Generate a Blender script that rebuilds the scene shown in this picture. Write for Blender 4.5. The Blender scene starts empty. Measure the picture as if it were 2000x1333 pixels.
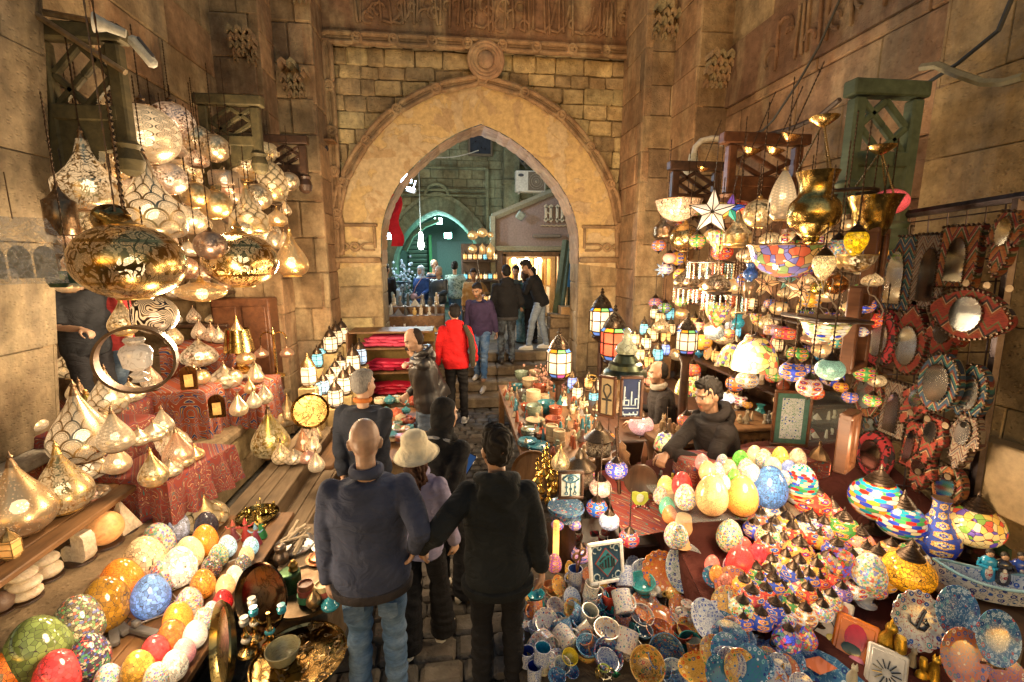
import bpy,math,random
import numpy as np
from mathutils import Vector,Matrix,Euler
R=math.radians;PI=math.pi;cos,sin=math.cos,math.sin
random.seed(7);rng=np.random.default_rng(7)
S=bpy.context.scene;COL=S.collection
uni=random.uniform
F=900.0;PSI=R(6.8);TH=R(10.2);HC=2.45
FW=np.array([sin(PSI)*cos(TH),cos(PSI)*cos(TH),-sin(TH)]);RT=np.array([cos(PSI),-sin(PSI),0.0]);UP=np.cross(RT,FW)
CAM=np.array([0,0,HC])
def ray(px,py):return FW+RT*(px-1000)/F-UP*(py-666.5)/F
def P(px,py,X=None,Y=None,Z=None,PL=None):
 """world point where a sight line meets a real plane; PL=(a,b,c): z = a + b*Y + c*X"""
 d=ray(px,py)
 if PL:t=(PL[0]+PL[1]*CAM[1]+PL[2]*CAM[0]-CAM[2])/(d[2]-PL[1]*d[1]-PL[2]*d[0])
 elif X is not None:t=(X-CAM[0])/d[0]
 elif Y is not None:t=(Y-CAM[1])/d[1]
 else:t=(Z-CAM[2])/d[2]
 return CAM+t*d
def depth(p):return float((np.array(p)-CAM)@FW)
cd=bpy.data.cameras.new("camera");cam=bpy.data.objects.new("camera",cd);COL.objects.link(cam)
cam.location=CAM;cam.rotation_euler=(PI/2-TH,0,-PSI)
cd.sensor_width=36;cd.lens=36*F/2000;cd.clip_end=500;cd.clip_start=.05
S.camera=cam
class G:
 def __init__(s):s.v=[];s.f=[];s.uv=[];s.m=[];s.c=[];s.n=0
 def add(s,VF,m=0,c=None,M=None):
  V,Fc=VF[0],VF[1];U=VF[2]if len(VF)>2 else None
  V=np.asarray(V,float)
  if M is not None:V=xf(V,M)
  s.v.append(V);n=s.n;s.n+=len(V)
  for i,f in enumerate(Fc):
   s.f.append([k+n for k in f]);s.m.append(m);s.c.append(c);s.uv.append(U[i]if U else None)
  return s
def xf(V,M):
 M=np.array(M);return V@M[:3,:3].T+M[:3,3]
def TM(loc=(0,0,0),rot=(0,0,0),sc=1):
 sc=(sc,)*3 if isinstance(sc,(int,float))else sc
 return np.array(Matrix.Translation(Vector([float(a)for a in loc]))@Euler(rot).to_matrix().to_4x4()@Matrix.Diagonal((*sc,1)))
def mesh(name,g,smooth=40):
 me=bpy.data.meshes.new(name)
 V=np.concatenate(g.v)if g.v else np.zeros((0,3))
 me.from_pydata(V.tolist(),[],g.f)
 me.polygons.foreach_set('material_index',g.m)
 if any(u is not None for u in g.uv):
  L=me.uv_layers.new(name='UVMap');a=[]
  for f,u in zip(g.f,g.uv):a+=[x for k in range(len(f))for x in(u[k]if u else(0,0))]
  L.data.foreach_set('uv',a)
 if any(c is not None for c in g.c):
  A=me.color_attributes.new('Col','FLOAT_COLOR','CORNER');a=[]
  for f,c in zip(g.f,g.c):
   c=c if c is not None else(.5,.5,.5)
   a+=[x for k in f for x in(*c,1)]
  A.data.foreach_set('color',a)
 if smooth:
  me.polygons.foreach_set('use_smooth',[True]*len(g.f));me.update()
  if smooth<180:me.set_sharp_from_angle(angle=R(smooth))
 me.update();return me
def link(name,me,mats=None,parent=None,loc=(0,0,0),rot=(0,0,0),sc=1,color=None):
 o=bpy.data.objects.new(name,me);COL.objects.link(o)
 o.location=[float(a)for a in loc];o.rotation_euler=rot;o.scale=(sc,)*3 if isinstance(sc,(int,float))else sc
 if parent:o.parent=parent
 if color:o.color=(*color,1)if len(color)==3 else color
 if mats and me:
  mats=mats if isinstance(mats,(list,tuple))else[mats]
  while len(me.materials)<len(mats):me.materials.append(None)
  for s,m in zip(o.material_slots,mats):s.link='OBJECT';s.material=m
 return o
def tag(o,label=None,cat=None,group=None,kind=None):
 for k,v in(('label',label),('category',cat),('group',group),('kind',kind)):
  if v:o[k]=v
 return o
def empty(name,loc=(0,0,0),rot=(0,0,0),sc=1):
 o=bpy.data.objects.new(name,None);COL.objects.link(o);o.empty_display_size=.05
 o.location=[float(a)for a in loc];o.rotation_euler=rot;o.scale=(sc,)*3 if isinstance(sc,(int,float))else sc
 return o
def thing(name,label,cat,parts,loc=(0,0,0),rot=(0,0,0),sc=1,group=None):
 """parts: [(part name, mesh, material, colour)]; one part only -> the thing is that mesh"""
 if len(parts)==1:
  p=parts[0];o=link(name,p[1],p[2],None,loc,rot,sc,p[3]if len(p)>3 else None);return tag(o,label,cat,group)
 o=empty(name,loc,rot,sc);tag(o,label,cat,group)
 for p in parts:link(p[0],p[1],p[2],o,color=p[3]if len(p)>3 else None)
 return o
CACHE={}
def cached(key,fn,smooth=40):
 if key not in CACHE:
  r=fn();CACHE[key]=mesh(str(key).split("'")[1]if "'" in str(key)else str(key),r,smooth)
 return CACHE[key]
BF=[(0,3,2,1),(4,5,6,7),(0,1,5,4),(1,2,6,5),(2,3,7,6),(3,0,4,7)]
def box(c,s,rot=(0,0,0)):
 V=np.array([(x,y,z)for z in(-.5,.5)for x,y in((-.5,-.5),(.5,-.5),(.5,.5),(-.5,.5))])*np.array(s)
 return xf(V,TM(c,rot)),BF
def cbox(c,s,b=.01,rot=(0,0,0)):
 """box with chamfered edges"""
 s=np.array(s,float)/2;b=min(b,*(s*.9));V=[];idx={}
 for sx in(-1,1):
  for sy in(-1,1):
   for sz in(-1,1):
    for k in range(3):
     p=s.copy()-b;p[k]=s[k];idx[sx,sy,sz,k]=len(V);V.append(p*np.array((sx,sy,sz)))
 Fc=[]
 for k in range(3):
  a,d=(k+1)%3,(k+2)%3
  for sg in(-1,1):
   q=[]
   for u,w in((-1,-1),(1,-1),(1,1),(-1,1)):
    t=[0]*3;t[k]=sg;t[a]=u;t[d]=w;q.append(idx[t[0],t[1],t[2],k])
   Fc.append(q if sg>0 else q[::-1])
  for u in(-1,1):
   for w in(-1,1):
    q=[]
    for sg in(-1,1):
     t=[0]*3;t[k]=sg;t[a]=u;t[d]=w;q.append((idx[t[0],t[1],t[2],a],idx[t[0],t[1],t[2],d]))
    f=[q[0][0],q[1][0],q[1][1],q[0][1]];Fc.append(f if u*w<0 else f[::-1])
 for sx in(-1,1):
  for sy in(-1,1):
   for sz in(-1,1):
    f=[idx[sx,sy,sz,k]for k in range(3)];Fc.append(f if sx*sy*sz>0 else f[::-1])
 return xf(np.array(V),TM(c,rot)),Fc
def lathe(prof,seg=24,caps=True,ax=1.0,ribs=0,ribamp=0):
 """prof [(r, z)]; UV: u in 0..1 around, v = arc length"""
 prof=[(max(r,1e-4),z)for r,z in prof];n=len(prof);V=[];Fc=[];UV=[]
 L=[0]
 for i in range(1,n):L.append(L[-1]+math.hypot(prof[i][0]-prof[i-1][0],prof[i][1]-prof[i-1][1]))
 for r,z in prof:
  for k in range(seg):
   a=2*PI*k/seg+PI/2;rr=r*(1+ribamp*cos(ribs*a))if ribs else r
   V.append((rr*cos(a),rr*sin(a)*ax,z))
 for i in range(n-1):
  for k in range(seg):
   j=(k+1)%seg
   Fc.append((i*seg+k,i*seg+j,(i+1)*seg+j,(i+1)*seg+k))
   UV.append(((k/seg,L[i]),((k+1)/seg,L[i]),((k+1)/seg,L[i+1]),(k/seg,L[i+1])))
 if caps:
  for i,rv in((0,True),(n-1,False)):
   if prof[i][0]>.002:
    q=[i*seg+k for k in range(seg)];Fc.append(q[::-1]if rv else q);UV.append([(k/seg,L[i])for k in range(seg)])
 return np.array(V),Fc,UV
def tube(pts,r,seg=8,closed=False):
 pts=[np.array(p,float)for p in pts];n=len(pts);r=[r]*n if isinstance(r,(int,float))else r
 V=[];Fc=[];nrm=None
 for i in range(n):
  a=pts[i-1]if(i or closed)else pts[0];b=pts[(i+1)%n]if(i<n-1 or closed)else pts[-1]
  t=b-a;t=t/(np.linalg.norm(t)+1e-9)
  if nrm is None:
   nrm=np.cross(t,(0,0,1)if abs(t[2])<.9 else(1,0,0))
  nrm=nrm-t*(nrm@t);nrm=nrm/(np.linalg.norm(nrm)+1e-9);bn=np.cross(t,nrm)
  for k in range(seg):
   q=2*PI*k/seg;V.append(pts[i]+(nrm*cos(q)+bn*sin(q))*r[i])
 for i in range(n if closed else n-1):
  for k in range(seg):
   j=(k+1)%seg;i2=(i+1)%n
   Fc.append((i*seg+k,i*seg+j,i2*seg+j,i2*seg+k))
 if not closed:Fc.append([k for k in range(seg)][::-1]);Fc.append([(n-1)*seg+k for k in range(seg)])
 return np.array(V),Fc
def loft(rings,seg=16):
 """rings: (centre, a vector, b vector) ellipses"""
 V=[];Fc=[];n=len(rings)
 for c,a,b in rings:
  c=np.array(c,float);a=np.array(a,float);b=np.array(b,float)
  for k in range(seg):
   q=2*PI*k/seg;V.append(c+a*cos(q)+b*sin(q))
 for i in range(n-1):
  for k in range(seg):
   j=(k+1)%seg;Fc.append((i*seg+k,i*seg+j,(i+1)*seg+j,(i+1)*seg+k))
 Fc.append([k for k in range(seg)][::-1]);Fc.append([(n-1)*seg+k for k in range(seg)])
 return np.array(V),Fc
def ball(c,r,seg=14,rings=9,rot=(0,0,0)):
 r=(r,)*3 if isinstance(r,(int,float))else r
 prof=[(sin(PI*i/rings),-cos(PI*i/rings))for i in range(rings+1)]
 V,Fc,UV=lathe(prof,seg,False)
 return xf(V,TM(c,rot,r)),Fc,UV
def torus(Rr,r,c=(0,0,0),seg=24,ms=8,rot=(0,0,0),ax=1.0,a0=0,a1=2*PI):
 full=a1-a0>6.28;n=seg if full else seg+1
 pts=[(Rr*cos(a0+(a1-a0)*k/seg),Rr*ax*sin(a0+(a1-a0)*k/seg),0)for k in range(n)]
 V,Fc=tube(pts,r,ms,full);return xf(V,TM(c,rot)),Fc
def prism(poly,d,M=None):
 """extrude a flat outline (x,z) from y=0 to y=d"""
 n=len(poly);V=[(x,0,z)for x,z in poly]+[(x,d,z)for x,z in poly]
 Fc=[list(range(n)),list(range(n,2*n))[::-1]]+[(i,i+n,(i+1)%n+n,(i+1)%n)for i in range(n)]
 UV=[[poly[k%n]for k in f]for f in Fc]
 V=np.array(V,float)
 return(xf(V,M)if M is not None else V),Fc,UV
def disc_grid(nr,na,fn):
 """polar sheet: fn(r 0..1, angle) -> point"""
 V=[fn(0,0)];Fc=[]
 for i in range(1,nr+1):
  for k in range(na):V.append(fn(i/nr,2*PI*k/na))
 for k in range(na):Fc.append((0,1+k,1+(k+1)%na))
 for i in range(nr-1):
  for k in range(na):
   a=1+i*na;b=a+na;j=(k+1)%na;Fc.append((a+k,b+k,b+j,a+j))
 return np.array(V,float),Fc
def grid(nu,nv,fn):
 V=[fn(i/nu,j/nv)for j in range(nv+1)for i in range(nu+1)];w=nu+1
 Fc=[(j*w+i,j*w+i+1,(j+1)*w+i+1,(j+1)*w+i)for j in range(nv)for i in range(nu)]
 UV=[((i/nu,j/nv),((i+1)/nu,j/nv),((i+1)/nu,(j+1)/nv),(i/nu,(j+1)/nv))for j in range(nv)for i in range(nu)]
 return np.array(V,float),Fc,UV
class NT:
 def __init__(s,name):
  s.m=bpy.data.materials.new(name);s.m.use_nodes=True;s.t=s.m.node_tree;s.t.nodes.clear()
  s.out=s.t.nodes.new('ShaderNodeOutputMaterial')
 def n(s,typ,ins=None,**props):
  nd=s.t.nodes.new('ShaderNode'+typ)
  for k,v in props.items():setattr(nd,k,v)
  for k,v in(ins or{}).items():s.put(nd.inputs[k],v)
  return nd
 def put(s,sock,v):
  if isinstance(v,bpy.types.NodeSocket):s.t.links.new(v,sock)
  elif isinstance(v,bpy.types.Node):s.t.links.new(v.outputs[0],sock)
  else:
   if isinstance(v,tuple)and len(v)==3 and sock.type=='RGBA':v=(*v,1)
   sock.default_value=v
 def math(s,op,a,b=0.0,c=0.0,clamp=False):
  nd=s.n('Math',{0:a,1:b,2:c},operation=op);nd.use_clamp=clamp;return nd.outputs[0]
 def mix(s,f,a,b,mode='MIX'):
  nd=s.t.nodes.new('ShaderNodeMix');nd.data_type='RGBA';nd.blend_type=mode;nd.clamp_factor=True
  s.put(nd.inputs[0],f);s.put(nd.inputs[6],a);s.put(nd.inputs[7],b);return nd.outputs[2]
 def ramp(s,f,stops,const=False):
  nd=s.t.nodes.new('ShaderNodeValToRGB');cr=nd.color_ramp
  if const:cr.interpolation='CONSTANT'
  while len(cr.elements)<len(stops):cr.elements.new(.5)
  for e,(p,c)in zip(cr.elements,stops):e.position=p;e.color=(*c,1)if len(c)==3 else c
  s.put(nd.inputs[0],f);return nd.outputs[0]
 def step(s,v,lo,hi):
  nd=s.n('MapRange',{0:v,1:lo,2:hi});nd.clamp=True;return nd.outputs[0]
 def noise(s,vec,scale,detail=4,rough=.6,dist=0):
  nd=s.n('TexNoise',{'Scale':scale,'Detail':detail,'Roughness':rough,'Distortion':dist})
  if vec is not None:s.put(nd.inputs['Vector'],vec)
  return nd.outputs[0]
 def vor(s,vec,scale,feature='F1',rnd=1.0,out='Distance'):
  nd=s.n('TexVoronoi',{'Scale':scale,'Randomness':rnd},feature=feature)
  s.put(nd.inputs['Vector'],vec);return nd.outputs[out]
 def vmul(s,vec,v):
  return s.n('VectorMath',{0:vec,1:v},operation='MULTIPLY').outputs[0]
 def co(s,which='Object'):return s.n('TexCoord').outputs[which]
 def oc(s):nd=s.n('ObjectInfo');return nd.outputs['Color'],nd.outputs['Alpha'],nd.outputs['Random']
 def bump(s,h,strength=.3,dist=.01):return s.n('Bump',{'Height':h,'Strength':strength,'Distance':dist}).outputs[0]
 def pbr(s,col,rough=.6,metal=0.0,bump=None,**kw):
  d={'Base Color':col,'Roughness':rough,'Metallic':metal}
  if bump is not None:d['Normal']=bump
  d.update(kw);return s.n('BsdfPrincipled',d)
 def end(s,sh,sample=None):
  s.t.links.new(sh.outputs[0]if isinstance(sh,bpy.types.Node)else sh,s.out.inputs[0])
  if sample:s.m.cycles.emission_sampling=sample
  return s.m
def LK(n,g,*a,**k):return link(n,mesh(n,g),*a,**k)
def GA(*a,**k):return G().add(*a,**k)
MATS={}
def M(name):
 if name not in MATS:MATS[name]=globals()['m_'+name]()
 return MATS[name]
def m_stone(name='stone',tint=(1,1,1),bs=.6,patch=(.50,.40,.24)):
 t=NT(name);o=t.co();c=t.n('VertexColor',layer_name='Col').outputs[0]
 n1=t.noise(o,1.3,6,.65);n2=t.noise(o,9,8,.7);n3=t.noise(t.vmul(o,(1,1,.25)),3.5,5,.6)
 c=t.mix(t.step(n1,.40,.60),c,t.mix(1.0,c,(.52,.47,.42),'MULTIPLY'));c=t.mix(t.math('MULTIPLY',t.step(t.noise(t.vmul(o,(1,1,.3)),.9,7,.7,.6),.52,.66),.7),c,(.16,.135,.095))
 c=t.mix(t.math('MULTIPLY',t.step(n3,.5,.72),.55),c,patch)
 c=t.mix(1.0,c,t.ramp(n2,[(.25,(.5,.48,.44)),(.7,(1.25,1.2,1.12))]),'MULTIPLY')
 h=t.math('ADD',t.math('MULTIPLY',n2,.8),t.math('MULTIPLY',t.step(t.vor(t.vmul(o,(1,1,1.6)),26),.0,.35),.45))
 return t.end(t.pbr(t.mix(1.0,c,tint,'MULTIPLY'),.88,bump=t.bump(h,bs,.025)))
def m_rubble():return m_stone('rubble_stone',bs=1.0)
def m_greenstone():return m_stone('shaded_stone',tint=(.72,.9,.82),patch=(.18,.24,.21))  # tint puts the dim greenish light of the far lane into the stone colour
def m_paving():return m_stone('paving_stone',tint=(.8,.82,.85),bs=.5,patch=(.2,.19,.18))
def m_plaster():
 t=NT('old_plaster');o=t.co();n1=t.noise(o,1.1,8,.62,.4);n2=t.noise(o,14,8,.7);n3=t.noise(o,2.6,4,.5,.8)
 e=t.step(n1,.50,.512)
 c=t.mix(e,(.52,.37,.17),(.50,.38,.22));c=t.mix(t.step(n3,.58,.60),c,(.42,.29,.15))
 c=t.mix(t.step(t.noise(o,.8,6,.6),.55,.75),c,(.30,.20,.12))
 c=t.mix(1.0,c,t.ramp(n2,[(.3,(.66,.64,.6)),(.7,(1.15,1.12,1.1))]),'MULTIPLY')
 h=t.math('ADD',t.math('MULTIPLY',n2,.5),t.math('MULTIPLY',e,1.2))
 return t.end(t.pbr(c,.85,bump=t.bump(h,.5,.015)))
def m_wood(name='wood',a=(.26,.13,.05),b=(.12,.055,.02),rough=.55):
 t=NT(name);o=t.co();n=t.noise(t.vmul(o,(14,1.6,14)),1,6,.65,.6)
 c=t.mix(t.step(n,.35,.65),a,b);c=t.mix(t.step(t.noise(o,3,4),.5,.75),c,t.mix(1.0,c,(.5,.5,.5),'MULTIPLY'))
 return t.end(t.pbr(c,rough,bump=t.bump(n,.35,.006)))
def m_oldwood():return m_wood('weathered_wood',(.27,.19,.11),(.15,.10,.055),.8)
def m_greenwood():return m_wood('green_painted_wood',(.10,.135,.08),(.06,.085,.05),.8)
def m_olivewood():return m_wood('dark_olive_wood',(.13,.10,.04),(.06,.05,.02),.7)
def m_darkwood():return m_wood('dark_wood',(.075,.035,.018),(.03,.014,.008),.45)
def m_redwood():return m_wood('polished_red_wood',(.14,.055,.022),(.07,.024,.01),.42)
def m_tint():
 t=NT('painted');c,a,r=t.oc();o=t.co();n=t.noise(o,22,5,.65)
 c=t.mix(1.0,c,t.ramp(n,[(.25,(.65,.63,.6)),(.7,(1.12,1.12,1.1))]),'MULTIPLY')
 return t.end(t.pbr(c,.6,bump=t.bump(n,.12,.004)))
def m_glaze():
 t=NT('glazed_pottery');c,a,r=t.oc();o=t.co();n=t.noise(o,9,4,.6)
 c=t.mix(1.0,c,t.ramp(n,[(.3,(.6,.6,.6)),(.65,(1.15,1.12,1.1))]),'MULTIPLY')
 c=t.mix(t.step(t.vor(o,60),.12,.05),c,t.mix(.6,c,(.05,.03,.02)))
 return t.end(t.pbr(c,.18,bump=t.bump(n,.1,.004),**{'Coat Weight':.6,'Coat Roughness':.06}))
def m_onyx():
 t=NT('banded_onyx');c,a,r=t.oc();o=t.co();n=t.noise(t.vmul(o,(2,2,14)),2.5,5,.6,.8)
 c=t.mix(1.0,c,t.ramp(n,[(.3,(.55,.42,.3)),(.5,(1,1,1)),(.7,(1.2,1.15,1.05))]),'MULTIPLY')
 return t.end(t.pbr(c,.3,**{'Coat Weight':.3,'Subsurface Weight':.15,'Subsurface Radius':(.05,.03,.02)}))
def ceramic(name,base,cols,scale):
 """hand painted glaze: flowers (petal rings round random centres), tendrils and a rim colour from the object colour"""
 t=NT(name);oc,a,r=t.oc();o=t.co()
 nd=t.n('TexVoronoi',{'Scale':scale,'Randomness':.55},feature='F1');t.put(nd.inputs['Vector'],o)
 d,rc=nd.outputs['Distance'],nd.outputs['Color']
 pick=t.n('SeparateColor',{0:rc}).outputs[0]
 flower=t.ramp(pick,[(i/len(cols),c)for i,c in enumerate(cols)],True)
 wob=t.math('MULTIPLY_ADD',t.noise(o,scale*3.2,2),.22,-.11)
 d2=t.math('ADD',d,wob)
 c=t.mix(t.step(d2,.36,.33),base,flower);c=t.mix(t.step(d2,.2,.18),c,base);c=t.mix(t.step(d2,.13,.11),c,oc)
 ten=t.math('ABSOLUTE',t.math('SUBTRACT',t.noise(o,scale*1.2,2,.5,1.2),.5))
 c=t.mix(t.math('MULTIPLY',t.step(ten,.028,.016),t.step(d2,.36,.38)),c,oc)
 return t.end(t.pbr(c,.15,**{'Coat Weight':.7,'Coat Roughness':.05}))
def m_cer_white():return ceramic('white_painted_ceramic',(.58,.56,.5),[(.02,.08,.35),(.42,.03,.03),(.03,.25,.28),(.02,.05,.28)],3.6)
def m_cer_blue():return ceramic('blue_white_ceramic',(.52,.56,.6),[(.015,.05,.36),(.02,.09,.45),(.01,.03,.25)],5)
def m_cer_warm():return ceramic('warm_painted_ceramic',(.62,.36,.08),[(.55,.05,.02),(.03,.12,.3),(.75,.6,.3),(.04,.2,.08)],3.6)
def m_cer_deep():return ceramic('deep_blue_ceramic',(.04,.14,.30),[(.45,.6,.75),(.02,.04,.2),(.15,.4,.5),(.5,.08,.05)],4)
def m_cer_red():return ceramic('red_painted_ceramic',(.50,.14,.05),[(.04,.1,.35),(.75,.65,.5),(.5,.3,.05),(.03,.2,.2)],4.2)
def m_brass():
 t=NT('engraved_brass');c,a,r=t.oc();o=t.co();n=t.noise(o,9,4,.55,1.0)
 line=t.step(t.math('ABSOLUTE',t.math('SUBTRACT',n,.5)),.03,.012)
 c=t.mix(t.math('MULTIPLY',line,.7),c,(.04,.025,.01));g=t.noise(o,3,4)
 c=t.mix(1.0,c,t.ramp(g,[(.3,(.55,.5,.42)),(.6,(1,1,1))]),'MULTIPLY')
 return t.end(t.pbr(c,t.step(g,0,2.2),1.0,bump=t.bump(line,.1,.005)))
def m_metal():
 t=NT('dull_metal');c,a,r=t.oc();o=t.co();n=t.noise(o,12,5,.65)
 c=t.mix(1.0,c,t.ramp(n,[(.3,(.5,.45,.4)),(.65,(1.1,1.1,1.1))]),'MULTIPLY')
 return t.end(t.pbr(c,.38,.9,bump=t.bump(n,.15,.004)))
def m_mirror():
 t=NT('mirror_glass');o=t.co();n=t.noise(o,6,6,.7)
 return t.end(t.pbr(t.mix(t.step(n,.45,.8),(.45,.47,.47),(.28,.3,.3)),t.step(n,.1,3.0),1.0))
def m_glass():
 t=NT('clear_glass');return t.end(t.n('MixShader',{0:.07,1:t.n('BsdfTransparent',{0:(.9,.93,.92)}),2:t.pbr((.9,.95,.95),.05)}))
def m_plastic_film():
 t=NT('clear_plastic_wrap');o=t.co();n=t.noise(o,9,5,.6,2)
 return t.end(t.n('MixShader',{0:t.step(n,.35,.75),1:t.n('BsdfTransparent',{0:(.85,.85,.83)}),2:t.pbr((.55,.53,.5),.12,bump=t.bump(n,.8,.02))}))
def bell(t):
 z=t.n('SeparateXYZ',{0:t.co('Generated')}).outputs[2]
 return t.math('MULTIPLY_ADD',t.math('POWER',t.math('SINE',t.math('MULTIPLY_ADD',z,2.7,.22),clamp=True),2.0),.75,.32)
def shell(t,metal,line,col,see=.26,k=29.0,emetal=.0,rough=.3):
 """metal where line=1; elsewhere a glowing, partly see-through perforated skin"""
 oc,al,r=t.oc()
 st=t.math('MULTIPLY',t.math('MULTIPLY',al,k),bell(t))
 glow=t.n('Emission',{0:col,1:st});open_=t.n('MixShader',{0:see,1:glow,2:t.n('BsdfTransparent',{0:(1,.93,.82)})})
 mt=t.pbr(metal,rough,1.0)
 return t.end(t.n('MixShader',{0:line,1:open_,2:mt}))
WARM=(1.0,.60,.27)
def uvs(t,su,sv):
 u=t.n('UVMap').outputs[0];sx=t.n('SeparateXYZ',{0:u})
 return t.math('MULTIPLY',sx.outputs[0],su),t.math('MULTIPLY',sx.outputs[1],sv)
def m_scale(su=9,name='scale_pierced_metal'):
 t=NT(name);u,v=uvs(t,su,su/6.0*2)
 row=t.math('FLOOR',v);y=t.math('MULTIPLY',t.math('FRACT',v),.5)
 x=t.math('SUBTRACT',t.math('FRACT',t.math('MULTIPLY_ADD',row,.5,u)),.5)
 d=t.math('SQRT',t.math('ADD',t.math('MULTIPLY',x,x),t.math('MULTIPLY',y,y)))
 l=t.math('MAXIMUM',t.step(t.math('ABSOLUTE',t.math('SUBTRACT',d,.47)),.055,.04),t.step(t.math('ABSOLUTE',t.math('SUBTRACT',d,.36)),.018,.01))
 dots=t.step(t.vor(t.co(),26),.30,.36);l=t.math('MAXIMUM',l,t.math('MULTIPLY',dots,.45))
 oc,a,r=t.oc();return shell(t,t.mix(.5,oc,(.12,.08,.04)),l,t.mix(.3,WARM,oc))
def m_arab(name='arabesque_pierced_metal',sc=3.3,w=.06,bg=.3):
 t=NT(name);o=t.co();n=t.noise(o,sc,1.5,.5,1.6);n2=t.vor(o,sc*1.3,'DISTANCE_TO_EDGE')
 l=t.math('MAXIMUM',t.step(t.math('ABSOLUTE',t.math('SUBTRACT',n,.5)),w,w*.7),t.step(n2,.035,.02))
 dots=t.step(t.vor(o,30),.26,.34);l=t.math('MAXIMUM',l,t.math('MULTIPLY',dots,bg))
 oc,a,r=t.oc();return shell(t,t.mix(.35,oc,(.10,.06,.03)),l,t.mix(.3,WARM,oc))
def m_arabdark():return m_arab('dark_filigree_metal',3.8,.095,.5)
def m_star():
 t=NT('star_line_metal');u,v=uvs(t,8,4.2)
 x=t.math('SUBTRACT',t.math('FRACT',u),.5);y=t.math('SUBTRACT',t.math('FRACT',v),.5)
 r_=t.math('SQRT',t.math('ADD',t.math('MULTIPLY',x,x),t.math('MULTIPLY',y,y)))
 an=t.math('ARCTAN2',y,x);tri=t.math('ABSOLUTE',t.math('SUBTRACT',t.math('FRACT',t.math('MULTIPLY',an,8/(2*PI))),.5))
 l=None
 for q in(t.math('SUBTRACT',r_,.45),t.math('SUBTRACT',r_,t.math('MULTIPLY_ADD',tri,.42,.16)),t.math('SUBTRACT',r_,t.math('MULTIPLY_ADD',tri,-.42,.37))):
  s_=t.step(t.math('ABSOLUTE',q),.035,.024);l=s_ if l is None else t.math('MAXIMUM',l,s_)
 l=t.math('MAXIMUM',l,t.math('MULTIPLY',t.step(t.vor(t.co(),34),.26,.34),.3))
 oc,a,r=t.oc();return shell(t,t.mix(.5,oc,(.06,.04,.03)),l,t.mix(.3,WARM,oc))
def m_dots():
 t=NT('speckle_pierced_metal');o=t.co();l=t.step(t.vor(o,12),.26,.34)
 oc,a,r=t.oc();return shell(t,oc,t.math('MULTIPLY_ADD',l,.6,.08),t.mix(.3,WARM,oc),see=.5)
def m_goldbig():
 t=NT('engraved_gold_globe');o=t.co();z=t.n('SeparateXYZ',{0:o}).outputs[2]
 n=t.noise(t.vmul(o,(1,1,.7)),4.4,1.2,.5,1.5);ln=t.step(t.math('ABSOLUTE',t.math('SUBTRACT',n,.5)),.055,.045)
 band=t.math('MULTIPLY',t.step(t.math('ABSOLUTE',t.math('SUBTRACT',t.math('ABSOLUTE',z),.0)),.37,.36),1.0)
 edge=t.step(t.math('ABSOLUTE',t.math('SUBTRACT',t.math('ABSOLUTE',z),.41)),.035,.03)
 fine=t.step(t.vor(o,34),.30,.38)
 etched=t.math('MULTIPLY',t.math('SUBTRACT',1.0,ln),t.math('SUBTRACT',1.0,edge))
 oc,a,r=t.oc()
 met=t.pbr(t.mix(t.math('MULTIPLY',ln,.55),t.mix(.5,oc,(.55,.36,.12)),(.12,.065,.015)),.24,1.0)
 hole=t.n('MixShader',{0:.45,1:t.n('Emission',{0:WARM,1:t.math('MULTIPLY',a,10.0)}),2:t.n('BsdfTransparent')})
 return t.end(t.n('MixShader',{0:t.math('MULTIPLY',etched,t.math('MULTIPLY_ADD',fine,-.4,.62)),1:met,2:hole}))
def m_swirl():
 t=NT('swirl_cut_metal');o=t.co();n=t.noise(o,1.3,0,0,.3)
 l=t.step(t.math('SINE',t.math('MULTIPLY',n,95)),-.1,.1);oc,a,r=t.oc()
 return shell(t,(.13,.10,.09),l,WARM,see=.25)
PAL=[(.75,.03,.02),(.03,.08,.62),(.85,.42,.04),(.8,.74,.6),(.06,.42,.12),(.9,.8,.45),(.02,.38,.55),(.85,.8,.72)]
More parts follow.
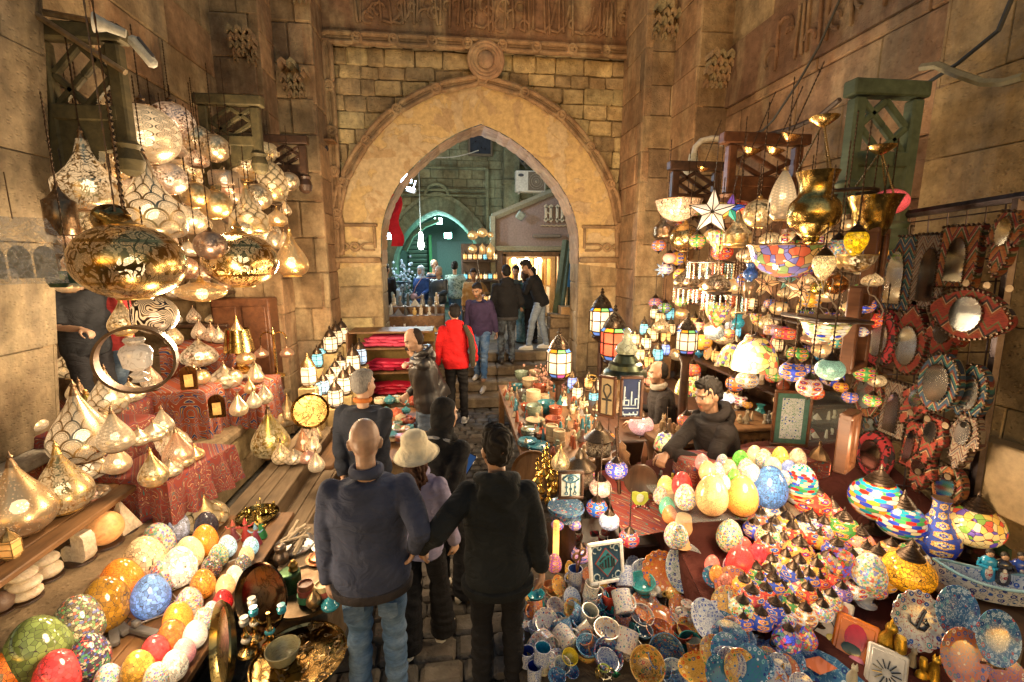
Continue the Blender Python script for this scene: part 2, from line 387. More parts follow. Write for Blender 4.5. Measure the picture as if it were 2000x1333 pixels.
def mosaic(name,mode,sc=7.5,grout=(.035,.022,.016),gw=.06,see=.12,pal=PAL,k=9.0):
 t=NT(name);o=t.co();oc,al,rn=t.oc()
 off=t.n('VectorMath',{0:o,1:t.n('CombineXYZ',{0:t.math('MULTIPLY',rn,50),1:0,2:0})},operation='ADD').outputs[0]
 vx=t.n('TexVoronoi',{'Scale':sc,'Randomness':.8},feature='F1');t.put(vx.inputs['Vector'],off)
 rc=t.n('SeparateColor',{0:vx.outputs['Color']});e=t.vor(off,sc,'DISTANCE_TO_EDGE',.8)
 if mode=='multi':c=t.ramp(rc.outputs[0],[(i/len(pal),p)for i,p in enumerate(pal)],True);c=t.mix(.25,c,oc)
 elif mode=='flower':
  u,v=uvs(t,5,2.2);x=t.math('SUBTRACT',t.math('FRACT',u),.5);y=t.math('SUBTRACT',t.math('FRACT',t.math('ADD',v,.15)),.5)
  r_=t.math('SQRT',t.math('ADD',t.math('MULTIPLY',x,x),t.math('MULTIPLY',y,y)))
  an=t.math('ABSOLUTE',t.math('SUBTRACT',t.math('FRACT',t.math('MULTIPLY',t.math('ARCTAN2',y,x),6/(2*PI))),.5))
  q=t.math('ADD',r_,t.math('MULTIPLY',an,.16))
  pick=t.ramp(rn,[(0,(.85,.35,.03)),(.3,(.75,.04,.03)),(.55,(.85,.7,.35)),(.8,(.05,.25,.7))],True)
  c=t.mix(t.step(q,.44,.43),oc,(.9,.52,.16));c=t.mix(t.step(q,.34,.33),c,pick);c=t.mix(t.step(q,.22,.21),c,(.04,.08,.55));c=t.mix(t.step(r_,.09,.08),c,(.95,.7,.3))
 elif mode=='stripe':
  u,v=uvs(t,14,6.5);row=t.math('FLOOR',v);cell=t.math('FLOOR',t.math('MULTIPLY_ADD',row,.5,u))
  h=t.n('TexWhiteNoise',{0:t.n('CombineXYZ',{0:row,1:t.math('MULTIPLY',t.math('MODULO',cell,2),3),2:rn})}).outputs[0]
  c=t.ramp(h,[(i/len(pal),p)for i,p in enumerate(pal)],True)
  x=t.math('ABSOLUTE',t.math('SUBTRACT',t.math('FRACT',t.math('MULTIPLY_ADD',row,.5,u)),.5));y=t.math('ABSOLUTE',t.math('SUBTRACT',t.math('FRACT',v),.5))
  e=t.math('SUBTRACT',.52,t.math('ADD',t.math('MULTIPLY',x,.55),t.math('MULTIPLY',y,.75)))
 else:c=t.mix(1.0,oc,t.ramp(rc.outputs[1],[(0,(.62,.6,.58)),(1,(1.3,1.25,1.2))]),'MULTIPLY')
 g=t.step(e,gw,gw*.6)
 st=t.math('MULTIPLY',t.math('MULTIPLY',al,k),bell(t))
 ec=t.n('Gamma',{0:c,1:1.75}).outputs[0];tile=t.pbr(c,.12,**{'Emission Color':ec,'Emission Strength':st,'Coat Weight':.5})
 gl=t.n('MixShader',{0:see,1:tile,2:t.n('BsdfTransparent',{0:c})})
 gr=t.pbr(grout,.7,**{'Emission Color':t.mix(.5,c,grout),'Emission Strength':t.math('MULTIPLY',st,.12)})
 return t.end(t.n('MixShader',{0:g,1:gl,2:gr}))
def m_mos():return mosaic('mosaic_glass_one_colour','one')
def m_mosbig():return mosaic('mosaic_glass_crackle','one',5,gw=.035)
def m_mosfine():return mosaic('mosaic_glass_grains','one',22,gw=.02)
def m_mosmulti():return mosaic('mosaic_glass_many_colours','multi',7,(.6,.5,.4))
def m_mosflower():return mosaic('mosaic_glass_rosettes','flower',9,(.10,.06,.035),.06)
def m_mosstripe():return mosaic('mosaic_glass_diamonds','stripe',7,(.22,.13,.08),.05)
def m_mosflora():return mosaic('mosaic_glass_black_floral','multi',8,(.02,.02,.02),.06,pal=[(.01,.01,.02),(.75,.6,.38),(.02,.02,.02),(.85,.7,.45),(.02,.1,.5),(.7,.08,.03),(.05,.35,.1),(.01,.01,.01)])
def m_tiffany():return mosaic('leaded_stained_glass','multi',4.2,(.015,.012,.01),.035,pal=[(.9,.72,.25),(.9,.78,.4),(.85,.62,.12),(.9,.75,.35),(.1,.5,.06),(.03,.05,.6),(.8,.05,.03),(.92,.82,.5)])
def m_tiffdark():return mosaic('leaded_glass_bowl','multi',4.6,(.015,.012,.01),.04,pal=[(.75,.02,.02),(.03,.08,.7),(.75,.5,.2),(.08,.35,.12),(.7,.03,.03),(.25,.3,.3),(.03,.12,.8),(.85,.6,.25)])
def m_bulb():
 t=NT('lit_bulb');oc,al,r=t.oc();return t.end(t.n('Emission',{0:oc,1:t.math('MULTIPLY',al,10.0)}),'NONE')
def m_pane():
 t=NT('lit_lantern_pane');oc,al,r=t.oc();o=t.co();n=t.noise(o,16,3)
 l=t.step(t.math('ABSOLUTE',t.math('SUBTRACT',t.noise(o,22,1,.5,1),.5)),.03,.02)
 st=t.math('MULTIPLY',t.math('MULTIPLY',al,14.0),t.math('MULTIPLY',bell(t),t.math('MULTIPLY_ADD',n,.8,.6)))
 c=t.mix(t.math('MULTIPLY',l,.4),oc,(.3,.2,.1))
 p=t.pbr(c,.15,**{'Emission Color':c,'Emission Strength':st})
 return t.end(t.n('MixShader',{0:.2,1:p,2:t.n('BsdfTransparent',{0:oc})}))
def m_alabaster():
 t=NT('alabaster');oc,al,r=t.oc();o=t.co();n=t.noise(o,3,6,.65,1)
 c=t.mix(1.0,oc,t.ramp(n,[(.35,(.75,.66,.55)),(.6,(1.1,1.08,1.0))]),'MULTIPLY')
 return t.end(t.pbr(c,.45,**{'Emission Color':c,'Emission Strength':t.math('MULTIPLY',al,10),'Subsurface Weight':.2,'Subsurface Radius':(.06,.04,.02)}))
def m_cloth():
 t=NT('woven_cloth');c,a,r=t.oc();o=t.co();n=t.noise(o,6,5,.6);w=t.noise(o,180,2)
 c=t.mix(1.0,c,t.ramp(n,[(.3,(.72,.72,.72)),(.7,(1.15,1.15,1.15))]),'MULTIPLY')
 h=t.math('ADD',t.math('MULTIPLY',t.noise(t.vmul(o,(1,1,1.7)),7,3,.5,1.4),1.0),t.math('MULTIPLY',w,.06))
 return t.end(t.pbr(c,.9,bump=t.bump(h,.55,.035),**{'Specular IOR Level':.25}))
def m_denim():
 t=NT('denim');c,a,r=t.oc();o=t.co();n=t.noise(o,5,5,.65);w=t.noise(t.vmul(o,(1,1,4)),24,4,.7)
 c=t.mix(t.step(n,.45,.75),c,t.mix(.6,c,(.32,.42,.52)));c=t.mix(1.0,c,t.ramp(w,[(.3,(.7,.7,.7)),(.7,(1.2,1.2,1.2))]),'MULTIPLY')
 return t.end(t.pbr(c,.85,bump=t.bump(w,.3,.012)))
def m_leather():
 t=NT('leather');c,a,r=t.oc();n=t.noise(t.co(),9,6,.65);return t.end(t.pbr(c,.42,bump=t.bump(n,.4,.02)))
def m_stripes():
 t=NT('striped_knit');z=t.n('SeparateXYZ',{0:t.co()}).outputs[2];f=t.math('FRACT',t.math('MULTIPLY',z,9))
 return t.end(t.pbr(t.ramp(f,[(0,(.04,.07,.16)),(.35,(.6,.55,.45)),(.5,(.05,.07,.15)),(.7,(.45,.2,.08)),(.85,(.04,.06,.14))],True),.9))
def m_camo():
 t=NT('printed_shirt');n=t.noise(t.co(),16,4,.6);return t.end(t.pbr(t.ramp(n,[(0,(.12,.2,.18)),(.45,(.4,.52,.46)),(.56,(.2,.32,.27)),(.62,(.45,.55,.5))],True),.9))
def m_skin():
 t=NT('skin');c=t.n('VertexColor',layer_name='Col').outputs[0];n=t.noise(t.co(),40,4)
 c=t.mix(1.0,c,t.ramp(n,[(.3,(.88,.86,.84)),(.7,(1.08,1.08,1.08))]),'MULTIPLY')
 return t.end(t.pbr(c,.48,bump=t.bump(n,.06,.003),**{'Subsurface Weight':.08,'Subsurface Radius':(.02,.008,.004)}))
def m_hair():
 t=NT('hair');c,a,r=t.oc();o=t.co();n=t.noise(t.vmul(o,(60,60,22)),1.6,3,.7)
 c=t.mix(1.0,c,t.ramp(n,[(.3,(.5,.5,.5)),(.7,(1.2,1.2,1.2))]),'MULTIPLY')
 return t.end(t.pbr(c,.7,bump=t.bump(n,.5,.006),**{'Specular IOR Level':.2}))
def pattern_cloth(name,cols,sc,contour=True):
 t=NT(name);o=t.co();sp=t.n('SeparateXYZ',{0:o})
 m=t.n('CombineXYZ',{0:t.math('PINGPONG',t.math('ADD',sp.outputs[0],sp.outputs[1]),.22),1:0,2:sp.outputs[2]})
 n=t.noise(m,sc,1.2,.5,1.6);f=t.math('FRACT',t.math('MULTIPLY',n,5))
 return t.end(t.pbr(t.ramp(f,cols,True),.9))
def m_khayam():return pattern_cloth('appliqued_cloth',[(0,(.30,.06,.022)),(.38,(.5,.38,.24)),(.44,(.025,.045,.16)),(.62,(.46,.27,.06)),(.68,(.30,.06,.022)),(.86,(.025,.045,.16)),(.93,(.5,.38,.24))],5.5)
def m_redfloral():return pattern_cloth('red_floral_cloth',[(0,(.20,.032,.02)),(.42,(.03,.15,.14)),(.5,(.20,.032,.02)),(.66,(.5,.36,.2)),(.71,(.17,.03,.02)),(.88,(.03,.05,.12)),(.93,(.2,.03,.02))],9)
def kilim(name,cols,f1=9,z1=.35,f2=8):
 t=NT(name);o=t.co();sp=t.n('SeparateXYZ',{0:o})
 zz=t.math('MULTIPLY',t.math('PINGPONG',t.math('MULTIPLY',sp.outputs[0],f2*1.5),.5),z1)
 f=t.math('FRACT',t.math('ADD',t.math('MULTIPLY',sp.outputs[2],f1*1.35),t.math('MULTIPLY',zz,2)))
 c=t.ramp(f,cols,True);n=t.noise(t.vmul(o,(1,1,6)),40,3)
 c=t.mix(1.0,c,t.ramp(n,[(.3,(.25,.24,.23)),(.7,(.58,.55,.52))]),'MULTIPLY')
 return t.end(t.pbr(c,.95,bump=t.bump(n,.5,.01)))
def m_kilim_red():return kilim('red_kilim',[(0,(.36,.045,.025)),(.4,(.38,.09,.03)),(.55,(.55,.42,.25)),(.6,(.05,.03,.03)),(.72,(.34,.04,.02)),(.9,(.16,.16,.06))],5)
def m_kilim_blue():return kilim('blue_kilim',[(0,(.05,.12,.22)),(.3,(.55,.45,.26)),(.4,(.03,.05,.1)),(.55,(.04,.2,.2)),(.75,(.48,.34,.15)),(.85,(.25,.05,.03))],7,.6,9)
def m_kilim_mix():return kilim('mixed_kilim',[(0,(.42,.12,.03)),(.25,(.09,.12,.05)),(.4,(.5,.4,.28)),(.5,(.35,.05,.03)),(.7,(.06,.04,.05)),(.8,(.45,.2,.06))],6,.8,7)
def m_kilim_pale():return kilim('pale_kilim',[(0,(.42,.36,.27)),(.3,(.3,.09,.07)),(.4,(.45,.38,.28)),(.6,(.12,.1,.16)),(.7,(.4,.32,.22)),(.85,(.16,.06,.05))],8,.7,10)
def m_redblack():
 t=NT('red_black_velvet');n=t.noise(t.co(),9,1,.5,1.4);return t.end(t.pbr(t.mix(t.step(t.math('ABSOLUTE',t.math('SUBTRACT',n,.5)),.05,.035),(.28,.02,.025),(.015,.01,.012)),.9))
def block_wall(g,O,U,W,H,N,rows=(.34,.42),lens=(.5,.95),base=((.36,.25,.14),(.30,.21,.12),(.40,.29,.17),(.27,.19,.12)),jit=.012,bev=.012,gap=.006,thick=.12,skip=None,lean=0.0,seed=1,back=True):
 """ashlar courses: every stone its own chamfered, slightly offset, slightly differently coloured block"""
 rd=random.Random(seed);O=np.array(O,float);U=np.array(U,float);N=np.array(N,float);Z=np.array((0,0,1.0))
 v=0
 while v<H-.02:
  h=min(rd.uniform(*rows),H-v)
  if H-v-h<.1:h=H-v
  u=-rd.uniform(0,lens[0])if W>lens[1]else 0
  while u<W:
   l=rd.uniform(*lens);a,b=max(u,0),min(u+l,W);u+=l
   if b-a<.05:continue
   if skip and skip(a,b,v,v+h):continue
   d=rd.uniform(-jit,jit);c=rd.choice(base);k=rd.uniform(.8,1.2);c=tuple(x*k for x in c)
   V,Fc=cbox((0,0,0),(b-a-gap,thick,h-gap),bev)
   if bev>.02:
    V=V+np.array([[rd.uniform(-.012,.012),rd.uniform(-.02,.006),rd.uniform(-.012,.012)]for _ in V])
   ctr=O+U*((a+b)/2)+Z*(v+h/2)+N*(d-thick/2)
   Wd=ctr+np.outer(V[:,0],U)+np.outer(V[:,1],-N)+np.outer(V[:,2],Z)
   if lean:Wd[:,0]+=lean*(Wd[:,2]-O[2])
   if np.dot(np.cross(U,-N),Z)<0:Fc=[f[::-1]for f in Fc]
   g.add((Wd,Fc),0,c)
  v+=h
 if not back:
  st=.12
  for i in range(int(W/st)):
   for j in range(int(H/st)):
    if skip(i*st,i*st+st,j*st,j*st+st):continue
    q=O+U*i*st+Z*j*st-N*.04;g.add((np.array([q,q+U*st,q+U*st+Z*st,q+Z*st]),[(0,1,2,3)]),0,(.24,.19,.11))
  return
 Q=[O-N*.04,O+U*W-N*.04,O+U*W+Z*H-N*.04,O+Z*H-N*.04]
 if lean:Q=[q+np.array((lean*(q[2]-O[2]),0,0))for q in Q]
 g.add((np.array(Q),[(0,1,2,3)]),0,(.22,.165,.1))
LIGHTS=[]
def lamp(loc,col,power,rad=.06,parent=None):
 l=bpy.data.lights.new('bulb_or_fill_light','POINT');l.energy=power;l.color=col;l.shadow_soft_size=rad
 o=bpy.data.objects.new('bulb_or_fill_light',l);COL.objects.link(o);o.location=[float(a)for a in loc]
 if parent:o.location=Vector([float(a)for a in loc])-parent.location;o.parent=parent
 return o
STONE=((.45,.34,.19),(.38,.285,.165),(.49,.375,.22),(.34,.255,.155))
PALE=((.52,.41,.22),(.44,.34,.19),(.56,.45,.25),(.40,.30,.17),(.58,.49,.27))
RED=((.38,.235,.135),(.34,.215,.125),(.42,.27,.15))
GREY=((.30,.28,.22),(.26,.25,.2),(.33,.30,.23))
g=G();g.add((np.array([(-200,-200,-.03),(200,-200,-.03),(200,400,-.03),(-200,400,-.03)],float),[(0,1,2,3)]),0,(.10,.09,.08))
tag(link('ground',mesh('ground',g,0),M('paving')),kind='structure')
g=G();rd=random.Random(3);y=.2
while y<7.3:
 h=rd.uniform(.13,.19);x=-1.75
 while x<2.0:
  w=rd.uniform(.15,.30);k=rd.uniform(.7,1.25);b=rd.choice([(.15,.135,.12),(.18,.155,.13),(.125,.12,.115)])
  V,Fc=cbox((x+w/2,y+h/2,-.03+rd.uniform(-.004,.007)),(w-.012,h-.012,.07),.022,(rd.uniform(-.03,.03),rd.uniform(-.03,.03),rd.uniform(-.03,.03)))
  V[:,:2]+=np.array([[rd.uniform(-.008,.008),rd.uniform(-.008,.008)]for _ in V])
  g.add((V,Fc),0,tuple(k*q for q in b));x+=w
 y+=h
tag(link('cobbled_lane',mesh('cobbled_lane',g,35),M('paving')),kind='structure')
g=G();rd=random.Random(5);rise=.18;y0=7.30
for i in range(4):
 ya=y0+i*.36;x=-1.12
 while x<1.88:
  w=min(rd.uniform(.7,1.1),1.9-x);k=rd.uniform(.85,1.2)
  if 1.9-x-w<.25:w=1.9-x
  g.add(cbox((x+w/2,ya+.45,rise*(i+.5)),(w-.008,.9,rise-.004),.022),0,(.21*k,.165*k,.115*k));x+=w
tag(link('stone_steps',mesh('stone_steps',g,30),M('stone')),kind='structure')
g=G();rd=random.Random(6)
for i in range(11):
 x=-6
 while x<6:
  w=rd.uniform(.5,1.0);k=rd.uniform(.85,1.2);g.add(cbox((x+w/2,8.97+i*.65,.69),(w-.01,.64,.06),.01),0,(.17*k,.16*k,.145*k));x+=w
tag(link('upper_street',mesh('upper_street',g,30),M('paving')),kind='structure')
YW=7.6;CX=.42;SC=1/118.
INN=[(0,0),(30,-10),(56,-23),(80,-39),(102,-56),(125,-77),(142,-95),(160,-120),(175,-150),(186,-190),(188,-250)]
OUT=[(0,0),(76,-16),(114,-34),(150,-55),(182,-84),(211,-118),(235,-155),(254,-196),(263,-235),(268,-275),(270,-330)]
def curve(tab,apex,n=60):
 t=np.array(tab,float)*SC;s=np.concatenate([[0],np.cumsum(np.hypot(*np.diff(t,axis=0).T))]);q=np.linspace(0,s[-1],n)
 x=np.interp(q,s,t[:,0]);z=np.interp(q,s,t[:,1])
 for _ in range(6):x[1:-1]=(x[:-2]+2*x[1:-1]+x[2:])/4;z[1:-1]=(z[:-2]+2*z[1:-1]+z[2:])/4
 R_=[(CX+a,apex+b)for a,b in zip(x,z)];L_=[(CX-a,apex+b)for a,b in zip(x,z)]
 return L_[::-1]+R_[1:]
AI=curve(INN,4.47);AO=curve(OUT,5.08)
gate=tag(empty('gateway',(CX,YW,0)),'tall stone gateway with a pointed arch at the end of the lane','gateway')
def gpart(name,g,m,sm=40,**k):
 for i in range(len(g.v)):g.v[i]=g.v[i]-np.array((CX,YW,0))
 return link(name,mesh(name,g,sm),M(m),gate,**k)
g=G()
def in_arch(a,b,v0,v1):
 xs=(-2.1+a,-2.1+b);z0=v0+2.4
 for x in np.linspace(*xs,5):
  zz=np.interp(x,[p[0]for p in AO],[p[1]for p in AO],left=0,right=0)
  if z0>zz-.28 or not(AO[0][0]<x<AO[-1][0]):return False
 return True
block_wall(g,(-2.1,YW+.02,2.4),(1,0,0),5.3,3.2,(0,-1,0),(.17,.26),(.22,.48),PALE,.018,.022,.008,.2,in_arch,seed=11,back=False)
gpart('rubble_masonry',g,'rubble')
g=G()
n=len(AI);V=[];Fc=[];K=8
for i in range(n):
 for k in range(K+1):
  f=k/K;V.append((AI[i][0]*(1-f)+AO[i][0]*f,YW-.06,AI[i][1]*(1-f)+AO[i][1]*f))
for i in range(n-1):
 for k in range(K):a=i*(K+1)+k;Fc.append((a,a+K+1,a+K+2,a+1))
g.add((np.array(V),[f[::-1]for f in Fc]))
gpart('plaster_arch',g,'plaster')
g=G()
rd=random.Random(4);i=0
while i<n-1:
 j=min(n-1,i+rd.randint(4,7));k=rd.uniform(.85,1.15);pts=AI[i:j+1]
 V=[];Fc=[]
 for q,(x,z)in enumerate(pts):
  sx,sz=CX-x,3.0-z;l=math.hypot(sx,sz);e=.012+rd.uniform(0,.006)if 0<q<len(pts)-1 else .004
  for yy in(YW-.065,YW+.55):V.append((x+sx/l*e,yy,z+sz/l*e))
 for q in range(len(pts)-1):Fc.append((2*q,2*q+2,2*q+3,2*q+1))
 g.add((np.array(V),Fc),0,(.46*k,.29*k,.17*k));i=j
gpart('arch_soffit',g,'stone',30)
for(x0,x1,sd)in((-1.93,CX-1.595,21),(CX+1.595,2.95,22)):
 g=G()
 block_wall(g,(x0,YW-.05,0),(1,0,0),x1-x0,2.36,(0,-1,0),(.42,.6),(.6,1.2),PALE if x0<0 else STONE,.012,.018,.006,.25,seed=sd)
 block_wall(g,(x0,YW-.03,2.36),(1,0,0),x1-x0-(.0),.16,(0,-1,0),(.16,.16),(2,3),STONE,0,.01,seed=sd+5)
 xi=x1 if x0<0 else x0;nx=1 if x0<0 else-1
 block_wall(g,(xi,YW-.06 if nx<0 else YW+.55,0),(0,1 if nx<0 else-1,0),.6,2.5,(nx,0,0),(.4,.55),(.5,.9),STONE,.01,.015,.006,.2,seed=sd+2)
 gpart('pier',g,'stone',30)
for x0,x1 in((-1.9,CX-1.62),(CX+1.62,2.9)):
 g=G()
 xm=(x0+x1)/2;g.add(cbox((xm,YW-.10,2.42),(x1-x0+.06,.12,.09),.02));g.add(cbox((xm,YW-.09,2.95),(x1-x0,.05,.05),.012))
 for dz in(-.05,.05):
  g.add(tube([(x0+.06,YW-.1,2.62+dz),(xm-.14,YW-.1,2.62+dz),(xm,YW-.11,2.62-dz),(xm+.14,YW-.1,2.62+dz),(x1-.06,YW-.1,2.62+dz)],.02,6))
 g.add(torus(.06,.018,(xm,YW-.11,2.62),16,6,(PI/2,0,0)))
 for xx in(x0+.05,x1-.05):g.add(cbox((xx,YW-.085,2.78),(.04,.05,.36),.012))
 for i in range(len(g.c)):g.c[i]=(.33,.22,.12)
 gpart('carved_panel',g,'stone')
g=G()
def strand(pts,off,r=.034,y=YW-.11,loops=6,c=(.33,.21,.115)):
 pts=np.array(pts);t=np.gradient(pts,axis=0);t/=np.linalg.norm(t,axis=1)[:,None]+1e-9;nn=np.stack([-t[:,1],t[:,0]],1)
 s=np.linspace(0,loops,len(pts))
 for o_ in off:
  w=1-.75*np.exp(-((s-np.round(s))/.09)**2)
  q=pts+nn*(o_*w)[:,None];g.add(tube([(a,y,b)for a,b in q],r,8),0,c)
 g.add(tube([(a,YW-.04,b)for a,b in pts],.075,8),0,tuple(.8*x for x in c))
 for k in range(1,loops):
  i=int(np.argmin(abs(s-k)));g.add(torus(.062,.022,(pts[i][0],y-.025,pts[i][1]),14,6,(PI/2,0,0)),0,c)
def dens(p,n=90):
 p=np.array(p);s=np.concatenate([[0],np.cumsum(np.hypot(*np.diff(p,axis=0).T))]);q=np.linspace(0,s[-1],n)
 return np.stack([np.interp(q,s,p[:,0]),np.interp(q,s,p[:,1])],1)
strand(dens(AO,160),(-.055,.055),loops=12)
strand(dens([(-1.78,2.5),(-1.78,5.52)],70),(-.055,.055),loops=5)
strand(dens([(2.76,2.5),(2.76,5.52)],70),(-.055,.055),loops=5)
strand(dens([(-1.86,5.56),(2.84,5.56)],120),(-.06,.06),loops=9)
for rr in(.20,.245,.15):g.add(torus(rr,.035,(.5,YW-.14,5.34),30,8,(PI/2,0,0)),0,(.33,.20,.12))
g.add(ball((.5,YW-.13,5.34),.125),0,(.38,.25,.17))
gpart('moulding',g,'stone')
g=G()
g.add(box((CX,YW-.02,6.0),(5.0,.1,.72)),0,(.23,.13,.075));rd=random.Random(9)
x=-1.35
while x<2.75:
 k=rd.random();z0=5.74
 if k<.5:g.add(cbox((x,YW-.085,z0+.27+rd.uniform(-.03,.05)),(.035,.05,.48),.012,(0,rd.uniform(-.08,.08),0)),0,(.25,.145,.08));x+=rd.uniform(.05,.075)
 elif k<.8:g.add(torus(rd.uniform(.05,.09),.022,(x+.04,YW-.085,z0+rd.uniform(.1,.4)),14,5,(PI/2,0,0),1,rd.uniform(0,2),rd.uniform(4,6)),0,(.25,.145,.08));x+=rd.uniform(.04,.07)
 else:g.add(tube([(x-.04,YW-.085,z0+.08),(x+.08,YW-.09,z0+.05),(x+.2,YW-.085,z0+.16),(x+.26,YW-.085,z0+.42)],.022,6),0,(.25,.145,.08));x+=rd.uniform(.06,.1)
gpart('inscription_frieze',g,'stone')
g=G();block_wall(g,(-2.2,YW-.02,6.36),(1,0,0),5.4,1.6,(0,-1,0),(.22,.3),(.4,.9),RED,.01,.012,seed=31);block_wall(g,(-2.1,YW+.02,5.62),(1,0,0),.7,.74,(0,-1,0),(.3,.4),(.4,.5),PALE,.02,.03,seed=33)
gpart('upper_masonry',g,'stone')
for x_,z_ in((-1.86,4.02),(2.86,4.0)):
 t_=tag(empty('security_camera',(x_,YW-.1,z_)),'small dome camera under a board on the %s edge of the gateway'%('left' if x_<0 else 'right'),'camera')
 LK('board',GA(cbox((0,-.12,.1),(.3,.26,.03),.006)),M('wood'),t_)
 LK('arm',GA(tube([(0,.03,.08),(0,-.1,.04)],.02)),M('tint'),t_,color=(.1,.1,.1));LK('lens',GA(ball((0,-.14,.0),.05)),M('glaze'),t_,color=(.04,.04,.05))
def wallthing(name,label,walls,mat='stone',cat='wall'):
 g=G()
 for w in walls:block_wall(g,**w)
 return tag(link(name,mesh(name,g,30),M(mat)),label,cat)
def W_(O,U,W,H,N,**k):return dict(O=O,U=U,W=W,H=H,N=N,**k)
wallthing('pilaster','stepped ashlar pilaster rising behind the hanging lamps on the left of the gateway',[W_((-2.98,6.5,0),(1,0,0),.66,8,(0,-1,0),rows=(.38,.5),lens=(.4,.8),seed=41),W_((-2.32,6.5,0),(0,1,0),.45,8,(1,0,0),rows=(.38,.5),lens=(.6,.9),base=RED,seed=42),W_((-2.48,6.95,0),(1,0,0),.65,8,(0,-1,0),rows=(.38,.55),lens=(.3,.7),seed=43,jit=.02,bev=.02),W_((-1.83,6.95,0),(0,1,0),.7,8,(1,0,0),rows=(.4,.5),lens=(.6,.9),base=RED,seed=44)])
wallthing('pilaster','stepped ashlar pilaster behind the stained glass bowl on the right of the gateway',[W_((2.66,6.7,0),(1,0,0),.56,8,(0,-1,0),rows=(.38,.5),lens=(.4,.8),seed=45),W_((2.66,7.6,0),(0,-1,0),.9,8,(-1,0,0),rows=(.4,.5),lens=(.6,.9),base=RED,seed=46),W_((3.08,6.0,0),(1,0,0),.6,8,(0,-1,0),rows=(.36,.5),lens=(.4,.8),seed=47),W_((3.08,6.7,0),(0,-1,0),.7,8,(-1,0,0),rows=(.4,.5),lens=(.6,.9),base=RED,seed=48)])
wallthing('upper_wall','long brown ashlar wall above the left lamp stall, behind the wooden brackets',[W_((-2.88,3.0,3.25),(0,1,0),3.7,4.5,(1,0,0),rows=(.42,.55),lens=(.7,1.1),base=RED+STONE,seed=51)])
wallthing('back_wall','shaded back wall of the left lamp stall, seen between the lamps',[W_((-4.6,6.45,0),(1,0,0),1.8,3.4,(0,-1,0),seed=52),W_((-4.6,3.3,0),(0,1,0),3.2,3.4,(1,0,0),seed=53)])
g=G();g.add(box((-3.75,4.9,3.3),(1.75,3.2,.1)),0,(.2,.15,.09));tag(LK('stall_ceiling',g,M('stone')),'stone lintel roof over the left lamp stall','ceiling')
wallthing('stone_pier','leaning smooth stone pier filling the left edge of the picture',[W_((-2.88,.4,1.17),(0,1,0),3.15,5,(1,0,0),rows=(.5,.7),lens=(.8,1.3),lean=.12,base=((.33,.26,.17),(.29,.235,.16),(.36,.28,.185)),seed=54,jit=.004,bev=.006),W_((-4.2,3.55,1.17),(1,0,0),1.32,5,(0,1,0),lean=.12,seed=55)])
rw=wallthing('side_wall','high brown wall with a carved frieze above the right lamp stall',[W_((3.5,6.2,2.9),(0,-1,0),3.3,1.45,(-1,0,0),rows=(.42,.5),lens=(.8,1.2),base=RED,seed=61),W_((3.5,6.2,5.05),(0,-1,0),3.3,3,(-1,0,0),rows=(.42,.55),lens=(.7,1.1),base=RED+STONE,seed=62),W_((3.5,6.2,0),(0,-1,0),3.6,2.9,(-1,0,0),base=((.2,.1,.05),(.17,.09,.05)),seed=63)])
g=G();g.add(box((3.55,4.55,4.7),(.16,3.3,.7)),0,(.24,.14,.085));rd=random.Random(19);y=3.15
while y<5.2:
 k=rd.random();z0=4.42
 if k<.6:g.add(cbox((3.46,y,z0+.27),(.05,.032,.5),.012,(rd.uniform(-.1,.1),0,0)),0,(.25,.145,.085));y+=rd.uniform(.06,.1)
 else:g.add(torus(rd.uniform(.06,.12),.02,(3.46,y+.03,z0+rd.uniform(.12,.4)),14,5,(0,PI/2,0),1,rd.uniform(0,3),rd.uniform(4,6)),0,(.25,.145,.085));y+=rd.uniform(.07,.12)
link('carved_frieze',mesh('carved_frieze',g,30),M('stone'),rw)
wallthing('stone_pier','smooth yellowish stone pier behind the mirror rack at the right edge',[W_((3.36,3.12,0),(0,-1,0),3.0,6,(-1,0,0),rows=(.48,.62),lens=(.9,1.4),base=((.40,.30,.16),(.37,.28,.15),(.43,.32,.17)),seed=64,jit=.003,bev=.006),W_((3.5,3.13,0),(-1,0,0),.14,6,(0,1,0),seed=65)])
g=G()
for(x,y,z,s)in((-2.07,6.93,4.75,1),(-2.5,6.48,4.95,.8),(2.9,6.68,5.6,1),(3.3,5.98,4.75,.9),(-1.9,6.9,5.9,1.1)):
 rd=random.Random(int(x*100));gg=G()
 for r_ in range(5):
  nn=5-r_//2;a=.17*s/nn;b_=.085*s
  for k in range(nn):
   if rd.random()<.22:continue
   dx=(k-(nn-1)/2+.5*(r_%2)*.0)*2*a+(a*.5 if r_%2 else 0);d_=.05+.035*r_*rd.uniform(.8,1.1)
   gg.add(prism([(dx-a*.92,-.2*s+r_*b_),(dx-a*.92,-.2*s+r_*b_+b_*.8),(dx,-.2*s+r_*b_+b_*1.35),(dx+a*.92,-.2*s+r_*b_+b_*.8),(dx+a*.92,-.2*s+r_*b_),(dx+a*.5,-.2*s+r_*b_+b_*.35),(dx,-.2*s+r_*b_+b_*.7),(dx-a*.5,-.2*s+r_*b_+b_*.35)],d_,TM((0,-d_+.02,0))),0,(.42*rd.uniform(.8,1.15),.31,.19))
 tag(link('stone_corbel',mesh('stone_corbel',gg,30),M('rubble'),loc=(x,y,z)),'broken honeycomb stone corbel on the %s pilaster, %s'%('left' if x<0 else 'right',{-2.07:'the middle one, beside the arch',-2.5:'on its outer face',2.9:'the upper one',3.3:'the lower one',-1.9:'the topmost one'}[x]),'corbel')
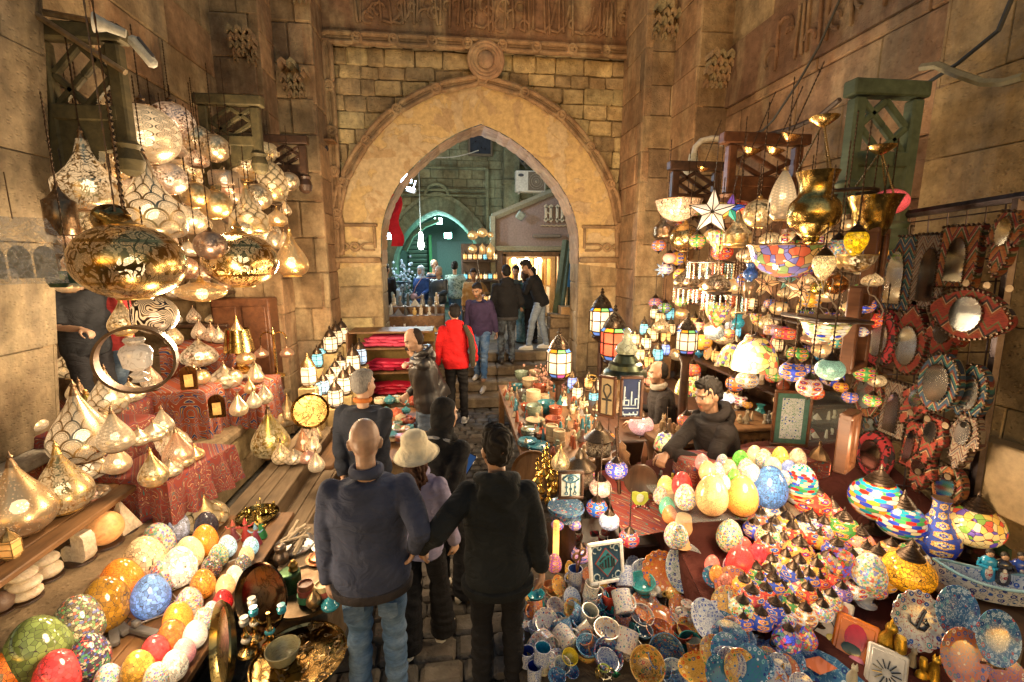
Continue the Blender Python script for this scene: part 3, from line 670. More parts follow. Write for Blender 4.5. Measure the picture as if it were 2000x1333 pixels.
g=G();block_wall(g,(-2.35,4.05,0),(0,1,0),2.5,.56,(1,0,0),(.28,.28),(.7,1.2),PALE,.01,.02,seed=71);g.add(cbox((-2.75,5.3,.62),(.86,2.6,.12),.03),0,(.34,.25,.15))
block_wall(g,(-3.6,4.04,0),(1,0,0),1.25,.5,(0,-1,0),seed=74)
tag(link('stone_bench',mesh('stone_bench',g,30),M('stone')),'worn stone bench below the patterned cloth at the left stall','bench')
g=G();block_wall(g,(-2.0,.3,0),(0,1,0),3.1,.70,(1,0,0),(.3,.4),(.6,1.0),STONE,.015,.03,seed=72);g.add(cbox((-2.42,1.85,.66),(.86,3.1,.1),.03),0,(.3,.22,.13))
tag(link('stone_ledge',mesh('stone_ledge',g,30),M('stone')),'rough stone ledge behind the row of glowing mosaic eggs','ledge')
g=G();g.add(cbox((-3.0,2.1,1.13),(.5,3.1,.08),.015),0,(.62,.58,.5));tag(LK('marble_ledge',g,M('stone')),'pale marble slab at the foot of the leaning left pier','ledge')
g=G()
for k in range(3):g.add(cbox((-2.43+.12*k,1.75,.955),(.115,3.1,.035),.006))
tag(LK('shelf_board',g,M('wood')),'brown plank shelf carrying the big golden teardrop lamps at the far left','shelf')
g=G()
for k,(x,y0,y1,z)in enumerate(((-1.83,3.3,5.6,.42),(-1.71,3.3,5.6,.42),(-1.59,3.3,5.6,.42),(-1.47,3.2,5.4,.27),(-1.35,3.2,5.4,.27))):g.add(cbox((x,(y0+y1)/2,z),(.115,y1-y0,.045),.006))
for x,z in((-1.525,.35),(-1.285,.15)):g.add(cbox((x,4.3,z),(.03,2.2,.2 if z>.2 else .26),.006))
tag(LK('plank_steps',g,M('oldwood')),'low weathered plank steps beside the stone bench on the left','steps')
g=G()
for k in range(5):g.add(cbox((-1.93+.14*k,2.05,.475),(.136,2.9,.04),.006))
for y in(.9,2.1,3.3):g.add(cbox((-1.65,y,.225),(.55,.06,.45),.006))
tag(LK('display_board',g,M('wood')),'long reddish plank bench carrying the glowing mosaic eggs','bench')
tag(LK('shop_floor',GA(box((-3.85,5.0,.35),(1.5,2.9,.72)),0,(.2,.15,.1)),M('stone')),kind='structure')
g=G()
def in2(a,b,v0,v1):
 for x in np.linspace(-8+a,-8+b,4):
  q=abs(x+.55)/1.5
  if q<1 and v0+.7<2.3+1.68*(1-q**1.7)**.68:return True
 return False
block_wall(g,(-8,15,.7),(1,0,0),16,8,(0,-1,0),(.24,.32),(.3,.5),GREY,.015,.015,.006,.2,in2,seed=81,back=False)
bw=tag(link('far_facade',mesh('far_facade',g,30),M('greenstone')),'grey stone facade tinted for dim greenish light, with a second arch seen through the gateway','building')
g=G();c2=[(-.55+1.42*s_*t_,2.3+1.6*(1-t_**1.7)**.68)for s_,tt in((-1,np.linspace(1,0,24)),(1,np.linspace(0,1,24)[1:]))for t_ in tt]
def off2(k):return[(-.55+(x+.55)*k,2.3+(z-2.3)*k)for x,z in c2]
for(k0,k1,y,c)in((1.0,1.26,14.94,(.24,.26,.22)),(1.26,1.34,14.88,(.3,.3,.25))):
 a,b=off2(k0),off2(k1);V=[(x,y,z)for x,z in a]+[(x,y,z)for x,z in b];m_=len(a)
 for i in range(m_-1):kk=.82+.3*((i*7)%5)/5;g.add((np.array([V[i],V[i+1],V[i+1+m_],V[i+m_]]),[(0,1,2,3)]),0,tuple(q*kk for q in c))
V=[(x,yy,z)for x,z in c2 for yy in(14.94,16.5)];g.add((np.array(V),[(2*i,2*i+2,2*i+3,2*i+1)for i in range(len(c2)-1)]),0,(.25,.26,.22))
for s_ in(-1,1):g.add(box((-.55+s_*1.62,15.0,1.5),(.36,.3,1.7)),0,(.24,.25,.2));g.add(box((-.55+s_*1.46,15.75,1.5),(.06,1.5,1.7)),0,(.2,.22,.18))
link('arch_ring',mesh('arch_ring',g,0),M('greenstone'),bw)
g=G()
for z in(4.35,4.5,5.15):g.add(cbox((-1.1,14.86,z),(4.2,.08,.07),.02),0,(.26,.26,.2))
g.add(cbox((1.0,14.86,3.6),(.1,.08,3.1),.02),0,(.26,.26,.2));g.add(torus(.35,.05,(-.55,14.84,4.32),20,6,(PI/2,0,0),1,0,PI),0,(.26,.26,.2));g.add(cbox((1.75,14.8,5.0),(.5,.25,6),.03),0,(.27,.25,.19));g.add(cbox((1.75,14.75,4.75),(.6,.3,.16),.03),0,(.27,.25,.19))
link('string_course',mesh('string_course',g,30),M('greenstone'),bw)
for x,z,w,h in((.8,6.15,.62,1.15),(-1.55,6.1,.6,.7),(2.45,5.85,.8,1.0)):
 f=LK('window',GA(cbox((0,0,0),(w+.14,.1,h+.14),.02)),M('tint'),bw,(x,14.85,z),color=(.10,.085,.06))
 LK('pane',GA(box((0,-.055,0),(w,.01,h))),M('glaze'),f,color=(.02,.03,.05))
 if x>1:LK('grille',GA(tube([(-.3,-.09,-.5),(-.3,-.09,.5)],.02)).add(tube([(0,-.09,-.5),(0,-.09,.5)],.02)).add(tube([(.25,-.09,-.5),(.25,-.09,.5)],.02)).add(tube([(-.4,-.09,.15),(.4,-.09,.15)],.02)).add(tube([(-.4,-.09,-.15),(.4,-.09,-.15)],.02)),M('tint'),f,color=(.3,.3,.28))
ps=tag(empty('passage_end',(-.55,19,.7)),'dark teal passage with a shuttered end seen deep inside the second arch','building')
LK('end_wall',GA(box((0,.1,2),(6,.2,4.5))).add(box((-2,-1.7,2),(.2,3.6,4.5))).add(box((2,-1.7,2),(.2,3.6,4.5))).add(box((0,-1.4,4),(4,3,.2))),M('tint'),ps,color=(.07,.11,.10))
LK('shutter',GA(box((.6,-.05,1.2),(1.6,.08,2.4))),M('tint'),ps,color=(.10,.14,.14))
gsh=G()
for i in range(14):gsh.add(cbox((-.95,-.08,.3+i*.17),(.75,.06,.14),.02,(.4,0,0)))
LK('louvre',gsh,M('tint'),ps,color=(.12,.15,.12))
LK('post',GA(cbox((-.45,-.3,1.3),(.12,.12,2.7),.02)),M('tint'),ps,color=(.06,.22,.08))
LK('pipe',GA(tube([(-1.2,-2.5,2.0),(-.95,-2.5,2.5),(-.5,-2.5,2.85),(.0,-2.5,3.05)],.09)),M('tint'),ps,color=(.3,.36,.28))
sh=tag(empty('corner_shop',(2.0,12.2,.72)),'small pink plastered shop with a gabled stone edge, gothic lettering and a bright doorway','shop')
def sp(name,g,m='tint',**k):return link(name,mesh(name,g),M(m),sh,**k)
sp('wall',GA(prism([(-.98,1.95),(3,1.95),(3,4.4),(1.2,3.62),(-.98,2.72)],.2)).add(box((-.87,.1,1.0),(.18,.2,1.9))).add(box((2.3,.1,1.0),(1.7,.2,1.9))),color=(.30,.23,.21))
sp('stone_edge',GA(cbox((-1.05,-.05,1.4),(.14,.2,2.8),.02)).add(tube([(-1.05,-.05,2.76),(1.3,-.05,3.74),(3,-.05,4.45)],.1,6)).add(cbox((.4,-.06,1.98),(3.0,.16,.12),.02)),color=(.30,.28,.19))
d=sp('doorway',GA(cbox((-.75,-.02,.9),(.1,.16,1.9),.01)).add(cbox((.72,-.02,.9),(.1,.16,1.9),.01)).add(cbox((0,-.02,1.83),(1.6,.16,.12),.01)),'wood')
sp('back_room',GA(box((0,1.6,.9),(1.9,.05,2))).add(box((-.9,.9,.9),(.05,1.4,2))).add(box((1.0,.9,.9),(.05,1.4,2))),color=(.6,.42,.22))
rd=random.Random(2)
for nm,zz,cols in(('scarf',1.35,[(.6,.45,.2),(.6,.5,.35),(.55,.3,.1),(.7,.6,.4)]),('garment',.55,[(.45,.08,.08),(.08,.2,.35),(.6,.5,.4),(.1,.3,.25),(.4,.25,.12)])):
 for i in range(11):link(nm,mesh(nm,GA(cbox((-.66+i*.125,.55+rd.uniform(0,.3),zz),(.1,.03,.75),.02))),M('cloth'),sh,color=rd.choice(cols))
for q_ in((-.1,.4),(.3,.7),(-.4,.7)):sp('ceiling_lamp',GA(ball((*q_,1.66),.08)),'bulb',color=(1,.86,.62,3.0))
lamp((1.95,12.5,2.25),(1,.8,.5),150,.15,sh)
sp('blue_poster',GA(box((1.0,-.16,1.35),(.3,.02,.75))),color=(.03,.16,.35));sp('opening_shade_sheet',GA(box((1.45,-.13,1.1),(.5,.02,1.5))),color=(.01,.01,.012))  # black sheet on the wall, its colour stands in for shade inside an opening
sp('carved_shelf',GA(cbox((.35,-.1,2.3),(.75,.1,.09),.02)).add(cbox((1.2,-.1,2.3),(.6,.1,.09),.02)).add(cbox((1.8,-.1,2.28),(.4,.1,.14),.02)),color=(.25,.22,.18))
def text(name,body,size,M_,ext=.01,shear=0):
 cu=bpy.data.curves.new(name,'FONT');cu.body=body;cu.size=size;cu.extrude=ext;cu.align_x='CENTER';cu.shear=shear
 o=bpy.data.objects.new('tmp',cu);COL.objects.link(o);dg=bpy.context.evaluated_depsgraph_get();me=bpy.data.meshes.new_from_object(o.evaluated_get(dg));bpy.data.objects.remove(o)
 me.transform(Matrix(M_.tolist()));me.name=name;return me
gl=G();xx=.28
def stroke(x,z,w,h,sk=0):gl.add(cbox((x,-.06,z),(w,.06,h),.012,(0,sk,0)))
for ch,w in(('B',.3),('U',.26),('T',.24),('T',.24),('I',.14)):
 for k in range({'B':2,'U':2,'T':1,'I':1}[ch]):
  x=xx+.05+k*.13;stroke(x,2.87,.065,.36);gl.add(prism([(x-.06,2.71),(x,2.64),(x+.06,2.71),(x,2.76)],.06,TM((0,-.09,0))));gl.add(prism([(x-.06,3.05),(x,2.99),(x+.06,3.05),(x,3.1)],.06,TM((0,-.09,0))))
 if ch=='B':
  for z in(2.72,2.88,3.04):stroke(xx+.11,z,.14,.04,.5)
 if ch=='U':stroke(xx+.11,2.71,.16,.04,-.4)
 if ch=='T':stroke(xx+.06,3.06,.2,.055,.25);stroke(xx+.1,2.7,.1,.04,-.4)
 xx+=w
sp('sign_lettering',gl,color=(.75,.68,.5));sp('sign_swash',GA(tube([(.2+i*.06,-.05,2.55+.025*(i%2))for i in range(19)],.016)),color=(.6,.5,.32))
def ac_unit():
 t=tag(empty('air_conditioner',P(1035,356,Y=14.6)),'white outdoor air conditioner unit mounted high on the far facade','air conditioner')
 LK('casing',GA(cbox((0,0,0),(.92,.32,.62),.02)),M('tint'),t,color=(.62,.62,.58))
 gg=GA(box((.17,-.165,0),(.5,.01,.54)));
 LK('fan_guard',gg,M('tint'),t,color=(.16,.13,.10));gr=G()
 for r in(.08,.15,.22):gr.add(torus(r,.008,(.17,-.175,0),24,5,(PI/2,0,0)))
 gr.add(ball((.17,-.17,0),.05));LK('fan',gr,M('tint'),t,color=(.32,.28,.22))
 LK('badge',GA(ball((-.3,-.165,.17),(.09,.01,.045))),M('tint'),t,color=(.05,.06,.08));LK('bracket',GA(cbox((-.35,.05,-.34),(.05,.5,.06),.01)).add(cbox((.35,.05,-.34),(.05,.5,.06),.01)),M('tint'),t,color=(.4,.4,.38))
ac_unit()
def flood(px,py,Y,label,col,pw,size=.16,rot=(0,0,0)):
 p=P(px,py,Y=Y);t=tag(empty('floodlight',p,rot),label,'floodlight')
 LK('housing',GA(cbox((0,.06,0),(size*1.3,.1,size),.02)),M('tint'),t,color=(.1,.1,.1))
 LK('lens',GA(cbox((0,0,0),(size*1.15,.03,size*.85),.01)),M('bulb'),t,color=(*col,5));LK('arm',GA(tube([(0,.1,0),(size*.6,.14,.16)],.012)),M('tint'),t,color=(.02,.02,.02))
 lamp(p+np.array((0,-.15,0)),col,pw,.1,t);return t
flood(793,348,10.2,'blue white floodlight glaring from the left side of the arch',(.62,.78,1.0),260,.2)
flood(856,432,17.6,'cold white floodlight shining at the top of the second arch',(.6,1.0,.92),230,.24)
flood(875,461,17.2,'green floodlight deep inside the second arch',(.35,1.0,.8),160,.22)
flood(756,462,11.5,'small bluish lamp low at the left edge of the arch opening',(.7,.85,1.0),130,.16)
t_=tag(empty('light_bulb',P(822,470,Y=11.5)),'bare glowing white bulb hanging on a long wire under the arch','light bulb')
LK('bulb',GA(lathe([(.02,.2),(.05,.15),(.055,0),(.08,-.12),(.05,-.2),(0,-.22)],14)),M('bulb'),t_,color=(.9,1.0,.85,3));LK('wire',GA(tube([(0,0,.2),(.01,0,1.6),(.06,0,2.2)],.008)),M('tint'),t_,color=(.4,.42,.4));lamp(P(822,470,Y=11.3),(.85,1,.85),110,.1,t_)
t_=tag(empty('spotlight',P(803,372,Y=10.2)),'small white spotlight hanging below the blue white floodlight','spotlight');LK('head',GA(cbox((0,0,0),(.2,.12,.1),.02,(.2,.3,0))),M('tint'),t_,color=(.7,.75,.8));LK('stem',GA(tube([(.05,.02,.05),(.1,.05,.2)],.015)),M('tint'),t_,color=(.5,.5,.5))
t_=tag(empty('spotlight',P(1016,422,Y=12.0)),'square spotlight on a bracket on the gable of the pink shop','spotlight');LK('head',GA(cbox((0,-.05,0),(.2,.1,.2),.02,(.5,.5,.3))),M('tint'),t_,color=(.35,.4,.33));LK('stem',GA(tube([(0,0,.08),(.03,.2,.2)],.02)),M('tint'),t_,color=(.3,.3,.26))
for i,(a,b,lab)in enumerate((((830,306,14),(935,294,13.8),'thin pale cable stretched across the far facade'),((985,262,14.4),(1030,330,14.4),'loose dark cable sagging above the air conditioner'))):
 A,B=P(a[0],a[1],Y=a[2]),P(b[0],b[1],Y=b[2]);tag(LK('cable',GA(tube([A+(B-A)*k/8-np.array((0,0,.1*sin(PI*k/8)))for k in range(9)],.014)),M('tint'),color=(.4,.4,.36)if i==0 else(.08,.08,.07)),lab,'cable')
fl=tag(LK('red_flag',GA(grid(4,10,lambda u,v:(u*.22+.05*sin(9*v),.06*sin(6*v+4*u),-v*.95))),M('cloth'),loc=P(757,378,Y=9.0),color=(.55,.02,.04)),'narrow red flag hanging at the left side of the arch opening','flag')
# ================================================================ lamps
GOLD=(.83,.56,.21);BRZ=(.30,.20,.12);CREAM=(.92,.70,.40);DK=(.10,.07,.05);COP=(.62,.30,.16)
def sph(k=1.0,a=.16,n=16,cut=.3):
 lo=PI-cut
 return[(sin(t),-cos(t)*k)for t in np.linspace(cut,PI-a,n)]
def smooth_prof(p,n=26):
 p=np.array(p,float);s=np.concatenate([[0],np.cumsum(np.hypot(*np.diff(p,axis=0).T))]);q=np.linspace(0,s[-1],n)
 a,b=np.interp(q,s,p[:,0]),np.interp(q,s,p[:,1])
 for _ in range(2):a[1:-1]=(a[:-2]+2*a[1:-1]+a[2:])/4;b[1:-1]=(b[:-2]+2*b[1:-1]+b[2:])/4
 return list(zip(a,b))
TEAR=[(.45,-1.0),(.8,-.86),(1,-.45),(.97,-.1),(.72,.4),(.42,.85),(.2,1.25),(.1,1.5)]
PROF=dict(globe=sph(.92),oblate=sph(.78),disc=sph(.42),drum=[(.7,-.55),(.97,-.5),(1,-.4),(1,.35),(.9,.5),(.4,.6)],tear=TEAR,onion=[(.5,-.62),(.93,-.42),(1,-.12),(.85,.2),(.5,.5),(.22,.72),(.1,.9)],genie=[(.72,-.9),(.95,-.82),(1,-.72),(1,.0),(1.05,.06),(.72,.3),(.42,.7),(.24,1.1),(.16,1.5)],tall=[(.5,-1.9),(.85,-1.6),(1,-.9),(.95,-.2),(.75,.6),(.45,1.3),(.2,1.75)],spire=[(.95,-2.4),(1,-2.2),(.9,-1.2),(.62,.6),(.35,2.0),(.3,2.1)],cone=[(.9,-.9),(1,-.75),(.75,-.2),(.4,.5),(.15,1.1),(.05,1.4)],egg=[(sin(t)*(1+.17*cos(t)),-1.36*cos(t))for t in np.linspace(.42,PI,22)],cyl=[(.9,-1.7),(1,-1.65),(1,.8),(.8,.95),(.3,1.5),(.12,1.9)],bowl=[(.02,-.62),(.3,-.58),(.62,-.42),(.86,-.12),(1,.3)],eggdown=[(.02,-1.35),(.3,-1.2),(.62,-.8),(.88,-.2),(.95,.3),(.8,.72),(.6,.85)],shield=[(.02,-1.25),(.35,-.95),(.8,-.2),(1,.5),(1,.8),(.7,.95)],dome=[(1,-.75),(1,-.6),(.9,-.1),(.7,.4),(.4,.68),(.2,.75)],vase=[(.3,-1.3),(.38,-1.2),(.3,-1.05),(.75,-.9),(1,-.4),(.95,0),(.7,.35),(.52,.5),(.5,.8),(.66,1.2),(.85,1.25)],bottle=[(.65,-1.5),(.8,-1.45),(1,-.9),(.98,-.5),(.7,0),(.42,.45),(.34,.75),(.33,1.3),(.4,1.4)],goblet=[(.3,-1.0),(.62,-.75),(.85,-.2),(.9,.5),(.8,1.0),(.84,1.05)],teapot=[(.5,-.75),(.85,-.6),(1,-.2),(.85,.2),(.55,.55),(.3,.85)])
PROF['turk']=sph(.84,.42,14,.42);PROF['turkh']=PROF['turk'];PROF['stripe']=sph(.85,.4,16,.5);PROF['bigdome']=PROF['dome']
def hh_of(shape):return-min(z for r,z in PROF[shape])
SMOOTH={'tear','onion','genie','tall','cone','bowl','eggdown','shield','dome','vase','bottle','goblet','teapot','spire'}
CAPB=[(.46,0),(.5,.03),(.42,.1),(.44,.13),(.33,.2),(.35,.23),(.24,.31),(.26,.34),(.12,.45),(.07,.52),(.09,.57),(.05,.64),(.02,.75),(0,.76)]
def shell_mesh(shape):
 p=PROF[shape];p=smooth_prof(p)if shape in SMOOTH else p
 return cached("shell'%s'shell"%shape,lambda:GA(lathe(p,32,False)),180)
def prof_mesh(key,name,prof,seg=16,sm=50):return cached("%s'%s'"%(key,name),lambda:GA(lathe(prof,seg)),sm)
def chain_mesh():
 def f():
  g=G();pr=[]
  for i in range(41):pr.append((1.0 if i%2 else .45,i/40))
  return g.add(lathe(pr,5))
 return cached("c'chain'",f,0)
def ribbed_wire():return None
NLAMP=[0]
def lampthing(shape,c,Rr,mat,col,st,label,cat='lamp',group=None,chain=0,metal=None,rot=(0,0,0),stand=False,bulb=True,name=None,capst=None):
 """a lamp: glowing shell, bulb inside, metal cap / foot / chain"""
 metal=metal or BRZ;t=tag(empty(name or('egg_lamp' if shape=='egg' else cat.replace(' ','_')if cat!='lamp' else 'standing_lamp'),c,rot,Rr),label,cat,group)
 link('shell',shell_mesh(shape),M(mat),t,color=(*col,st/10.0))
 pr=PROF[shape];top=pr[-1];bot=pr[0]
 if bulb and st>0.15:link('bulb',prof_mesh('b','bulb',[(0,-1),(.7,-.7),(1,0),(.7,.7),(0,1)],10,180),M('bulb'),t,(0,0,-.1 if shape!='bowl' else 0),sc=.26,color=(1,.80*.5+.5*col[1],.5*.5+.5*col[2],min(2.4,.6+st*.6)))
 def part(nm,prof,z,s=1.0,col_=None,seg=16):link(nm,prof_mesh(nm+str(len(prof))+str(seg),nm,prof,seg),M('metal'),t,(0,0,z),sc=s,color=col_ or metal)
 if shape in('turk','turkh','stripe'):
  part('cap',[(r_,z_*.62)for r_,z_ in CAPB],top[1]-.03,1.05,DK if metal==BRZ else metal)
  if stand:part('pedestal',[(.5,-.72),(.55,-.68),(.35,-.6),(.16,-.5),(.12,-.3),(.22,-.2),(.42,-.05),(.5,.04)],bot[1],.9,DK if metal==BRZ else metal)
  else:part('finial',[(0,-.42),(.05,-.36),(.1,-.3),(.04,-.24),(.2,-.16),(.16,-.12),(.36,-.05),(.46,.02)],bot[1],1.0,DK if metal==BRZ else metal)
 elif shape in('globe','oblate','disc'):
  part('cap',[(.42,-.06),(.44,0),(.2,.08),(.14,.2),(.17,.25),(.08,.32),(.03,.42),(0,.43)],top[1]-.02,.8,metal)
  link('rim',cached("r'rim'",lambda:GA(torus(1,.1,seg=20,ms=6))),M('metal'),t,(0,0,bot[1]),sc=bot[0],color=metal)
 elif shape in('tear','onion','tall','genie','cone'):
  part('spire',[(.16,-.1),(.12,.05),(.07,.2),(.1,.26),(.04,.34),(.0,.5)],top[1],1.0 if shape!='onion' else .8,metal)
  part('foot',[(.5,-.06),(.55,-.03),(.5,.02)],bot[1],1.0,metal)
 elif shape=='egg':part('foot',[(.52,-.1),(.55,-.06),(.42,.02)],bot[1]-.02,1.0,DK)
 elif shape in('eggdown','shield'):part('cap',CAPB,top[1]-.06,1.5,DK)
 elif shape=='cyl':part('spire',[(.2,-.1),(.1,.1),(.14,.2),(.04,.4),(0,.5)],top[1],1,metal)
 elif shape=='bowl':link('rim',cached("r2'rim'",lambda:GA(torus(1,.03,seg=28,ms=6))),M('metal'),t,(0,0,top[1]),sc=1,color=metal)
 elif shape=='dome':
  part('cap',[(.26,-.05),(.24,.04),(.1,.1),(.06,.2),(0,.22)],top[1],1,DK)
  if stand:part('stem',[(.62,-1.75),(.66,-1.7),(.5,-1.6),(.2,-1.5),(.12,-1.2),(.2,-1.0),(.1,-.7),(.08,.1)],bot[1],1,(.25,.17,.08))
 elif shape=='goblet':part('stem',[(.85,-1.35),(.9,-1.28),(.6,-1.15),(.25,-1.0),(.18,-.6),(.4,-.35),(.25,-.2),(.4,.05)],bot[1],1,DK)
 elif shape=='teapot':
  part('lid',CAPB,top[1]-.05,.8,DK);link('spout',cached("s'spout'",lambda:GA(tube([(.8,0,-.2),(1.15,0,.1),(1.3,0,.6),(1.5,0,.85)],[.22,.16,.11,.08],10)),180),M(mat),t,color=(*col,st/10))
  link('handle',cached("h'handle'",lambda:GA(torus(.45,.06,(-1.0,0,.0),18,6,(PI/2,0,0))),180),M('metal'),t,color=DK)
 elif shape in('bottle','vase'):part('lip',[(.9,-.05),(1,0),(.9,.05)],top[1],top[0],metal)
 if shape=='spire':part('knob',[(.34,-.1),(.36,0),(.15,.15),(.3,.35),(.15,.55),(0,.7)],top[1],1,GOLD)
 if chain:
  w=.006 if chain>0 else .004;z0=top[1]*Rr
  if shape=='bowl':
   for a in range(3):
    v0=Vector((cos(a*2.1)*.95,sin(a*2.1)*.95,top[1]));v1=Vector((0,0,top[1]+1.6));d=v1-v0
    o=link('chain',chain_mesh(),M('metal'),t,v0,d.to_track_quat('Z','Y').to_euler(),(.005/Rr,.005/Rr,d.length),DK)
   z0+=1.5*Rr
  link('chain',chain_mesh(),M('metal'),t,(0,0,(z0+.25*Rr)/Rr),sc=(w/Rr,w/Rr,abs(chain)/Rr),color=DK)
 NLAMP[0]+=1
 return t
def hang(rows,group,side):
 for shape,px,py,hw,X,mat,col,st,chain,label in rows:
  p=P(px,py,X=X);lampthing(shape,p,hw*depth(p)/F,mat,col,st,label,'hanging lamp',group,chain,metal=GOLD if col==GOLD else BRZ)
def rest(px,py,hw,hh,PL):
 """centre and radius of a thing that stands on the plane PL and is seen at this spot with this half width"""
 Rr=hw/300
 for _ in range(5):p=P(px,py,PL=(PL[0]+hh*Rr,PL[1],PL[2]));Rr=hw*depth(p)/F
 return p,Rr
def flat(z):return(z,0,0)
LG='pierced metal lamps hanging over the left stall'
hang([('globe',283,264,60,-2.36,'star',CREAM,.62,.5,'white lit globe lamp with black geometric star lines, topmost on the left'),('globe',336,240,40,-2.70,'arab',(.9,.62,.5),.45,.5,'pinkish globe lamp with scattered letters behind the star lined globe'),('globe',384,274,30,-2.55,'arabdark',CREAM,.4,.4,'small white globe lamp with dark lettering right of the pinkish globe'),('globe',419,290,28,-2.30,'arabdark',CREAM,.4,.6,'bronze filigree globe lamp under the second wooden bracket'),('genie',172,360,55,-2.45,'arab',CREAM,.5,.6,'broad drum lamp with a funnel top and round medallions, left of the scale lamp'),('globe',330,350,33,-2.35,'arab',(.95,.72,.55),.5,.5,'round lettered lamp just under the pinkish globe'),('globe',382,382,27,-2.35,'arabdark',GOLD,.32,.6,'small dim bronze ball lamp with leaf cutouts among the left lamps'),('genie',292,408,60,-2.20,'scale',CREAM,.55,.5,'large teardrop lamp with a scalloped scale skirt and long metal spire'),('cyl',118,415,26,-2.35,'arabdark',BRZ,.05,.5,'dark cylindrical bronze lantern with a pointed lid by the stone pier'),('globe',420,400,30,-2.25,'arabdark',GOLD,.35,.5,'bronze ball lamp covered in large flowing script'),('drum',438,350,27,-2.35,'dots',(.7,.55,.4),.25,.6,'dull grey unlit looking drum lamp under the filigree globe'),('globe',480,322,33,-2.40,'arab',GOLD,.5,.5,'golden globe lamp with script under the third wooden bracket'),('egg',531,358,29,-2.10,'scale',GOLD,.55,.5,'golden egg shaped scale lamp, upper right of the left cluster'),('globe',503,385,27,-2.20,'arabdark',CREAM,.5,.5,'white ball lamp with a flower drawing below the golden scale egg'),('globe',565,355,19,-2.00,'arabdark',CREAM,.45,.5,'small dark lined ball lamp at the right end of the left cluster'),('genie',485,424,35,-2.15,'scale',GOLD,.5,.4,'golden onion lamp with scale skirt at the right of the left cluster'),('onion',541,428,21,-2.10,'dots',GOLD,.6,.4,'small bright gold onion lamp right of the golden scale onion'),('tear',558,410,11,-2.05,'dots',CREAM,.55,.4,'tiny white teardrop lamp close to the stone pilaster'),('globe',452,422,20,-2.30,'arabdark',BRZ,.35,.4,'little dark latticed ball between the script ball and the golden onion'),('cyl',264,362,19,-2.75,'arabdark',(.9,.9,1.0),.7,.5,'small cold white latticed box lamp behind the chain'),('globe',458,386,14,-2.50,'dots',CREAM,.9,.4,'tiny frosted glass globe shining between two bigger balls'),('oblate',254,512,94,-1.75,'goldbig',GOLD,.6,1.6,'huge polished gold globe engraved with bands of script'),('oblate',470,509,67,-1.85,'goldbig',GOLD,.8,1.3,'large polished gold globe with medallions, second biggest on the left'),('globe',412,480,30,-1.95,'arabdark',(.5,.32,.24),.35,1.0,'brown ball lamp with a square lattice in front of the large gold globe'),('tear',569,507,32,-1.95,'dots',GOLD,.4,.8,'speckled golden teardrop lamp hanging alone beside the pilaster'),('tear',556,475,15,-2.05,'dots',CREAM,.7,.6,'small bright white drop lamp above the speckled teardrop'),('egg',536,470,14,-2.15,'scale',CREAM,.4,.6,'narrow egg lamp with scales right behind the large gold globe'),('disc',394,570,44,-2.05,'dots',GOLD,.5,.8,'flattened golden disc lamp below the brown latticed ball'),('globe',302,616,40,-1.85,'swirl',BRZ,.5,.5,'dark ball lamp cut with flowing fingerprint stripes'),('tear',240,628,26,-2.10,'arab',GOLD,.5,.5,'gold teardrop lamp left of the striped ball'),('globe',338,569,14,-2.30,'scale',CREAM,.5,.5,'small pale ball lamp behind the huge gold globe, to its right'),('globe',180,440,30,-2.75,'arab',CREAM,.6,.8,'white globe lamp half hidden above the huge gold globe'),('globe',345,300,24,-2.8,'dots',CREAM,.8,.5,'bright speckled ball deep behind the lettered lamp'),('globe',372,330,22,-2.75,'arab',GOLD,.7,.5,'golden ball deep in the cluster beneath the filigree globe'),('globe',372,430,30,-2.6,'arab',CREAM,.7,.7,'white ball lamp behind the scale skirted teardrop, on its right'),('globe',236,330,24,-2.8,'dots',GOLD,.5,.5,'copper speckled ball left of the star lined globe, further back'),('tear',140,330,24,-2.75,'arab',CREAM,.5,.5,'pale teardrop high behind the cylindrical bronze lantern'),('globe',520,300,24,-2.3,'arab',GOLD,.45,.4,'amber ball tucked under the third wooden bracket'),('globe',450,322,20,-2.6,'dots',GOLD,.6,.5,'small amber ball behind the dull drum lamp'),('globe',500,440,20,-2.5,'dots',CREAM,.8,.5,'bright ball glowing through behind the golden scale onion'),('globe',540,395,18,-2.45,'arab',CREAM,.6,.5,'cream ball between the golden egg and the tiny white teardrop')],LG,-1)
LS='pierced metal lamps standing at the left stall'
def stand(rows,group,PL,cat='lamp',**kw):
 for shape,px,py,hw,mat,col,st,label in rows:
  p,Rr=rest(px,py,hw,hh_of(shape)+(.62 if shape=='turk' and kw.get('stand')else .1),PL)
  lampthing(shape,p,Rr,mat,col,st,label,cat,group,metal=GOLD if col==GOLD else BRZ,**kw)
stand([('tear',37,985,56,'dots',(.72,.5,.25),.42,'huge speckled gold teardrop lamp at the left edge of the plank shelf'),('tear',122,950,48,'arab',GOLD,.42,'tall golden teardrop lamp with leaf pattern, second on the plank shelf'),('onion',172,912,36,'scale',CREAM,.45,'round scale lamp behind the leaf patterned teardrop'),('tear',203,915,14,'dots',GOLD,.5,'slim gold drop lamp at the end of the plank shelf'),('disc',182,962,26,'scale',BRZ,.3,'low dark scale dome at the right end of the plank shelf')],LS,flat(.975))
boxes=[]
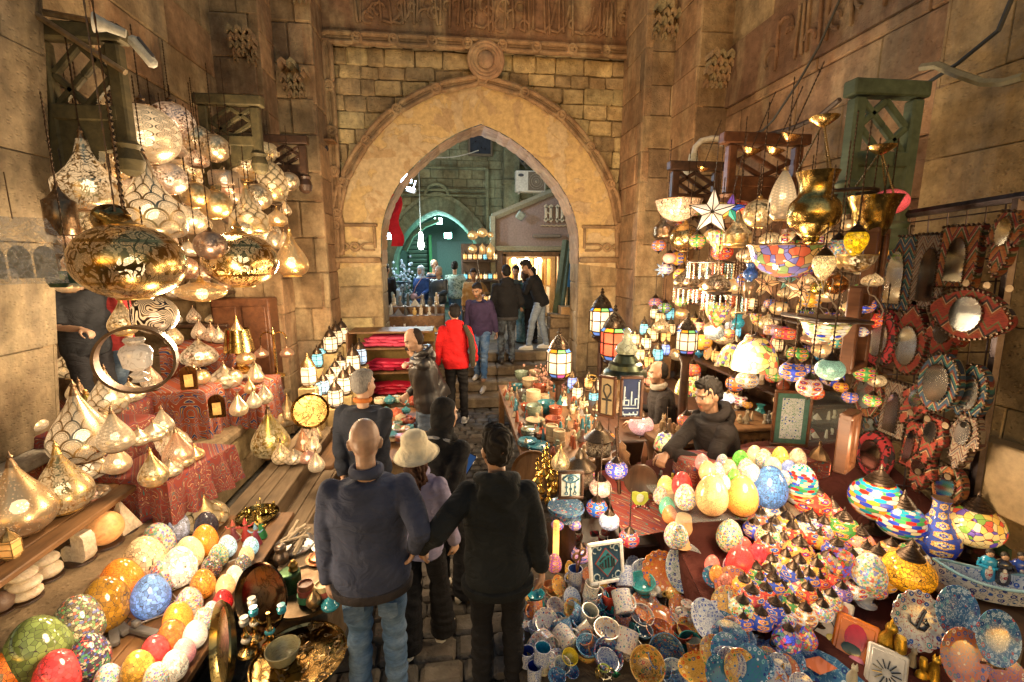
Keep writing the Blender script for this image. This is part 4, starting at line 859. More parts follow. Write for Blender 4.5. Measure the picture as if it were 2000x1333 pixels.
def draped(c,s,label,mat,rot=0):
 """cloth thrown over a box: rounded top, sides falling in folds that widen toward the hem"""
 N_=96;V=[];Fc=[];ph=c[0]*9+c[1]*5
 def per(u,o):
  q=u*4;k=int(q)%4;f=q-int(q);x,y=((-1+2*f,-1),(1,-1+2*f),(1-2*f,1),(-1,1-2*f))[k]
  return x*(s[0]/2+o),y*(s[1]/2+o)
 for(h,o,w)in((.5,-.06,0),(.5,-.012,0),(.485,0,.001),(.3,.004,.006),(0,.008,.013),(-.3,.012,.02),(-.5,.016,.026)):
  for k in range(N_):
   u=k/N_;f=w*(sin(2*PI*u*17+ph)+.6*sin(2*PI*u*31+2*ph));x,y=per(u,o+f);V.append((x,y,h*s[2]+(.008*sin(2*PI*u*9+ph)if h<-.4 else 0)))
 for r_ in range(6):
  for k in range(N_):a,b_=r_*N_+k,r_*N_+(k+1)%N_;Fc.append((a,a+N_,b_+N_,b_))
 Fc.append(list(range(N_)))
 return tag(link('draped_box',mesh('draped_box',GA((np.array(V),Fc)),60),M(mat),loc=c,rot=(0,0,rot)),label,'draped box')
draped((-2.1,3.42,.86),(.55,.62,.3),'low box under red patterned cloth carrying four small gold lamps','redfloral',-.25)
draped((-2.7,3.55,.98),(.6,.5,.55),'taller red cloth box behind the low one, with the pale onion lamps','redfloral',-.2)
draped((-2.78,5.05,.86),(.62,.75,.62),'orange and blue appliqued cloth block under the big onion lamps','khayam')
draped((-2.95,5.75,1.02),(.7,.6,.9),'tall appliqued cloth block at the back of the left stall','khayam')
draped((-2.3,5.35,.86),(.36,.6,.45),'small appliqued cloth block nearest the plank steps','khayam')
draped((-3.35,4.3,.68),(.8,.9,.9),'dark red cloth block half hidden by the spire lamp','redfloral')
stand([('tear',299,922,26,'arab',GOLD,.42,'gold filigree drop lamp at the front corner of the low red box'),('onion',333,916,21,'scale',CREAM,.5,'small scale onion second on the low red box'),('onion',356,898,21,'scale',GOLD,.5,'small golden scale onion third on the low red box'),('onion',381,886,17,'dots',GOLD,.5,'speckled gold onion at the back of the low red box')],LS,flat(1.01))
stand([('tear',224,850,31,'star',CREAM,.55,'white drop lamp with dark bands on the taller red box'),('onion',272,855,21,'scale',CREAM,.5,'grey scale onion beside the banded drop lamp'),('onion',301,845,23,'arab',CREAM,.5,'pale leaf cut onion, rightmost low one on the taller red box'),('tear',318,826,19,'star',CREAM,.55,'small pointed white lamp with dark lines at the back of the red box')],LS,flat(1.255))
stand([('tear',158,845,54,'scale',CREAM,.5,'tall drop lamp covered in big scales above the plank shelf'),('spire',172,800,15,'dots',(.5,.42,.1),.06,'olive gold cone shaped perforated spire lamp'),('genie',162,800,33,'arabdark',BRZ,.2,'dark fluted bronze lamp behind the olive spire')],LS,flat(1.14))
stand([('tear',211,775,33,'scale',CREAM,.55,'leaning white scale lamp below the mirror ring'),('onion',254,768,25,'arab',CREAM,.7,'bright gold lamp glowing beneath the crystal lamp'),('onion',152,712,39,'scale',GOLD,.5,'broad brownish scale dome in front of the shopkeepers'),('globe',116,722,17,'scale',CREAM,.6,'white scale ball cut off by the stone pier'),('onion',184,697,20,'arab',CREAM,.55,'pale onion lamp right of the brownish scale dome')],LS,(1.3,0,0))
stand([('onion',389,693,33,'arab',CREAM,.62,'wide cream onion lamp on the appliqued cloth block'),('onion',432,684,20,'star',CREAM,.6,'small white onion behind the wide cream one'),('onion',480,698,18,'dots',GOLD,.6,'little gold crowned onion right of the white onions'),('globe',336,645,27,'scale',CREAM,.75,'white ball lamp with fine scales behind the crystal lamp'),('tall',366,630,17,'dots',CREAM,.5,'tall frosted vase shaped lamp left of the filigree vase'),('tall',394,626,18,'star',CREAM,.6,'tall white vase lamp with dark filigree'),('tear',415,690,12,'dots',GOLD,.6,'tiny gold drop squeezed behind the wide cream onion')],LS,flat(1.27))
stand([('onion',439,740,30,'scale',CREAM,.55,'large scale onion on the front appliqued block'),('onion',470,730,17,'star',CREAM,.6,'white onion with flower lines right of the large scale onion'),('onion',484,726,13,'star',CREAM,.6,'narrow white onion, last in the row by the plank steps'),('tear',466,795,17,'dots',CREAM,.7,'bright speckled drop lamp low on the appliqued cloth'),('tear',496,783,14,'star',CREAM,.7,'banded white drop lamp among four by the plank steps'),('tear',517,773,15,'scale',CREAM,.65,'scaled white drop lamp at the right of the four'),('tear',488,757,11,'dots',GOLD,.6,'small gold drop lamp at the back of the four')],LS,flat(1.05))
stand([('tear',528,856,36,'arab',(.62,.45,.08),.4,'big olive gold drop lamp standing at the end of the plank steps'),('tear',563,808,22,'arabdark',GOLD,.45,'gold drop lamp with script leaning on the round tray'),('cone',592,862,19,'dots',COP,.3,'plain copper cone lamp in front of the round tray'),('cone',614,842,16,'arab',GOLD,.5,'lit gold cone lamp with rings beside the grey haired man'),('onion',575,893,19,'scale',CREAM,.5,'cream ball lamp with lines at the end of the plank steps'),('onion',601,893,17,'dots',(.95,.5,.4),.4,'pinkish onion lamp beside the cream lined ball'),('tear',618,905,16,'star',CREAM,.6,'white lit drop lamp low behind the navy jacket man'),('tear',546,818,17,'dots',GOLD,.45,'pierced leaf shaped gold lamp behind the big olive drop')],LS,flat(.46))
p=P(465,660,X=-2.45);Rr=.13
lampthing('tear',p,Rr,'dots',GOLD,.55,'gold drop lamp on a tall brass goblet column','lamp',LS,metal=GOLD)
t_=tag(empty('lamp_column',(p[0],p[1],1.17)),'tall brass goblet shaped column carrying a gold drop lamp','column')
LK('column',GA(lathe([(.12,0),(.13,.03),(.05,.08),(.04,.2),(.07,.25),(.05,.3),(.06,.4),(.12,.5),(.16,p[2]-1.17-Rr-.02)],18)),M('brass'),t_,color=GOLD)
p=P(267,702,X=-1.75);d_=depth(p)/F
t_=tag(empty('ring_lamp',p,(0,0,.35)),'crystal glass lamp shining inside a dark engraved metal ring','hanging lamp',None)
link('ring',mesh('ring',GA(xf(lathe([(66*d_,-.045),(66*d_,.045),(61*d_,.045),(61*d_,-.045),(66*d_,-.045)],40,False)[0],TM(rot=(PI/2,0,0)))if 0 else(xf(lathe([(66*d_,-.045),(66*d_,.045),(61*d_,.045),(61*d_,-.045),(66*d_,-.045)],40,False)[0],TM(rot=(PI/2,0,0))),lathe([(1,0),(1,1),(.9,1),(.9,0),(1,0)],40,False)[1])),30),M('metal'),t_,color=(.16,.11,.08))
LK('crystal',GA(lathe([(x*d_*1.1,z*d_)for x,z in[(12,-44),(8,-38),(14,-30),(6,-24),(20,-14),(24,14),(20,24),(12,30),(16,38),(14,42)]],20,True,1,20,.05)),M('pane'),t_,color=(.8,.7,.56,.018))
link('chain',chain_mesh(),M('metal'),t_,(0,0,66*d_),sc=(.006,.006,1.6),color=DK)
p=P(139,545,X=-2.2);d_=depth(p)/F
t_=tag(empty('ring_chandelier',p),'black and green lattice hoop lamp at the left, above the shopkeeper in grey','chandelier')
link('hoop',mesh('hoop',GA(lathe([(32*d_,-15*d_),(37*d_,0),(34*d_,15*d_)],30,False)),180),M('arabdark'),t_,color=(.1,.25,.2,.03));link('chain',chain_mesh(),M('metal'),t_,(0,0,.05),sc=(.005,.005,.8),color=DK)
p=P(210,427,X=-1.8);t_=tag(LK('brass_canopy',GA(xf(lathe([(.085,-.05),(.09,-.03),(.07,.02),(.03,.05),(.02,.09),(0,.1)],20)[0],TM(rot=(1.2,.3,0)))if 0 else(xf(lathe([(.085,-.05),(.09,-.03),(.07,.02),(.03,.05),(.02,.09),(0,.1)],20)[0],TM(rot=(1.3,.2,0))),lathe([(.085,-.05),(.09,-.03),(.07,.02),(.03,.05),(.02,.09),(0,.1)],20)[1])),M('brass'),loc=p,color=(.35,.25,.1)),'loose brass ceiling cup dangling just above the huge gold globe','canopy')
def tray(c,r,rot,label,col,mat='brass',rim=.02):
 return tag(LK('tray',GA(lathe([(0,0),(r*.86,0),(r*.9,.012),(r*.98,rim+.008),(r,rim),(r*.97,rim-.006),(r*.88,-.006),(0,-.008)],48)),M(mat),loc=c,rot=rot,color=col),label,'tray')
p=P(606,803,Y=4.75);tray(p,.185,(1.35,0,.2),'round hammered gold tray standing upright beside the lamp cones',(.36,.23,.08))
p,_=rest(541,700,10,0,flat(1.0));p=P(541,735,Z=1.0)
t_=tag(empty('lamp_stand',p),'brass stand with two arched arms holding a pair of small domed lamps','lamp stand')
LK('post',GA(lathe([(.1,0),(.1,.02),(.02,.05),(.016,.5),(.025,.52),(.012,.6),(0,.62)],12)),M('brass'),t_,color=GOLD)
for s_ in(-1,1):
 LK('arm',GA(torus(.075,.008,(s_*.075,0,.48),16,6,(PI/2,0,0),1,0,PI)),M('brass'),t_,color=GOLD)
 q=p+np.array((s_*.15,-.02,.30));lampthing('onion',q,.085,'dots',COP,.5,'small domed bronze lamp on the %s arm of the brass stand'%('left' if s_<0 else 'right'),'lamp',chain=.1)
def lantern_mesh(n=6):
 fr=G();pa=G();an=[2*PI*k/n+PI/n for k in range(n)]
 for k in range(n):
  a,b=an[k],an[(k+1)%n];A=np.array((cos(a),sin(a)));B=np.array((cos(b),sin(b)))
  for(r0,z0,r1,z1)in((.72,-1.5,1,-1.15),(1,-1.15,1,.55),(1,.55,.75,.85)):
   V=[(*(A*r0),z0),(*(B*r0),z0),(*(B*r1),z1),(*(A*r1),z1)]
   V=[tuple(np.array(v)*(.95,.95,1))for v in V];pa.add((np.array(V),[(0,1,2,3)]))
   fr.add(tube([(*(A*r0),z0),(*(A*r1),z1)],.055,5))
  for r,z in((.72,-1.5),(1,-1.15),(1,.55),(1,-.25),(.75,.85)):fr.add(tube([(*(A*r),z),(*(B*r),z)],.05,5))
 fr.add(lathe([(.78,-1.7),(.8,-1.62),(.7,-1.5)],n*2));dm=G()
 dm.add(lathe([(.82,.82),(.86,.9),(.75,1.1),(.7,1.25),(.45,1.6),(.2,1.85),(.12,2.0),(.2,2.1),(.08,2.25),(.14,2.32),(0,2.5)],n*2));return fr,pa,dm
def lantern(c,Rr,glass,st,label,n=6,metal=(.16,.11,.06),group=None,chain=0,rot=0,glow_dome=None):
 t=tag(empty('lantern',c,(0,0,rot),Rr),label,'lantern',group)
 if('lan',n)not in CACHE:CACHE['lan',n]=[mesh(nm,g,30)for nm,g in zip(('frame','pane','dome'),lantern_mesh(n))]
 f,p_,d_=CACHE['lan',n]
 link('frame',f,M('metal'),t,color=metal);link('pane',p_,M('pane'),t,color=(*glass,st/10));link('dome',d_,M('arabdark')if glow_dome else M('metal'),t,color=(*metal,(glow_dome or 0)/10))
 link('bulb',prof_mesh('b','bulb',[(0,-1),(.7,-.7),(1,0),(.7,.7),(0,1)],10,180),M('bulb'),t,(0,0,-.4),sc=.25,color=(1,.8,.5,min(1.6,.25+st*.25)))
 if chain:link('chain',chain_mesh(),M('metal'),t,(0,0,2.5),sc=(.005/Rr,.005/Rr,chain/Rr),color=DK)
 return t
WHT=(1,.82,.55);AQ=(.25,.72,.85);AMB=(1,.6,.2)
LN='small glass lanterns stacked in rows beside the left pier of the gateway'
ROWS=[(-2.0,5.35,.68),(-1.80,5.75,.95),(-1.62,6.3,1.22)]
for(px,py,hw,Z,gl,st,lab)in((602,728,16,.98,WHT,1.0,'gold lantern with cream and aqua glass at the front of the lantern rows'),(620,700,11,1.0,AQ,.9,'aqua lantern second in the upper lantern row'),(630,688,10,1.0,AQ,.9,'aqua lantern third in the upper lantern row'),(640,678,10,1.0,AQ,.8,'aqua lantern fourth in the upper lantern row'),(645,668,13,1.13,WHT,.8,'dark domed lantern with one blue pane high against the pier'),(657,656,12,1.17,WHT,.8,'dark domed lantern right behind the high blue paned one'),(668,650,12,1.2,WHT,.7,'tallest dark lantern at the top corner of the lantern rows'),(632,752,11,.80,(.6,.85,.95),1.0,'pale blue lantern in the middle lantern row, first'),(645,738,10,.82,WHT,1.1,'white lantern in the middle lantern row, second'),(655,724,10,.85,WHT,1.1,'white lantern in the middle lantern row, third'),(666,712,10,.88,WHT,1.1,'white lantern in the middle lantern row, fourth'),(690,705,14,.9,WHT,.9,'broad silver lantern against the lower pier'),(703,692,13,.95,(.6,.8,1),.8,'bluish lantern at the right end by the pier'),(655,772,14,.66,WHT,1.2,'blazing white lantern in the front lantern row, left'),(672,748,14,.70,WHT,1.2,'blazing white lantern in the front lantern row, middle'),(685,738,13,.74,WHT,1.2,'blazing white lantern in the front lantern row, right'),(613,758,14,.8,(.4,.8,.95),.9,'low aqua lantern beneath the gold one')):
 p,Rr=rest(px,py,hw,1.7,flat(Z));lantern(p,Rr,gl,st,lab,group=LN,metal=(.3,.2,.09)if 'gold' in lab else(.13,.09,.06),rot=uni(0,1))
 g=GA(cbox((0,0,0),(Rr*2.1,Rr*2.1,max(.06,p[2]-1.7*Rr-.3)),.01));h=max(.06,p[2]-1.7*Rr-.3)
 tag(LK('lantern_block',g,M('tint'),loc=(p[0],p[1],p[2]-1.7*Rr-.004-h/2),color=(.5,.36,.16)),'plain yellow block under the '+lab.split(' ',1)[1]if len(lab.split())<12 else 'plain yellow block under '+' '.join(lab.split()[:9]),'block')
g=GA(cbox((-1.62,5.6,.18),(.62,1.9,.3),.02));tag(LK('lantern_platform',g,M('wood')),'low wooden platform under the glass lanterns by the left pier','platform')
p=P(567,648,X=-2.45);lantern(p,.115,AMB,.7,'tall copper lantern with a domed crown against the left pilaster',metal=COP,glow_dome=.6)
tag(LK('lantern_pedestal',GA(lathe([(.16,0),(.16,.04),(.05,.1),(.05,p[2]-.19-.7),(.14,p[2]-.19-.62)],16)),M('brass'),loc=(p[0],p[1],.62),color=COP),'copper pedestal below the tall copper lantern','pedestal')
for k,z in enumerate((1.62,2.02,2.45)):
 tag(LK('wall_shelf',GA(cbox((-3.7,6.22,z),(1.7,.34,.035),.008)),M('darkwood')),'%s dark shelf on the back wall of the left stall'%('lower','middle','upper')[k],'shelf')
 for i in range(8):
  r=uni(.062,.085);lampthing('tear' if(i+k)%3 else 'onion',(-4.3+i*.2,6.2,z+.02+r*1.06*(1 if(i+k)%3 else .68)),r,('dots','scale','arab')[(i*2+k)%3],(GOLD,CREAM,COP)[(i+k)%3],.6,'small pierced lamp in a row on the back shelves of the left stall','lamp','small lamps on the back shelves',bulb=False)
tag(LK('cupboard',GA(cbox((-2.72,6.3,1.2),(.7,.3,1.5),.02)).add(cbox((-2.9,6.14,1.2),(.28,.03,1.3),.01)).add(cbox((-2.55,6.14,1.2),(.28,.03,1.3),.01)),M('redwood')),'reddish panelled wooden door behind the lamp column','cupboard')
for i,(px,py,z)in enumerate(((368,740,.8),(423,795,.62))):
 p=P(px,py,X=-2.44);t_=tag(empty('niche_lamp',P(px,py,Y=4.62)if i==0 else P(px,py,Y=4.6),(0,0,.3)),('upper' if i==0 else 'lower')+' arched brass plaque with a small pane in front of the patterned cloth','plaque')
 ar=[(-.07,-.11),(.07,-.11)]+[(.07*cos(a),.05+.07*sin(a))for a in np.linspace(0,PI,12)]
 LK('plate',GA(prism(ar,.03)),M('brass'),t_,color=(.35,.22,.08));LK('pane',GA(box((0,-.004,-.02),(.07,.006,.12))),M('pane'),t_,color=(1,.65,.2,.03))
def bracket(px,py,Y,w,h,mat,label,flip=False):
 """carved console: two posts with ball ends, lattice, lower panel with an ogee edge; (px,py) is its top wall corner"""
 p=P(px,py,Y=Y);s=-1 if flip else 1;t=tag(empty('wooden_bracket',p,(0,0,0)),label,'bracket');m=M(mat)
 def part(nm,g):link(nm,mesh(nm,g,30),m,t,sc=(s,1,1))
 part('beam',GA(cbox((w*.47,0,-.06),(w*1.04,.11,.10),.01)))
 for x,hh in((.07*w,h*.92),(w*.86,h*.62)):
  part('post',GA(cbox((x,0,-.12-hh/2),(.085,.085,hh),.012)));part('ball_end',GA(lathe([(.03,-.2),(.07,-.17),(.085,-.1),(.06,-.03),(.075,0),(.055,.02)],12),M=TM((x,0,-.12-hh))))
 z1,z2=-.13,-.13-h*.37;a,b=.15*w,.8*w;mx,mz=(a+b)/2,(z1+z2)/2
 for q in(((a,mz),(mx,z1)),((mx,z1),(b,mz)),((b,mz),(mx,z2)),((mx,z2),(a,mz)),((a,z2),(mx,mz)),((mx,mz),(b,z1))):
  (xa,za),(xb,zb)=q;l=math.hypot(xb-xa,zb-za);part('lattice_bar',GA(cbox(((xa+xb)/2,0,(za+zb)/2),(l,.04,.042),.008,(0,-math.atan2(zb-za,xb-xa),0))))
 part('rail',GA(cbox((w*.46,0,z2-.05),(w*.75,.09,.1),.01)))
 z3=z2-.1;zb=-.12-h*.85;og=[(.13*w,zb),(.13*w,z3),(.82*w,z3),(.82*w,z3-h*.09),(.76*w,z3-h*.16),(.62*w,z3-h*.19),(.55*w,z3-h*.19),(.53*w,z3-h*.25),(.4*w,z3-h*.29),(.33*w,z3-h*.37),(.3*w,zb+.06),(.22*w,zb)]
 part('panel',GA(prism(og,.06,TM((0,-.03,0)))));return t
bracket(62,40,3.6,.54,1.0,'olivewood','large dark carved wooden bracket at the top left, beside the stone pier')
bracket(385,182,5.3,.62,.72,'olivewood','middle carved wooden bracket on the left wall above the lamps')
bracket(510,262,6.3,.55,.6,'darkwood','smallest dark wooden bracket beside the left pilaster')
bracket(1802,160,3.0,.54,.88,'greenwood','green painted carved wooden bracket over the right lamp stall',True)
bracket(1572,262,4.3,.85,.72,'redwood','dark red carved bracket behind the hanging brass lamps on the right',True)
bracket(1408,316,5.4,.65,.66,'darkwood','far dark carved bracket beside the right pilaster',True)
for(a,b,Y,lab)in(((60,20),(225,50),3.55,'upper'),((62,24),(245,142),3.5,'lower')):
 A,B=P(*a,Y=Y),P(*b,Y=Y);tag(LK('metal_arm',GA(tube([A,B],.02,6)),M('metal'),color=(.45,.35,.22)),lab+' rusty metal bar of the frame at the top left bracket','bar')
p=P(262,80,Y=3.4);t_=tag(empty('security_camera',p,(0,0,.4),.62),'white bullet camera on a stub arm at the top left','camera')
LK('body',GA(cbox((.06,0,-.09),(.3,.1,.1),.03,(0,.95,0))),M('tint'),t_,color=(.62,.6,.52));LK('hood',GA(cbox((.09,0,-.05),(.2,.09,.03),.01,(0,.95,0))),M('tint'),t_,color=(.08,.08,.09));LK('mount',GA(tube([(-.3,0,.1),(-.2,0,.09),(-.06,0,.05)],[.09,.05,.04],10)),M('tint'),t_,color=(.58,.56,.48))
p=P(1400,275,X=3.2);t_=tag(empty('wall_lamp_arm',p),'white curved pipe arm with a dome camera at the right pilaster','camera')
LK('arm',GA(tube([(.05,0,.02),(-.08,0,.02),(-.2,0,-.01),(-.27,0,-.08),(-.29,0,-.2)],.035,10)).add(lathe([(.08,0),(.09,.02),(.08,.04)],14),M=TM((.07,0,.02),(0,PI/2,0))),M('tint'),t_,color=(.68,.66,.6));LK('dome',GA(lathe([(.05,0),(.06,-.08),(.1,-.14),(.11,-.2),(.07,-.26),(0,-.28)],16),M=TM((-.29,0,-.16))),M('tint'),t_,color=(.55,.55,.45))
for i,(pts,Xp,r,c,lab)in enumerate((([(1640,0),(1600,90),(1560,160),(1510,235),(1490,255),(1455,268)],3.38,.012,(.03,.03,.025),'thin black cable running down the right side wall'),([(1975,0),(1950,60),(1870,125),(1800,170)],3.25,.014,(.02,.025,.03),'black cable arching at the top right corner'),([(1800,132),(1830,128),(1870,145),(1920,162),(1960,162),(2000,150)],3.25,.026,(.22,.2,.12),'thick olive pipe curving on the right pier'),([(1640,195),(1600,228),(1550,250),(1480,268),(1410,272)],3.0,.02,(.07,.05,.04),'iron chain slung from the green bracket to the white arm'))):
 tag(LK('cable',GA(tube([P(a,b,X=Xp)for a,b in pts],r,6)),M('tint'),color=c),lab,'cable')
p0=P(245,300,X=-1.95)
for i in range(1):tag(link('iron_chain',chain_mesh(),M('metal'),loc=P(243,425,X=-1.78),sc=(.013,.013,.62),color=(.06,.045,.03)),'long iron chain dropping to the huge gold globe','chain')
p=P(38,505,X=-2.0);t_=tag(empty('wrapped_plaques',p,(0,0,.75),.42),'clear plastic bag of pale arched plaques hanging at the left edge','plastic bag')
ar=[(-.09,-.17),(.09,-.17)]+[(.09*cos(a),.06+.13*sin(a))for a in np.linspace(0,PI,10)]
for k in(-1,0,1):LK('plaque',GA(prism(ar,.02)),M('tint'),t_,(k*.2,.0,-.05),color=(.45,.42,.36))
LK('bag',GA(grid(12,14,lambda u,v:((u-.5)*.72*(1 if v<.7 else 1-.9*(v-.7)),-.06+.03*sin(14*u)+.02*sin(17*v+5*u),-.28+v*.72))),M('plastic_film'),t_);LK('hook',GA(tube([(0,-.04,.42),(0,-.04,.9)],.006)),M('metal'),t_,color=DK)
def near_any(p,L,d):
 return any(abs(p[0]-x)+abs(p[1]-y)<d for x,y in L)
rd=random.Random(91);L_=[]
for i in range(400):
 px,py=rd.uniform(130,590),rd.uniform(235,560)
 if py<210+abs(px-330)*.25 or near_any((px,py),L_,42)or len(L_)>52 or(px>500 and py>470):continue
 L_.append((px,py));X=rd.uniform(-2.85,-2.45)if px<470 else rd.uniform(-2.5,-2.15);k=rd.randrange(4);c=(CREAM,GOLD,COP,CREAM)[k];sh=('globe','tear','onion','oblate')[rd.randrange(4)];p=P(px,py,X=X)
 lampthing(sh,p,rd.uniform(17,27)*depth(p)/F,('arab','scale','dots','arabdark','star')[rd.randrange(5)],c,rd.uniform(.5,.9),'glowing %s pierced %s lamp packed deep in the left hanging cluster'%(('cream','gold','copper','cream')[k],sh),'hanging lamp','deep %s %s lamps, left'%(('cream','gold','copper','cream')[k],sh),rd.uniform(.3,.7),rot=(0,0,rd.uniform(0,6)))
rd=random.Random(17)
for cx,cy,cz,dx,dy,n in((-2.78,5.05,1.175,.24,.3,6),(-2.95,5.75,1.475,.28,.22,6),(-2.7,3.55,1.26,.24,.2,5),(-3.35,4.3,1.135,.34,.4,8),(-2.3,5.35,1.09,.12,.24,4),(-2.1,3.42,1.015,.2,.26,5),(-2.7,4.5,.68,.3,.4,7),(-1.62,4.9,.45,.16,.4,7)):
 for i in range(n):
  k=rd.randrange(3);c=(CREAM,GOLD,COP)[k];sh=('tear','onion','globe','tear')[rd.randrange(4)];r=rd.uniform(.06,.1)
  lampthing(sh,(cx+dx*(2*((i*.618)%1)-1),cy+dy*(2*((i*.382+.1)%1)-1),cz+r*(hh_of(sh)+.1)),r,('scale','arab','star','dots')[rd.randrange(4)],c,.7,'small %s pierced %s lamp crowded on the cloths and steps of the left stall'%(('cream','gold','copper')[k],sh),'lamp','crowded %s %s lamps, left stall'%(('cream','gold','copper')[k],sh))
def l(x,y):return x/2.942,880+y/2.942
EB=flat(.5);EG='glowing mosaic egg lamps on the plank bench'
WH=(.95,.88,.72);AMBER=(.95,.42,.07);CRM=(.95,.78,.48);REDC=(.85,.05,.06);PNK=(.95,.38,.38);SKYB=(.22,.42,.85);PBLU=(.72,.9,.95);GRN=(.25,.42,.12)
EGGS=[(1000,440,80,'mosbig',(.6,.7,.9),.25,'blue white hat shaped egg lamp with a black floral brim at the back'),(1185,430,64,'mos',(.06,.06,.09),.3,'black egg lamp with white grout in the back row'),(905,530,92,'mosmulti',WH,.5,'large white egg lamp with scattered coloured tiles'),(830,640,118,'mosbig',CRM,.4,'large cream crackle egg lamp left of the white glaring ones'),(1175,515,72,'mosfine',AMBER,.6,'plain amber egg lamp in the back row'),(1085,590,78,'mosfine',(1,.82,.5),1.0,'cream egg lamp with a blue patch, glaring bright'),(1030,665,92,'mosbig',WH,1.4,'brightest white egg lamp in the middle of the bench'),(1305,550,52,'mos',PBLU,1.1,'pale ice blue egg lamp in the right row'),(1440,550,44,'mos',(.6,.88,.95),1.2,'ice blue egg lamp nearest the puppets'),(1415,600,42,'mosfine',CRM,1.2,'small cream egg lamp in front of the puppets'),(1395,655,46,'mosflora',WH,.25,'small black egg lamp with bright flowers'),(1255,605,54,'mosmulti',(.3,.7,.1),.45,'lime green speckled egg lamp'),(1215,670,55,'mosflora',(.6,.5,.4),.3,'cream and black floral egg lamp with a blue line'),(935,725,78,'mosmulti',(.8,.6,.45),.45,'egg lamp of large orange and blue squares behind the blue one'),(695,765,116,'mosfine',(.95,.36,.05),.55,'big orange egg lamp against the stone ledge'),(605,880,126,'mosbig',(.45,.24,.03),.35,'big dark amber mirror tiled egg lamp'),(865,835,100,'mosbig',SKYB,.75,'big sky blue crackle egg lamp'),(1165,765,68,'mos',(.95,.45,.08),.6,'medium orange crackle egg lamp right of the blue one'),(1345,720,48,'mosfine',WH,1.3,'small white egg lamp in the front row'),(1295,775,52,'mosfine',(1,.72,.4),1.0,'small peach egg lamp in the front row'),(1280,865,54,'mos',REDC,.7,'small red egg lamp next to the dark round tray'),(1215,925,48,'mos',(.75,.92,.9),.8,'small pale mint egg lamp in the front row'),(1085,875,72,'mosmulti',(.8,.6,.5),.5,'many coloured egg lamp with red and blue squares'),(1170,970,56,'mosmulti',WH,.5,'small white egg lamp with square coloured tiles'),(1020,965,78,'mosfine',AMBER,.6,'medium amber egg lamp in the middle of the front'),(985,1065,76,'mosbig',(.75,.2,.05),.4,'brownish red crackle egg lamp'),(1120,1055,64,'mosfine',WH,1.1,'white egg lamp in the front row beside the red crackle egg'),(890,1155,76,'mosbig',(.85,.07,.08),.6,'crimson crackle egg lamp near the bottom'),(1055,1155,62,'mosfine',(.9,.5,.5),.6,'pinkish lilac egg lamp near the bottom'),(1000,1235,72,'mosbig',WH,.6,'white crackle egg lamp near the bottom'),(790,1255,86,'mosbig',(.7,.4,.07),.35,'golden brown crackle egg lamp at the bottom'),(900,1305,70,'mosmulti',WH,.4,'white egg lamp with many coloured squares at the bottom edge'),(620,1315,72,'mosmulti',(.5,.6,.7),.35,'egg lamp of blue and yellow squares cut off by the bottom edge'),(330,1290,116,'mosbig',(.9,.09,.1),.55,'big red crackle egg lamp at the bottom left'),(60,1290,118,'mosbig',(.95,.28,.04),.55,'big orange crackle egg lamp in the bottom left corner'),(215,1150,160,'mosbig',(.22,.3,.09),.3,'biggest egg lamp, of green mirror tiles'),(450,990,130,'mosflora',CRM,.25,'cream egg lamp with a blue edged black floral band'),(510,1185,106,'mosflora',(.3,.2,.3),.2,'black floral egg lamp with a cream stripe'),(770,560,40,'mos',(.95,.6,.3),.5,'small amber egg half hidden behind the cream crackle egg')]
for x,y,hw,m,c,st,lab in EGGS:
 px,py=l(x,y);p,Rr=rest(px,py,hw/2.942*.95,1.36,EB);lampthing('egg',p,Rr,m,c,st*.8,lab,'egg lamp',EG,rot=(0,0,uni(0,6)),bulb=st>.5)
for i in range(9):
 rd=random.Random(i);x,y=-1.72+rd.uniform(-.1,.12),1.75+i*.13;pts=[(x+.1*sin(k*1.3+i)+.03*k*(-1)**i,y+.07*k,.51+.015*abs(sin(2*k+i)))for k in range(8)]
 tag(LK('power_cable',GA(tube(pts,.0045,5)),M('tint'),color=(.02,.02,.02)if i%2 else(.35,.3,.25)),'thin power cable lying tangled among the egg lamps','cable','tangled cables between the egg lamps')
for i,(x,y)in enumerate(((655,1060),(690,1010),(830,1040))):
 p=P(*l(x,y),Z=.53);t_=tag(empty('power_strip',p,(0,0,.6+i*.3)),('nearest','middle','far')[i]+' white power strip with plugs between the egg lamps','power strip')
 LK('strip',GA(cbox((0,0,0),(.045,.17,.03),.006)),M('tint'),t_,color=(.12,.11,.10));LK('plug',GA(cbox((0,.05,.035),(.035,.035,.03),.006)),M('tint'),t_,color=(.35,.14,.05)if i==0 else(.14,.13,.12))
ALA=(.72,.62,.50);SL=flat(.71)
def stone_thing(nm,lab,pieces,px,py,hw,hh,col=ALA,glow=0):
 p,Rr=rest(px,py,hw,hh,SL);t=tag(empty(nm,p,(0,0,uni(-.3,.3)),Rr),lab,'stone lamp')
 for q in pieces:LK('stone',GA(q),M('alabaster'),t,color=(*col,glow))
 LK('foot',GA(lathe([(.8,-hh),(.9,-hh+.04),(.85,-hh+.16),(.6,-hh+.2)],20)),M('darkwood'),t)
stone_thing('pebble_stack','three white alabaster pebbles stacked, at the far left of the ledge',[ball((0,0,-.75),(1,.9,.42)),ball((.05,0,-.05),(1.02,.9,.42)),ball((-.05,0,.62),(.95,.85,.38))],45,1138,29,1.3)
stone_thing('pebble_stack','two white alabaster pebbles stacked behind the pile of three',[ball((0,0,-.4),(1,.9,.62)),ball((-.05,0,.45),(.95,.85,.42))],90,1103,26,1.15)
